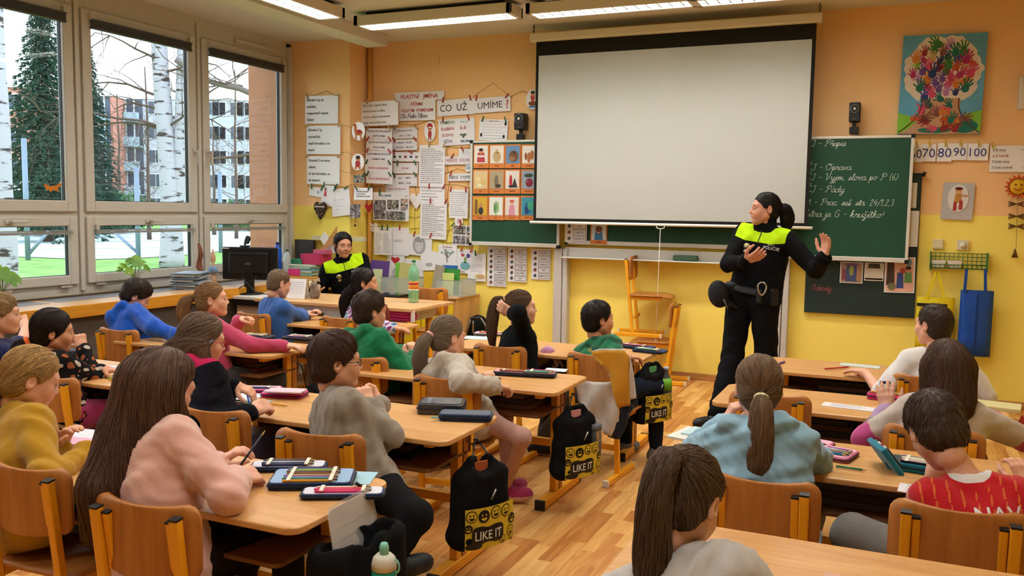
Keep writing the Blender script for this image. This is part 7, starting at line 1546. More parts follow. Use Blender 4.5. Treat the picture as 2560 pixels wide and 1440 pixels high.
# ------------------------------------------------------------------ things on and around the desks
PC = ['#2f4fa0', '#2f7a4a', '#b03a34', '#d89a1c', '#6a3f8a', '#c9562a', '#2a8aa5', '#7a4a2c', '#1f1f24', '#c9a83a', '#8ab53a', '#b04a7a']
CN = {'#2f4fa0': 'blue', '#2f7a4a': 'green', '#b03a34': 'red', '#d89a1c': 'yellow', '#6a3f8a': 'purple', '#c9562a': 'orange', '#2a8aa5': 'turquoise', '#7a4a2c': 'brown', '#1f1f24': 'black', '#c9a83a': 'ochre', '#8ab53a': 'lime', '#b04a7a': 'pink', '#e0347a': 'hot pink', '#d8d8dc': 'white', '#2a2a5a': 'indigo'}
_pm = {}; ORD = ['first', 'second', 'third', 'fourth', 'fifth', 'sixth', 'seventh', 'eighth', 'ninth', 'tenth', 'eleventh', 'twelfth', 'thirteenth']
def pencil(p, d, col, label, L=.15, r_=.0038, group=None, pen=False):
    k = (col, L, r_, pen)
    if k not in _pm:
        q = MB(); q.tube([(0, 0, 0), (0, L*.86, 0)], r_, 6); q.mi = 1; q.tube([(0, L*.86, 0), (0, L, 0)], [r_, .0008] if not pen else [r_*1.1, r_*.6], 6)
        _pm[k] = q.mesh('pencil', [ink(col, .4), mat('pencil_wood', '#c9a06a', .7) if not pen else ink('#2a2a30', .4)])
    o = link('pencil' if not pen else 'felt_pen', _pm[k]); d = Vector(d).normalized(); o.location = p; o.rotation_euler = Vector((0, 1, 0)).rotation_difference(d).to_euler(); tag(o, label, 'pencil' if not pen else 'pen', group); return o
def case(label, p, rz, w, d, col, inner, rows, flap=None, what='case', t=.018, name='pencil_case', elastic='#d8d2c0'):
    "open pencil case lying flat; rows: list of (y0, colours) of pencils lying along x"
    o = empty(name, p, rz, label, 'pencil case'); z0 = t
    MB().prism(rrect(w, d, .02, 4), t, c=(0, 0, 0)).build('shell', col, o, bevel=.005, seg=2)
    MB().prism(rrect(w-.014, d-.014, .015, 4), .001, c=(0, 0, t)).build('lining', inner, o)
    M = Matrix.Rotation(rz, 3, 'Z'); P = Vector(p)
    oi = [-1]
    for y0, cols in rows:
        n = len(cols)
        for i, c_ in enumerate(cols):
            oi[0] += 1
            y = y0+i*.0095; L = min(w*.86, .165); pencil(P+M@Vector((-L/2+.004*math.sin(i*2.3), y, t+.0055)), M@Vector((1, 0, 0)), c_, '%s pencil, %s from the near edge of the %s' % (CN.get(c_, 'dark'), ORD[oi[0]], what), L, .0042, 'pencils in the '+what, pen=(i % 3 == 1))
        for xx in (-.25*w, .25*w)[:1 if w < .2 else 2]: MB().bb((xx-.006, y0-.008, t+.0085), (xx+.006, y0+n*.0095, t+.0105)).build('elastic_band', ink(elastic), o)
    q = MB(); q.tube([(x, y, t*.55) for x, y in rrect(w+.003, d+.003, .021, 4)], .0025, 5, closed=True); q.build('zip', ink('#1c1c24'), o)
    return o
NAV = cloth('case_navy', '#1f2a4a', .2, 300); 
def dz(px, py): p = atZ(px, py, .641); return (p[0], p[1], .6405)
import itertools
def cyc(n, s=0): return [PC[(i*5+s) % len(PC)] for i in range(n)]
BLU = mat('case_lining_blue', '#8fa9c9', .7); WHL = mat('case_lining_white', '#cfcfd8', .7)
a, b_ = dz(705, 1190), dz(828, 1228)
case('large dark blue fold-out pencil case, upper leaf with pens', dz(722, 1172), R(28), .25, .085, NAV, WHL, [(-.03, ['#2a2a5a', '#2a2a5a', '#1f1f24', '#d8d8dc', '#1f1f24', '#2a2a5a', '#7a4a2c'])], what='upper leaf of the blue case')
case('large dark blue fold-out pencil case, middle leaf full of pencils', dz(782, 1207), R(28), .26, .16, NAV, BLU, [(-.07, cyc(7, 3)), (.008, ['#7a4a2c', '#1f1f24', '#7a4a2c', '#8ab53a', '#2f7a4a', '#6a3f8a'])], what='middle leaf of the blue case', t=.024)
case('large dark blue fold-out pencil case, front leaf with the pink pen', dz(858, 1240), R(28), .25, .08, NAV, WHL, [(-.024, ['#e0347a', '#b03a34', '#e0347a', '#c9562a', '#d8d8dc'])], what='front leaf of the blue case')
def paper(px, py, w, d, rz, col, label, z=.6405, t=.002, cat='paper', name='paper', lines_=0):
    p = atZ(px, py, z); o = MB().bb((-w/2, -d/2, 0), (w/2, d/2, t)).build(name, col if not isinstance(col, str) else mat('paper_'+col[1:], col, .7)); o.location = (p[0], p[1], z); o.rotation_euler = (0, 0, rz); tag(o, label, cat)
    for k in range(lines_): MB().bb((-w*.35, d*(.3-.6*k/max(1, lines_-1))-.002, t), (w*.3*(.6+.4*math.sin(k*2.2)), d*(.3-.6*k/max(1, lines_-1))+.002, t+.0004)).build('pencil_line', ink('#8a8a90'), o)
    return o
paper(893, 1195, .11, .13, R(20), '#9fc3cf', 'pale blue note beside the big blue pencil case')
PK = cloth('case_pink', '#c02a6a', .2); PKL = mat('case_lining_rose', '#d8a0b5', .7)
case('pink fold-out pencil case, left half with a marker', dz(650, 978), R(24), .2, .10, PK, PKL, [(-.03, ['#2a2a5a', '#1f1f24', '#d8d8dc'])], what='left pink case')
case('pink fold-out pencil case, right half under notebooks', dz(712, 990), R(18), .2, .11, PK, PKL, [(-.04, ['#d8d8dc', '#b04a7a', '#d8d8dc', '#6a3f8a'])], what='right pink case', t=.022)
paper(715, 978, .17, .09, R(18), '#c9b0b8', 'rose-tinted exercise book on the pink case', z=.674, t=.006, cat='exercise book', name='exercise_book')
paper(622, 1012, .12, .2, R(10), '#a5bcd0', 'pale blue worksheet in front of the girl with glasses')
paper(600, 990, .21, .15, R(5), '#cfcfd6', 'white worksheet under the coloured pencils', z=.640)
for i, (x0, y0, x1, y1, c_) in enumerate(((588, 1000, 650, 1010, '#8a9a5a'), (592, 1010, 640, 1018, '#b03a34'), (655, 1005, 705, 1013, '#d89a1c'), (590, 1006, 645, 1014, '#2f7a4a'))):
    p0, p1 = atZ(x0, y0, .647), atZ(x1, y1, .647); pencil(p0, p1-p0, c_, '%s coloured pencil lying before the girl with glasses' % CN.get(c_, 'olive'), .16, group='loose pencils by the pink case')
p0, p1 = atY(625, 1015, 3.0), atY(616, 978, 3.04); pencil(p0-(p1-p0)*.2, p1-p0, '#2f4fa0', 'blue pencil held by the girl with glasses', .15)
p0, p1 = atY(600, 1165, 2.16), atY(632, 1120, 2.22); pencil(p0, p1-p0, '#1f1f24', 'black pencil held by the girl in pink', .15)
DG2 = mat('case_charcoal', '#2b2d33', .25, spec=.6); DGL = mat('case_slate', '#4a5566', .4)
o = case('charcoal glossy pencil case, closed half', dz(1105, 1028), R(20), .2, .15, DG2, DG2, [], t=.045, what='charcoal case'); MB().prism(rrect(.17, .12, .02, 4), .002, c=(0, 0, .046)).build('clear_window', mat('glossy_grey', '#6a6d72', .08, spec=.8), o)
o = case('slate pencil case half folded open at the desk edge', dz(1165, 1048), R(20), .22, .1, NAV, DGL, [], t=.03, what='slate case'); MB().bb((-.14, -.05, .012), (-.11, -.04, .016)).build('zip_pull', mat('pull_teal', '#3f9aa5', .5), o)
# desk C
PKC = cloth('case_rose', '#c98aa0', .2); 
case('pink and black pencil case lying open with pens', dz(1290, 938), R(10), .24, .09, cloth('case_black', '#26222a', .2), PKC, [(-.03, ['#7a4a2c', '#b03a34', '#1f1f24'])], what='rose case', t=.022)
case('black-rimmed half of the pink pencil case full of green and blue pens', dz(1350, 940), R(14), .17, .12, MATS['case_black'], PKC, [(-.045, ['#2f7a4a', '#8ab53a', '#2a8aa5', '#2f4fa0', '#1f1f24', '#b04a7a', '#b03a34'])], what='green pen half', t=.024)
paper(1390, 925, .12, .09, R(10), '#cfd4d8', 'clear plastic sleeve behind the pink case', t=.001)
p0, p1 = atZ(1222, 935, .647), atZ(1256, 948, .647); pencil(p0, p1-p0, '#d8d8dc', 'white pen on the grey-hoodie girl\'s desk', .14, pen=True)
# desk D
case('navy fold-out pencil case, left leaf beside the boy in green', dz(1590, 870), R(-8), .24, .10, NAV, mat('navy_lining', '#23356a', .7), [(-.03, ['#b03a34', '#d8d8dc', '#2f4fa0', '#b04a7a'])], what='left navy case')
case('navy fold-out pencil case, right leaf overhanging the desk end', dz(1625, 880), R(-8), .2, .12, NAV, MATS['navy_lining'], [(-.05, ['#2f7a4a', '#2a8aa5', '#7a4a2c', '#d8d8dc', '#c9a83a', '#1f1f24'])], what='right navy case')
paper(1196, 845, .2, .14, R(10), '#b5d4d8', 'pale turquoise worksheet beside the girl in black'); case('grey felt pencil case open on the far end of the front desk', dz(1228, 838), R(15), .24, .1, cloth('case_felt', '#8a8880', .3), PKL, [(-.02, ['#c9562a', '#b03a34', '#d89a1c'])], what='felt case')
# desks by the window
for px, py, lb, s in ((640, 845, 'black pencil case with a yellow pen before the ponytailed girl', 0), (752, 848, 'black fold-out pencil case in the middle of the window-side desk', 4)): case(lb, dz(px, py), R(10), .23, .12, MATS['case_black'], mat('dark_lining', '#35353c', .7), [(-.04, cyc(5, s)), (.015, ['#d89a1c', '#d8d8dc', '#2a8aa5'])], what='case '+('of the ponytailed girl' if s == 0 else 'on the middle of the desk'))
paper(800, 862, .15, .1, R(12), '#cfd2d8', 'white sheet at the end of the window-side desk'); paper(545, 858, .2, .14, 0, '#d0c4cc', 'open workbook under the ponytailed girl', t=.006)
paper(300, 925, .21, .15, R(25), '#c2cbd6', 'pale blue open exercise book by the orange-tied girl', t=.01, cat='exercise book', name='exercise_book'); paper(330, 938, .16, .12, R(15), '#8ab5b5', 'teal booklet under the pale exercise book', t=.006, z=.6402)
case('black zipped case beside the orange-tied girl\'s chin', dz(180, 888), R(10), .2, .1, MATS['case_black'], MATS['case_black'], [], t=.035, what='zipped case')
for i, (x0, y0, x1, y1, c_) in enumerate(((270, 945, 325, 950, '#8ab53a'), (275, 950, 330, 956, '#d89a1c'), (280, 953, 330, 962, '#c9562a'))): p0, p1 = atZ(x0, y0, .647), atZ(x1, y1, .647); pencil(p0, p1-p0, c_, '%s pencil beside the pale exercise book' % CN[c_], .16, group='pencils by the exercise book')
paper(205, 1098, .16, .2, R(10), '#cfcfd6', 'white workbook half hidden by the girl in mustard', t=.01); case('pink flat case under the mustard girl\'s workbook', dz(212, 1112), R(10), .2, .1, PK, PKL, [], t=.012, what='flat case')
case('black soft case in front of the boy in blue', dz(780, 785), R(15), .22, .12, MATS['case_black'], mat('red_lining', '#8a2a34', .7), [(-.02, ['#b03a34', '#1f1f24'])], what='soft black case')
# right column
paper(1740, 1090, .16, .2, R(-12), '#d0d0c8', 'open white exercise book left of the girl in light blue', t=.008, cat='exercise book', name='exercise_book'); paper(1748, 1082, .10, .13, R(-12), '#b5ccd0', 'pale notebook lying on the white exercise book', z=.649, t=.006, cat='exercise book', name='exercise_book')
RP = mat('case_bubble_pink', '#c96a86', .5)
case('pink rigid pencil case, left leaf by the light blue sleeve', dz(2035, 1118), R(-14), .12, .14, RP, PKL, [(-.03, ['#d8d8dc', '#6a3f8a'])], what='left rigid pink case'); case('pink rigid pencil case, right leaf with pastel pens', dz(2085, 1140), R(-14), .14, .15, RP, PKL, [(-.045, ['#2a8aa5', '#6a3f8a', '#b03a34', '#8ab53a', '#2f4fa0', '#d8d8dc', '#b04a7a', '#6a3f8a'])], what='pastel pen case', elastic='#d8a0b5')
p0, p1 = atZ(2090, 1165, .647), atZ(2125, 1170, .647); pencil(p0, p1-p0, '#2f7a4a', 'short green pencil in front of the pink case', .1)
TL = cloth('case_teal', '#1a6f86', .2)
o = case('teal pencil case tray full of felt pens beside the boy in red', dz(2320, 1178), R(-8), .26, .11, TL, mat('teal_dark', '#2a3a40', .6), [(-.045, ['#1f1f24', '#d8d8dc', '#b03a34', '#d8d8dc', '#8ab53a', '#d8d8dc', '#c9a83a', '#2f4fa0'])], what='teal tray', t=.03)
lid = empty('pencil_case_lid', dz(2236, 1172), R(-8), 'raised teal lid of the pencil case with pens clipped inside', 'pencil case')  # raised lid of the teal pencil case, kept as an object of its own
MB().prism(rrect(.02, .16, .008, 3), .11, c=(0, .0, 0)).build('shell', TL, lid, bevel=.004); lid.rotation_euler = (0, R(-38), R(20))
for k in range(5): MB().tube([(.013, -.06+.028*k, .02), (.013, -.06+.028*k, .1)], .006, 6).build('clipped_pen', ink(('#2a3a40', '#d8d8dc', '#b03a34', '#d8d8dc', '#2f7a4a')[k]), lid)
paper(2310, 1228, .15, .1, R(-5), '#d5d0d2', 'white card with a pencil sketch before the boy in red', lines_=3); paper(2125, 1018, .24, .09, R(-6), '#d5d0d2', 'long white strip with drawn figures on the striped girl\'s desk', lines_=4)
o = case('magenta pencil case behind the striped girl\'s hand', dz(2225, 1000), R(-8), .2, .09, PK, MATS['red_lining'], [(-.02, ['#d89a1c', '#7a4a2c', '#d8d8dc'])], what='magenta case', t=.03)
paper(2490, 1018, .2, .15, R(-8), '#c9bd86', 'pale yellow book at the right end of the striped girl\'s desk', t=.014, cat='book', name='book')
o = paper(2150, 915, .22, .1, R(-5), '#b9c2b4', 'clear sleeve with a green sheet on the foremost desk', t=.003); p0, p1 = atZ(2062, 922, .65), atZ(2115, 918, .65); pencil(p0, p1-p0, '#7a2a2a' if False else '#b03a34', 'dark red paintbrush on the foremost desk', .2, .005)
p0, p1 = atZ(1950, 908, .647), atZ(1968, 902, .647); pencil(p0, p1-p0, '#6a3f8a', 'short purple crayon at the left end of the foremost desk', .08, .006)
tag(MB().bb((-.2, -.1, 0), (.2, .1, .05)).build('tray_contents', mat('tray_dark', '#2a2320', .8)), 'dark folders in the tray under the desk of the girl with glasses', 'folder') if False else None
# folders in the trays
for i, (x, y, w, lb, c_) in enumerate(((-1.95, 2.0, .34, 'dark folder stack in the tray of the pink girl\'s desk', '#3a1f1c'), (-1.95, 2.98, .36, 'black folder in the tray of the boy in taupe', '#17171c'), (-1.86, 4.0, .36, 'brown books in the tray of the grey-hoodie girl', '#6a5040'), (-3.75, 4.16, .42, 'red-brown folders in the tray of the ponytailed girl', '#5a2a2c'), (-3.9, 3.12, .4, 'black folders in the tray of the orange-tied girl', '#1f1a1c'), (-.1, 3.16, .5, 'grey folders in the tray of the light blue girl', '#5a5650'), (-.35, 4.16, .4, 'dark folders in the tray of the empty seat', '#2a2826'), (-.2, 5.15, .4, 'black plastic wallet in the tray of the foremost desk', '#1c1c1c'), (-3.7, 5.38, .4, 'dark books in the tray by the teacher\'s desk', '#2a241f'))):
    o = empty('folder_stack', (x, y, .504), 0, lb, 'folders')
    for k in range(3): MB().bb((-w/2+.01*k, .02, .001+.028*k), (w/2-.015*k, .27-.01*k, .027+.028*k)).build('folder', mat('folder_%s%d' % (c_[1:], k % 2), c_ if k % 2 == 0 else '#4a3a34', .6), o, bevel=.003)
# drawstring bags
BAGB = cloth('bag_black', '#121214', .08, 300, .08, sheen=0); BAGY = mat('bag_print_yellow', '#c9b02a', .7)
def bag(p, label, hook, rz=R(-26), flap=None):
    "hangs from a desk hook; broad side faces +x"
    o = empty('drawstring_bag', p, rz, label, 'bag', 'black drawstring bags with yellow pockets')
    P = [rc((-.025, -.09, .045), (-.025, .09, .045), .04, .04, .02), rc((.03, -.09, .045), (.03, .09, .045), .04, .04, .02)]
    for y_ in (-.09, -.03, .03, .09): P += [rc((0, y_, .05), (0, y_*.96, .27), .055, .042, .03), rc((0, y_*.96, .27), (0, y_*.5, .345), .034, .016, .025)]
    P.append(el((.03, .0, .33), (.035, .05, .04), .015, True))
    V, F = sdf_mesh(P, .009, folds(int(abs(p[1]*100)) % 97, .003, 48)); link('sack', mesh_np('sack', V, F, [BAGB]), o)
    fx = lambda y, z: .086-1.5*y*y-.2*(z-.1)**2
    n, m = 12, 6; q = MB(); q.add([(fx(u_, z), u_, z) for z in np.linspace(.012, .175, m+1) for u_ in np.linspace(-.12, .12, n+1)], [(j*(n+1)+i, j*(n+1)+i+1, (j+1)*(n+1)+i+1, (j+1)*(n+1)+i) for j in range(m) for i in range(n)], True); q.build('pocket', BAGY, o)
    def disc(y, z, r1, r2, m_, nm, dx=.001, pts_=None):
        Pq = [(r1*math.cos(t), r2*math.sin(t)) for t in np.linspace(0, 2*math.pi, 15)[:-1]] if pts_ is None else pts_; k = len(Pq); V = [(fx(y, z)+dx, y, z)]
        for sc_ in (.33, .66, 1): V += [(fx(y+a_*sc_, z+b2*sc_)+dx, y+a_*sc_, z+b2*sc_) for a_, b2 in Pq]
        F = [(0, 1+i, 1+(i+1) % k) for i in range(k)]+[(1+l*k+i, 1+(l+1)*k+i, 1+(l+1)*k+(i+1) % k, 1+l*k+(i+1) % k) for l in (0, 1) for i in range(k)]
        q = MB(); q.add(V, F); q.build(nm, m_, o)
    for i, (y, z, r_) in enumerate(((-.095, .145, .024), (-.042, .14, .026), (.015, .147, .026), (.07, .142, .026), (.108, .10, .022), (.1, .052, .022), (.108, .022, .014), (-.108, .098, .018), (.055, .028, .018))):
        dk = i % 3 == 1; disc(y, z, r_, r_, BLACKP, 'printed_circle'); disc(y, z, r_*.84, r_*.84, BAGY if not dk else BLACKP, 'printed_face', .0016)
        em = BLACKP if not dk else BAGY
        for e_ in (-1, 1): disc(y+e_*r_*.32, z+r_*.22, r_*.12, r_*.18, em, 'printed_eye', .0022)
        disc(y, z-r_*.2, 0, 0, em, 'printed_mouth', .0022, [(r_*.5*math.cos(t), -r_*.42*math.sin(t)) for t in np.linspace(0, math.pi, 9)])
    disc(-.02, .066, .07, .036, BLACKP, 'speech_bubble', .003, rrect(.15, .072, .022, 4)); disc(-.085, .026, .036, .014, BLACKP, 'printed_bubble', .002)
    v, F = text_mesh('LIKE IT', True); k = .036/.73; kx = min(k, .125/(v[:, 0].max()-v[:, 0].min())); cxx = (v[:, 0].max()+v[:, 0].min())/2
    q = MB(); q.add([(fx(-.02+(a_-cxx)*kx, .066)+.005, -.02+(a_-cxx)*kx, .049+b2*k) for a_, b2, _ in v], F); q.build('lettering', ink('#d8d8cc'), o)
    hk = Matrix.Rotation(-rz, 3, 'Z')@(Vector(hook)-Vector(p))
    for s in (-1, 1): MB().tube(spline([(0, .05*s, .335), (0, .035*s, .36), tuple(hk+Vector((.004, .012*s, .0))), tuple(hk+Vector((.0, -.01*s, .012)))], 4), .004, 6).build('drawstring', BLACKP, o)
    MB().tube([(.05, .02, .185), (.065, .03, .23)], .003, 5).build('zip_pull', ink('#d8d8d0'), o)
    if flap: MB().bb((.005, -.035, .27), (.012, .03, .335)).build('contents', flap, o)
    return o
bag((-1.485, 3.06, .19), 'drawstring bag with emoticon pocket on the taupe boy\'s desk', (-1.545, 3.14, .575), flap=ink('#a5522a'))
bag((-1.455, 4.08, .19), 'drawstring bag with emoticon pocket and a jar, on the desk with the pink case', (-1.5, 4.17, .575), flap=ink('#c98a8a'))
bag((-1.335, 5.10, .26), 'drawstring bag with emoticon pocket and a bottle, nearest the stacked chairs', (-1.385, 5.2, .575), flap=ink('#5aa56a'))
# jar and bottles
CLR = mat('clear_plastic', '#dfe8e4', .08, trans=.9, ior=1.2, spec=.5)
def bottle(p, prof, m, label, parts=(), n=20, name='bottle'):
    o = empty(name, p, 0, label, 'bottle'); MB().lathe(prof, n).build('body', m, o)
    for nm, pr_, mm in parts: MB().lathe(pr_, n).build(nm, mm, o)
    return o
bottle((-1.37, 4.16, .30), [(.001, 0), (.03, 0), (.032, .01), (.032, .10), (.026, .115)], CLR, 'clear jar with a grey lid in the middle bag', [('lid', [(.001, .115), (.030, .115), (.031, .118), (.031, .145), (.001, .148)], mat('lid_grey', '#55565a', .5)), ('drink', [(.001, .004), (.027, .004), (.027, .06), (.001, .06)], mat('jar_brown', '#5a3a2a', .5))])
bottle((-1.26, 5.16, .39), [(.001, 0), (.034, 0), (.036, .02), (.036, .1), (.03, .13), (.012, .165), (.012, .18)], CLR, 'clear bottle with a lime sleeve in the bag by the stacked chairs', [('sleeve', [(.037, .06), (.037, .1), (.031, .128)], mat('sleeve_lime', '#6fae2c', .5)), ('cap', [(.001, .18), (.015, .18), (.015, .197), (.001, .2)], mat('cap_blue_grey', '#a9b4c9', .5))])
# open black bag with a folder and the teal bottle, on the nearest desk
p = atX(880, 1400, -1.40); ob = empty('drawstring_bag', (-1.41, 2.09, .22), 0, 'open black bag holding a clear folder on the pink girl\'s desk', 'bag')
Pq = [rc((x_, -.11, .05), (x_, .11, .05), .045, .045, .02) for x_ in (-.025, .035)]
for y_ in (-.12, -.04, .04, .12): Pq.append(rc((0, y_, .05), (.005, y_*1.03, .31), .065, .055, .03))
Pq.append(el((.01, .0, .36), (.03, .15, .09), .01, True))
V, F = sdf_mesh(Pq, .01, folds(5, .004, 44)); link('sack', mesh_np('sack', V, F, [BAGB]), ob); ob.rotation_euler = (0, 0, R(-12))
MB().tube(spline([(-.03, .1, .3), (-.08, .12, .42), (-.1, .09, .46)], 4), .005, 6).build('drawstring', BLACKP, ob)
fo = empty('document_folder', (-1.405, 2.10, .42), 0, 'clear plastic folder with ruled sheets sticking out of the black bag', 'folder')
Mf = Matrix.Rotation(R(90), 3, 'Z')@Matrix.Rotation(R(80), 3, 'X')
MB().prism(rrect(.215, .29, .02, 4, 0, .1), .004, Mf).build('sheets', mat('sheet_pink', '#c9bcb4', .5), fo); MB().prism(rrect(.23, .31, .02, 4, 0, .105), .0012, Mf, (.008, 0, 0)).build('sleeve', mat('sleeve_clear', '#dcd8d4', .15, alpha=.25), fo)
for k in range(7): MB().prism([(-.085, -.02+.034*k), (.085, -.02+.034*k), (.085, -.0185+.034*k), (-.085, -.0185+.034*k)], .0005, Mf, (.0055, 0, 0)).build('ruled_line', ink('#a59a94'), fo)
GB = bottle(tuple(atX(960, 1516, -1.30)), [(.001, 0), (.034, 0), (.036, .01), (.036, .045), (.034, .05), (.036, .055), (.036, .1), (.034, .115)], mat('bottle_teal', '#1f8a72', .35), 'teal drinking bottle with white top and mint spout hanging by the bag', [('top', [(.036, .112), (.036, .13), (.032, .145), (.022, .155), (.001, .156)], mat('top_cream', '#d2ccbc', .45)), ('spout', [(.001, .153), (.013, .153), (.014, .175), (.010, .187), (.001, .19)], mat('spout_mint', '#7fc0a8', .4))])
MB().tube([(.036+.014*math.sin(t), 0, .125-.02*math.cos(t)) for t in np.linspace(0, 3.14, 8)], .003, 6).build('loop', MATS['spout_mint'], GB)
# yellow-black bag on the window-side desk
o = empty('drawstring_bag', (-3.30, 4.30, .12), 0, 'yellow and black bag hanging on the ponytailed girl\'s desk', 'bag'); V, F = sdf_mesh([rc((0, -.10, .06), (0, .10, .06), .055, .055, .03), rc((0, -.1, .06), (0, -.1, .26), .05, .04, .03), rc((0, .1, .06), (0, .1, .26), .05, .04, .03), rc((.0, 0, .06), (0, 0, .24), .06, .05, .05)], .009, folds(9, .003, 55)); fcz = V[F].mean(1); link('sack', mesh_np('sack', V, F, [BAGB, mat('bag_amber', '#c98a1c', .7)], (fcz[:, 2] < .2).astype(int)), o)
MB().tube(spline([(0, .05, .26), (0, .0, .42), (-.02, -.02, .45)], 4), .005, 6).build('drawstring', BLACKP, o)
# jacket over the chair back
def panel(par, pts, Y, m, name, amp=.012, t=.006, seed=0, sub=5):
    P = [atY(px, py, Y) for px, py in pts]; bm = bmesh.new(); vs = [bm.verts.new(p) for p in P]; bm.faces.new(vs); bmesh.ops.triangulate(bm, faces=bm.faces[:])
    for k in range(sub): 
        es = [e for e in bm.edges if e.calc_length() > .03]
        if not es: break
        bmesh.ops.subdivide_edges(bm, edges=es, cuts=1); bmesh.ops.triangulate(bm, faces=bm.faces[:])
    for v in bm.verts: x, z = v.co.x, v.co.z; v.co.y += amp*(math.sin(x*38+seed+3*math.sin(z*7))+.5*math.sin(x*75+z*11+seed)) - .03*max(0, .62-z)*0
    me = bpy.data.meshes.new(name); b0 = par.location; bmesh.ops.translate(bm, verts=bm.verts, vec=-b0); bmesh.ops.recalc_face_normals(bm, faces=bm.faces[:]); bm.to_mesh(me); bm.free(); me.materials.append(m)
    for f_ in me.polygons: f_.use_smooth = True
    o = link(name, me, par); md_ = o.modifiers.new('thick', 'SOLIDIFY'); md_.thickness = t; return o
jk = empty('jacket', (-1.5, 4.58, .6), 0, 'white, mustard and navy jacket draped over a chair back', 'jacket')
JW, JM, JN = cloth('jacket_white', '#c9c2ba', .25), cloth('jacket_mustard', '#c2871c', .25), cloth('jacket_navy', '#1f2230', .25)
panel(jk, [(1440, 955), (1530, 955), (1545, 1010), (1548, 1050), (1530, 1090), (1512, 1085), (1490, 1045), (1470, 1020), (1446, 1012)], 4.56, JW, 'body', .014)
panel(jk, [(1478, 878), (1560, 876), (1573, 890), (1574, 1015), (1545, 1020), (1534, 985), (1522, 940), (1500, 905)], 4.53, JM, 'mustard_sleeve', .008, seed=2)
panel(jk, [(1478, 878), (1520, 877), (1566, 880), (1560, 872), (1500, 872)], 4.60, JW, 'shoulder', .004, .012, seed=3)
panel(jk, [(1574, 890), (1582, 930), (1592, 995), (1574, 1000), (1572, 930)], 4.57, JW, 'white_sleeve', .008, seed=4)
panel(jk, [(1516, 1085), (1548, 1045), (1555, 1000), (1592, 992), (1594, 1015), (1565, 1035), (1562, 1075), (1548, 1098), (1520, 1092)], 4.57, JN, 'navy_hem', .01, seed=5)
# ------------------------------------------------------------------ teacher's corner
mo = empty('computer_monitor', tuple(atZ(602, 738, .742)), R(20), 'black computer monitor seen from behind on the teacher\'s corner desk', 'monitor'); MK = mat('monitor_black', '#121215', .35); b0 = np.array(mo.location)
c = atY(628, 660, 6.08); dx = (atY(686, 660, 6.08)-atY(568, 660, 6.08))[0]; hz = atY(628, 625, 6.08)[2]-atY(628, 707, 6.08)[2]
mo.location = (c[0]-.055, 6.13, .742); zc_ = c[2]-.742; W2 = dx*.95
MB().bb((-W2/2, -.02, zc_-hz/2), (W2/2, .03, zc_+hz/2)).build('panel', MK, mo, bevel=.012)
MB().bb((-W2*.36, -.055, zc_-hz*.3), (W2*.36, -.018, zc_+hz*.36)).build('rear_housing', MK, mo, bevel=.02, seg=3); MB().bb((-W2*.3, -.058, zc_+hz*.24), (W2*.3, -.054, zc_+hz*.3)).build('vent_slot', mat('slot', '#050506', .8), mo)
MB().bb((-.03, -.058, zc_-.012), (.03, -.055, zc_+.012)).build('logo_plate', mat('logo_grey', '#2c2c30', .3), mo); text(mo, 'BENQ', 0, zc_, .012, '#8a8a90', y=-.0585)
MB().bb((-W2*.5, -.0215, zc_+hz*.44), (-W2*.37, -.02, zc_+hz*.48)).build('sticker', ink('#b5b5b5'), mo)
MB().bb((-.04, -.045, .012), (.04, -.0, zc_-hz*.28)).build('neck', MK, mo, bevel=.006); MB().lathe([(.001, 0), (.12, 0), (.12, .008), (.05, .014), (.001, .015)], 24, (0, -.02, 0)).build('foot', MK, mo)
for s in (-1, 1): MB().tube(spline([(.02*s, -.04, zc_-hz*.4), (.06*s+.03, -.1, .15), (-.1*s, -.14, .03), (-.2*s, -.12, .01)], 5), .004, 6).build('cable', MK, mo)
wc = empty('webcam', tuple(np.array(mo.location)+[-.06, 0, zc_+hz/2]), 0, 'small black webcam clipped on top of the monitor', 'webcam'); MB().bb((-.035, -.025, 0), (.035, .035, .014)).bb((-.008, 0, .012), (.008, .012, .045)).build('clip', MK, wc, bevel=.003); MB().prism(rrect(.05, .075, .02, 4, 0, .07), .02, Matrix.Rotation(R(25), 3, 'Y')@MWALL, (0, .015, 0)).build('head', mat('webcam_dark', '#1d2420', .4), wc, bevel=.006)
# stack of exercise books on the counter
g = np.random.default_rng(6); p = atZ(468, 724, .80)
for k in range(16):
    o = MB().bb((-.105, -.15, 0), (.105, .15, .0085)).build('exercise_book', mat('book_%d' % (k % 5), ['#8fa3b8', '#a9b0bc', '#6a7f95', '#b5b2ad', '#7d8a94'][k % 5], .5)); o.location = (p[0]-.06+g.normal(0, .012), p[1]+.1+g.normal(0, .014), .8015+k*.0088); o.rotation_euler = (0, 0, R(20+g.normal(0, 7))); tag(o, 'grey-blue exercise book, number %s from the bottom of the window pile' % ['one', 'two', 'three', 'four', 'five', 'six', 'seven', 'eight', 'nine', 'ten', 'eleven', 'twelve', 'thirteen', 'fourteen', 'fifteen', 'sixteen'][k], 'exercise book', 'pile of exercise books on the counter')
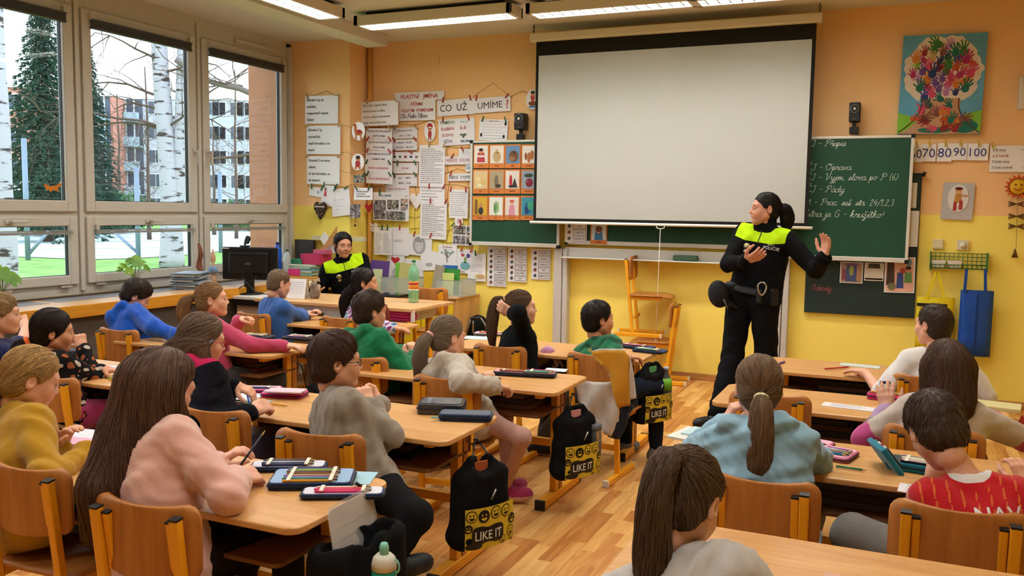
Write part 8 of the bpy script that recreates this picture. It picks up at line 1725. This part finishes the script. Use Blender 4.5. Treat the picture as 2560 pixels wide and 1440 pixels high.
# carved stick figure, angel figure
p = atX(500, 690, -5.72); o = empty('painted_stick', (p[0], p[1], .80), 0, 'painted knobbly wooden stick figure standing on the counter', 'ornament'); zt_ = atX(497, 608, p[0])[2]-.8
MB().tube(spline([(0, 0, 0), (.01, 0, zt_*.3), (-.01, 0, zt_*.5), (.012, 0, zt_*.75), (-.01, 0, zt_)], 4), [.03, .03, .026, .03, .028, .024, .026, .03, .026, .024, .02, .024, .022, .02, .018, .014, .008], 8).build('stick', mat('stick_paint', '#7a4a34', .8, var=.5, vs=35), o); MB().bb((-.035, -.03, 0), (.035, .03, .12)).build('wrapper', ink('#c9c9d4'), o)
p = atX(533, 690, -5.70); o = empty('wooden_angel', (p[0], p[1], .80), 0, 'pale wooden angel figure with a blue skirt on the counter', 'ornament'); MB().lathe([(.001, 0), (.03, 0), (.034, .05), (.028, .16), (.012, .19), (.026, .22), (.024, .26), (.008, .31), (.001, .33)], 12).build('figure', wood('pale_wood', '#d8b494', '#c9a07c', 2, 20), o); MB().lathe([(.028, .17), (.05, .11), (.046, .11), (.026, .165)], 12, cap=False).build('skirt', ink('#8fb0d8'), o)
# plants
def plant(p, label, n, hgt, seed, spread=.12, lr=.035):
    o = empty('potted_plant', p, 0, label, 'plant'); g = np.random.default_rng(seed); MB().lathe([(.001, 0), (.045, 0), (.06, .09), (.064, .1), (.055, .1), (.05, .085), (.001, .08)], 16).build('pot', mat('pot_white', '#b5a594', .6), o)
    for k in range(n):
        a = k*2.4; r_ = spread*math.sqrt((k+.5)/n); e = Vector((r_*math.cos(a), r_*math.sin(a), hgt*(1-.35*(r_/spread)**2)+g.normal(0, .012))); MB().tube(spline([(0, 0, .08), (e.x*.4, e.y*.4, .08+(e.z-.08)*.6), tuple(e)], 4), .0022, 5).build('stem', mat('stem_green', '#6a8a3a', .6), o)
        nrm_ = Vector((e.x*6+.7+g.normal(0, .4), e.y*6-.5+g.normal(0, .4), .7)).normalized(); M = Vector((0, 0, 1)).rotation_difference(nrm_).to_matrix(); l = lr*g.uniform(.75, 1.15); P = [(l*(1+.08*math.sin(5*t))*math.cos(t), l*(1+.08*math.sin(5*t))*math.sin(t)) for t in np.linspace(.35, 5.93, 12)]+[(l*.15, 0)]
        MB().prism(P, .0012, M@Matrix.Rotation(a, 3, 'Z'), e).build('leaf', mat('leaf_green%d' % (k % 3), ['#6f9a34', '#86b040', '#5d8a30'][k % 3], .5), o)
p = atX(338, 715, -5.72); plant((p[0], p[1], .80), 'round-leaved plant on the counter behind the boy in blue', 13, .27, 1); p = atX(0, 745, -5.72); plant((p[0], p[1]+.02, .80), 'green plant on the counter at the left photo edge', 9, .24, 2, .10, .05)
# bottles, piles behind the officer
def col_bottle(px, py, Y, h, r_, m, cap, label, zb=None):
    p = atY(px, py, Y); z = zb if zb is not None else p[2]; bottle((p[0], Y, z), [(.001, 0), (r_*.95, 0), (r_, .01), (r_, h*.35), (r_*.92, h*.42), (r_, h*.5), (r_, h*.7), (r_*.75, h*.82), (r_*.35, h*.9), (r_*.35, h*.95)], m, label, [('cap', [(.001, h*.94), (r_*.42, h*.94), (r_*.42, h), (.001, h)], cap)])
col_bottle(694, 690, 7.25, .33, .045, mat('pet_blue', '#1f5fd8', .15, alpha=.8), mat('cap_blue', '#1a2f7a', .5), 'tall bright blue plastic bottle in the window corner', .82); col_bottle(718, 692, 7.2, .26, .038, mat('pet_white', '#c5cfd0', .2, alpha=.7), mat('cap_green', '#1f4a34', .5), 'white bottle with a dark green cap in the window corner', .82)
def pbox(b, Y, d, m, label, name='box', cat='box', bev=.003):
    (xa, za), (xb, zb_) = wp(b[0], b[3], Y), wp(b[2], b[1], Y); o = MB().bb((-(xb-xa)/2, 0, 0), ((xb-xa)/2, d, zb_-za)).build(name, m, bevel=bev); o.location = ((xa+xb)/2, Y, za); return tag(o, label, cat)
for k in range(9):
    c_ = ['#6fb0b5', '#b5c2a0', '#8fb5a0', '#d0cfc0', '#7aa5b0'][k % 5]; z = .822+k*.0125; o = MB().bb((-.15, -.1, 0), (.15, .1, .012)).build('book', mat('bk_'+c_[1:], c_, .6)); o.location = (wp(762, 690, 7.28)[0]+.012*math.sin(k*2), 7.29, z); o.rotation_euler = (0, 0, R(4*math.sin(k*1.7))); tag(o, 'thin pastel book, layer %s of the pile beside the officer' % ['one', 'two', 'three', 'four', 'five', 'six', 'seven', 'eight', 'nine'][k], 'book', 'pile of pastel books')
zt_ = .822+9*.0125
def onpile(px0, px1, h, d, Y, m, label, z, name='box', cat='box'):
    xa, xb = wp(px0, 680, Y)[0], wp(px1, 680, Y)[0]; o = MB().bb((-(xb-xa)/2, 0, 0), ((xb-xa)/2, d, h)).build(name, m, bevel=.003); o.location = ((xa+xb)/2, Y, z); tag(o, label, cat)
onpile(751, 800, .105, .2, 7.26, mat('box_magenta', '#b82a5a', .5), 'magenta cardboard box beside the officer', zt_+.001); onpile(722, 752, .05, .1, 7.24, mat('box_green_print', '#2f7a5a', .5, var=.3, vs=30), 'small green printed carton beside the magenta box', zt_+.001); onpile(720, 745, .07, .08, 7.16, mat('tub_pink', '#d0387a', .4), 'hot pink tub in front of the green carton', .822, 'tub', 'tub')
onpile(783, 815, .045, .1, 7.30, mat('box_rose', '#c25a78', .6), 'flat rose box on top of the magenta box', zt_+.107); fr_ = onpile(737, 783, .165, .02, 7.50, mat('frame_dark', '#2a1f1c', .5), 'dark brown picture frame leaning in the corner', .94, 'picture_frame', 'frame') if False else None
pbox((737, 600, 784, 660), 7.50, .03, mat('case_dark_brown', '#2a1f1c', .45), 'dark brown flat case standing in the corner', 'flat_case', 'case'); pbox((814, 614, 840, 632), 7.47, .02, PAPER, 'white card standing behind the officer\'s shoulder', 'paper_card', 'card')
le = pbox((779, 593, 908, 600), 7.5, .06, mat('ledge_paint', '#c9c2a0', .6), 'narrow pale ledge on the wall behind the officer', 'wall_ledge', 'ledge')
c = atY(812, 597, 7.47); o = MB().prism([(0, -.075), (.06, 0), (0, .075), (-.06, 0)], .004, MWALL).build('paper_diamond', PAPER); o.location = c; tag(o, 'white paper diamond leaning over the ledge', 'paper')
A_, B_, C_ = [atY(*q, 7.43) for q in ((793, 640), (843, 565), (842, 600))]; o = MB().prism([(v[0]-A_[0], v[2]-A_[2]) for v in (A_, C_, B_)], .006, MWALL).build('set_square', wood('setsquare', '#c9935a', '#b57f48', 0, 12)); o.location = A_; tag(o, 'large wooden set square standing behind the officer', 'set square')
# desk calendar, paper-bag figure, tablet, green bottle, pink cases
p = atZ(742, 747, .742); o = empty('desk_calendar', (p[0], p[1], .742), R(12), 'white tent calendar on the teacher\'s desk', 'calendar'); Mz = Matrix.Rotation(R(-14), 3, 'X'); MB().box((0, 0, .085), (.16, .003, .17), Mz).build('front_leaf', PAPER, o); MB().box((0, .055, .085), (.16, .003, .17), Matrix.Rotation(R(18), 3, 'X')).build('back_leaf', PAPER, o)
for k in range(6): MB().box((0, -.003-.005*k*0+.022-.0065*k*1.0-.01, .14-.018*k), (.13, .001, .002), Mz).build('printed_row', ink('#9a9aa0'), o)
p = atZ(787, 746, .742); o = empty('paper_bag_figure', (p[0], p[1], .742), 0, 'rumpled paper and stone ornament on the teacher\'s desk', 'ornament'); V, F = sdf_mesh([rc((0, 0, .03), (0, 0, .11), .045, .025, .02), rc((-.01, 0, .1), (-.03, 0, .15), .02, .01, .01)], .008, folds(3, .006, 70)); link('stone', mesh_np('stone', V, F, [mat('stone_grey', '#7a6a5c', .9, var=.2, vs=30)]), o)
g = np.random.default_rng(8)
for k in range(9): a = k*.75; MB().add([(.03*math.cos(a), .03*math.sin(a), .05+.012*k), (.05*math.cos(a+.5), .05*math.sin(a+.5), .04+.013*k), (.055*math.cos(a+.2), .05*math.sin(a+.2), .1+.01*k), (.025*math.cos(a-.2), .03*math.sin(a), .12+.006*k)], [(0, 1, 2, 3), (3, 2, 1, 0)]).build('paper_scrap', ink('#d0c4b0'), o)
MB().tube([(.04, 0, .06), (.1, 0, .1)], .007, 6).build('twig', ink('#c98a5a'), o)
p = atZ(975, 742, .742); o = empty('tablet', (p[0], p[1]+.05, .742), R(-4), 'black tablet in its cover on the teacher\'s desk', 'tablet'); MB().bb((-.13, -.09, 0), (.13, .09, .022)).build('cover', BLACKP, o, bevel=.006); MB().bb((-.12, -.08, .022), (.12, .08, .024)).build('screen', mat('dark_glass', '#0c0c10', .1), o)
p = atZ(1034, 756, .742); sB = 1.0; PG = mat('pet_green', '#74c896', .1, alpha=.5)
bottle((p[0], p[1], .742), [(.001, 0), (.036, 0), (.043, .012), (.043, .1), (.040, .11), (.040, .175), (.045, .19), (.046, .235), (.038, .28), (.02, .305), (.014, .32), (.014, .335)], PG, 'large green plastic water bottle with an orange label on the desk', [('label', [(.0415, .095), (.0415, .175)], mat('label_orange', '#d8842a', .5)), ('label_band', [(.0417, .095), (.0417, .112)], ink('#d8d0c0')), ('label_mark', [(.0419, .15), (.0419, .165)], ink('#a52a20')), ('cap', [(.001, .335), (.016, .335), (.016, .352), (.001, .354)], mat('cap_green2', '#2f7a4a', .5))])
for k in range(4): o = MB().prism(rrect(.22, .13, .03, 4), .022).build('pencil_pouch', mat('pouch_magenta', '#b01a5a', .5), bevel=.006); q = dz(997, 802); o.location = (q[0]+.008*math.sin(k*2), q[1]+.05, .641+.0235*k); o.rotation_euler = (0, 0, R(4*math.sin(k*3))); tag(o, 'magenta zipped pouch, %s in the stack by the desk end' % ['lowest', 'second lowest', 'second highest', 'highest'][k], 'pencil case', 'stack of magenta pouches')
q = dz(1026, 806); o = MB().bb((-.012, -.012, 0), (.012, .012, .09)).build('eraser_block', ink('#d5d0cc')); o.location = (q[0]+.01, q[1]+.02, .6405); tag(o, 'white upright box beside the magenta pouches', 'box')
q = dz(962, 810); o = empty('juice_bottle', (q[0], q[1], .6405), 0, 'dark red patterned bottle before the dark-haired girl', 'bottle'); MB().lathe([(.001, 0), (.04, 0), (.045, .03), (.035, .07), (.04, .1), (.02, .13), (.016, .15), (.001, .15)], 14).build('body', mat('bottle_dark_red', '#6a2a1c', .4, var=.5, vs=40), o)
# clear boxes with folders on the cabinet
CBX = mat('clear_box', '#ccd4d0', .12, alpha=.35)
def tub(px0, px1, pyt, pyb, Y, d, label):
    (xa, za), (xb, zb_) = wp(px0, pyb, Y), wp(px1, pyt, Y); za = zc; o = empty('clear_box', ((xa+xb)/2, Y, za), 0, label, 'box', 'clear plastic boxes on the cabinet'); w = xb-xa; h = zb_-za
    MB().bb((-w/2, 0, 0), (w/2, .003, h)).bb((-w/2, d, 0), (w/2, d+.003, h)).bb((-w/2, 0, 0), (-w/2+.003, d, h)).bb((w/2-.003, 0, 0), (w/2, d, h)).bb((-w/2, 0, 0), (w/2, d, .003)).build('walls', CBX, o); MB().tube([(-w/2, 0, h), (w/2, 0, h), (w/2, d, h), (-w/2, d, h)], .006, 6, closed=True).build('rim', CBX, o); return o, w, h
t1 = tub(952, 1030, 698, 732, 7.42, .3, 'left clear box with green and beige folders'); t2 = tub(1090, 1155, 703, 738, 7.42, .3, 'right clear box with blue and green folders')
def fold(b, Y, c_, label, tilt=0, rz=0): 
    (xa, za), (xb, zb_) = wp(b[0], b[3], Y), wp(b[2], b[1], Y); px0_ = False; o = MB().bb((-(xb-xa)/2, 0, 0), ((xb-xa)/2, .012, zb_-zc-.004)).build('folder', mat('fold_'+c_[1:], c_, .55)); o.location = ((xa+xb)/2, Y, za if px0_ else zc+.004); o.rotation_euler = (R(-6), R(tilt), 0); tag(o, label, 'folder', 'folders standing in the clear boxes')
for b, Y, c_, lb, tl in (((921, 652, 967, 692), 7.62, '#5f3f86', 'purple folder behind the left clear box', 2), ((930, 673, 952, 705), 7.5, '#c9cfa0', 'pale green photo frame beside the purple folder', 0), ((988, 657, 1010, 727), 7.56, '#74b03a', 'bright green folder in the left clear box', -4), ((992, 658, 1020, 728), 7.50, '#b5b06a', 'olive folder in front of the bright green one', 4), ((1058, 680, 1080, 725), 7.62, '#d8b02a', 'yellow folder with white sheets behind the chair back', 0), ((1076, 663, 1100, 725), 7.55, '#9a917c', 'grey-beige folder beside the yellow one', 8), ((1102, 664, 1140, 730), 7.62, '#2a62a0', 'blue folder in the right clear box', 0), ((1102, 673, 1146, 732), 7.57, '#3a8a34', 'green folder in front of the blue one', 0), ((1104, 683, 1132, 735), 7.52, '#c9cf7a', 'yellow-green frame in the right clear box', 0)): fold(b, Y, c_, lb, tl)
# teacher-side chair, trolley
o = copy_tree(chair0); q = atY(1068, 725, 6.64); o.location = (q[0], 6.84, 0); o.rotation_euler = (0, 0, R(3)); o.scale = (1., 1., 1.17); tag(o, 'tall chair with a pinkish back beyond the teacher\'s desk', 'chair')
TR = empty('luggage_trolley', tuple(atZ(1195, 905, 0)), 0, 'folding trolley with black handle standing by the yellow wall', 'trolley'); h1, h2 = atY(1178, 797, 6.75), atY(1202, 795, 6.75); Y_ = 6.75
MB().tube([atY(1166, 830, Y_), h1], .008, 8).tube([atY(1182, 832, Y_), h1+np.array([.02, 0, 0])], .008, 8).tube(spline([h2, atY(1214, 815, Y_), atY(1218, 832, Y_)], 4), .008, 8).build('frame', mat('trolley_gold', '#8a8478', .3, metal=.7), TR, world=True); MB().tube([h1, h2], .016, 10).build('handle', BLACKP, TR, world=True)
V, F = sdf_mesh([rc((0, 0, .12), (.1, 0, .12), .12, .12, .03), rc((0, 0, .12), (.1, 0, .38), .11, .1, .03)], .014); link('bag', mesh_np('bag', V, F, [BAGB]), TR, (-.08, -.05, 0))
sk_ = atY(1150, 775, YF-.02); tag(MB().box((sk_[0], YF-.015, sk_[2]), (.05, .03, .09)).build('wall_socket', mat('socket_cream', '#d9d0ae', .5), bevel=.006), 'cream wall socket beside the cabinet', 'socket')
# fox sticker on the window pane
p = atX(131, 470, XL-.02); o = empty('fox_sticker', tuple(p), R(90), 'orange paper fox stuck to the left window pane', 'sticker'); FX = mat('fox_orange', '#c9781c', .7)
MB().prism([(-.06, .0), (-.075, .03), (-.045, .025), (-.03, .012), (.03, .02), (.06, .035), (.085, .04), (.075, .015), (.045, .0), (.055, -.03), (.03, -.02), (0, -.015), (-.02, -.035), (-.03, -.012), (-.05, -.02)], .002, MWALL).build('fox', FX, o); MB().prism([(.085, .04), (.06, .035), (.072, .055)], .0024, MWALL).build('tail_tip', ink('#d8d0c8'), o)
tag(MB().add([(0, 0, 0), (.1, -.03, 0), (.06, .05, .11)], [(0, 1, 2), (2, 1, 0)]).build('red_cloth', mat('red_cloth', '#b0331c', .8)), 'bit of red fabric on the floor at the right edge', 'cloth').location = atZ(2532, 1075, 0.0)
# ------------------------------------------------------------------ officers' kit
b12, x12 = OUT['off12']; hv, u_, f_, r_ = x12['hip'], x12['u'], x12['f'], x12['r']; bl = x12['bl']
P = [rc(hv+r_*s*.075+u_*.015, hv+r_*s*.05+f_*.02+u_*.015, .122, .122, .04) for s in (-1, 1)]
V, F = sdf_mesh(P, .008, lambda F, X, Y, Z: np.maximum(F, np.abs((X-f4(hv[0]))*f4(u_[0])+(Y-f4(hv[1]))*f4(u_[1])+(Z-f4(hv[2]+.045))*f4(u_[2]))-f4(.026))); link('belt', mesh_np('belt', V-bl, F, [mat('belt_black', '#0f0f11', .5)]), b12)
def kit(c, d, nm, m, bev=.012, rz=163): o = MB().box((0, 0, 0), d).build(nm, m, b12, bevel=bev, seg=3); o.location = Vector(c-bl); o.rotation_euler = (0, 0, R(rz+180)); return o
BK = mat('kit_black', '#121214', .55)
kit(hv+u_*.03+r_*.13+f_*.09, (.12, .07, .11), 'pouch', BK, .03); kit(hv+u_*.03-r_*.17+f_*.06, (.06, .06, .12), 'pouch', BK, rz=130); kit(hv+u_*.02-r_*.10+f_*.125, (.045, .035, .10), 'pouch', BK)
cc = atY(1905, 722, 6.26); MB().tube([cc+np.array([.028*math.cos(t)*(1+.3*math.sin(t)), -.0, .045*math.sin(t)]) for t in np.linspace(0, 6.283, 17)[:-1]], .006, 8, closed=True).build('carabiner', mat('carabiner_steel', '#b5b0a5', .25, metal=.9), b12, world=True)
# cap hung on the belt
V, F = sdf_mesh([el((0, 0, 0), (.075, .06, .10), .02), rc((.05, 0, -.07), (.11, 0, -.12), .022, .012, .02), rc((.07, -.04, -.09), (.07, .04, -.09), .014, .014, .015)], .006); hc_ = atY(1797, 735, 6.33); cp = link('hanging_cap', mesh_np('cap', V, F, [mat('cap_black', '#151518', .85, bump=.2, bs=300)]), b12, Vector(hc_-bl)); cp.rotation_euler = (0, R(-12), R(10))
MB().tube([hc_+np.array([.045, -.055, -.03]), hc_+np.array([.075, -.035, -.1])], .004, 5).build('cap_cord', mat('cord_grey', '#8a8a8a', .5), b12, world=True)
def onto(base_, cx, txt, p0, rr, uu, h, c_, bold=True, name='lettering', w=None, drop=.2):
    "lettering wrapped onto a person's top with a shrinkwrap"
    v, F_ = text_mesh(txt, bold); k = h/.73; kx = k
    if w: kx = min(k, w/(v[:, 0].max()-v[:, 0].min()))
    mxx = (v[:, 0].max()+v[:, 0].min())/2; ff = np.cross(rr, uu) if False else None
    V = np.array([p0+rr*(a-mxx)*kx+uu*(b2)*k for a, b2, _ in v]); return V, F_
def print_on(per, txt, off, h, c_, front, w=None, topname=None, slant=0):
    base_, x = per; s = 1 if front else -1; rr = -x['r']*s if front else x['r']; fwd = x['f']*s; p0 = x['N']-x['u']*off[1]+rr*off[0]+fwd*.4
    v, F_ = text_mesh(txt, True, slant); k = h/.73; kx = min(k, w/(v[:, 0].max()-v[:, 0].min())) if w else k; mxx = (v[:, 0].max()+v[:, 0].min())/2
    topo = [o for o in base_.children if o.type == 'MESH' and o.name.split('.')[0] in ('jacket', 'sweatshirt', 'shirt', 'football_shirt', 't_shirt', 'sweater')][0]
    from mathutils.bvhtree import BVHTree
    dg = None; me = topo.data; bv = BVHTree.FromPolygons([tuple(q.co) for q in me.vertices], [tuple(q.vertices) for q in me.polygons]); bl_ = x['bl']; V = []
    # refine long edges so the print follows the cloth
    bm = bmesh.new(); vs = [bm.verts.new(((a-mxx)*kx, b2*k, 0)) for a, b2, _ in v]
    for f__ in F_:
        try: bm.faces.new([vs[i] for i in f__])
        except ValueError: pass
    bmesh.ops.triangulate(bm, faces=bm.faces[:])
    for it in range(3):
        es = [e for e in bm.edges if e.calc_length() > .012]
        if es: bmesh.ops.subdivide_edges(bm, edges=es, cuts=1); bmesh.ops.triangulate(bm, faces=bm.faces[:])
    for q in bm.verts:
        w0 = p0+rr*q.co.x+x['u']*q.co.y-bl_; hit = bv.ray_cast(Vector(w0), Vector(-fwd)); q.co = (hit[0]+Vector(fwd)*.0025) if hit[0] is not None else Vector(w0-fwd*.3)
    m2 = bpy.data.meshes.new('lettering'); bm.to_mesh(m2); bm.free(); m2.materials.append(ink(c_) if isinstance(c_, str) else c_); return link('lettering', m2, base_)
for k in ('off12', 'off6'):
    per = OUT[k]; print_on(per, 'POLICIE', (.105, .155), .022, '#d8d8d8', True, .11); print_on(per, 'MĚSTSKÁ', (.105, .128), .008, '#a8a8a8', True, .07)
    base_, x = per; c = x['N']-x['u']*.16-(-x['r'])*.075; topo = [o for o in base_.children if o.name.startswith('jacket')][0]
    hit = topo.ray_cast(Vector(c+x['f']*.4-x['bl']), Vector(-x['f'])); pz = hit[1] if hit[0] else Vector(c-x['bl']); Mb = Matrix((tuple(-x['r']), tuple(x['u']), tuple(x['f']))).transposed()
    MB().lathe([(.001, .006), (.022, .005), (.026, 0), (.024, -.004)], 14, pz, Mb).build('badge', mat('badge_gold', '#a59468', .3, metal=.8), base_); MB().prism(rrect(.03, .02, .003, 2, 0, -.034), .004, Mb, pz).build('badge_plate', MATS['badge_gold'], base_)
    q0 = x['N']+x['f']*.4; zp = []
    for t in np.linspace(.03, .36, 14):
        hit = topo.ray_cast(Vector(x['N']-x['u']*t+x['f']*.4-x['bl']), Vector(-x['f']))
        if hit[0]: zp.append(hit[1]+Vector(x['f'])*.001)
    if len(zp) > 2: MB().tube(zp, .0035, 5).build('zip', mat('zip_black', '#08080a', .4), base_)
print_on(OUT['taupe'], "I DIDN'T", (-.005, .165), .034, '#c9b81c', False, .17, slant=.25)
print_on(OUT['boy11'], 'STRONG', (.0, .135), .03, '#c5cfc5', False, .15); print_on(OUT['boy11'], '|||||', (0, .075), .016, '#c9a83a', False, .05)
print_on(OUT['red'], 'NAVAS', (.08, .125), .045, '#d8d0cc', False, .2)
b19, x19 = OUT['whiteT']; a_ = x19['A'][-1]; q = x19['Sh'][-1]+(a_['e']-x19['Sh'][-1])*.7; MB().box(tuple(q+np.array([-.02, -.055, .0])), (.05, .006, .05)).build('sleeve_patch', mat('patch_navy', '#1f2f5a', .6), b19, world=True)
b13 = OUT['glasses']; MB().tube([b13[1]['hw']((.078, .03, .012)), b13[1]['hw']((.082, .01, -.006)), b13[1]['hw']((.08, -.005, -.03))], [.004, .006, .003], 6).build('hair_clip', mat('clip_grey', '#7a7f9a', .3), b13[0], world=True)
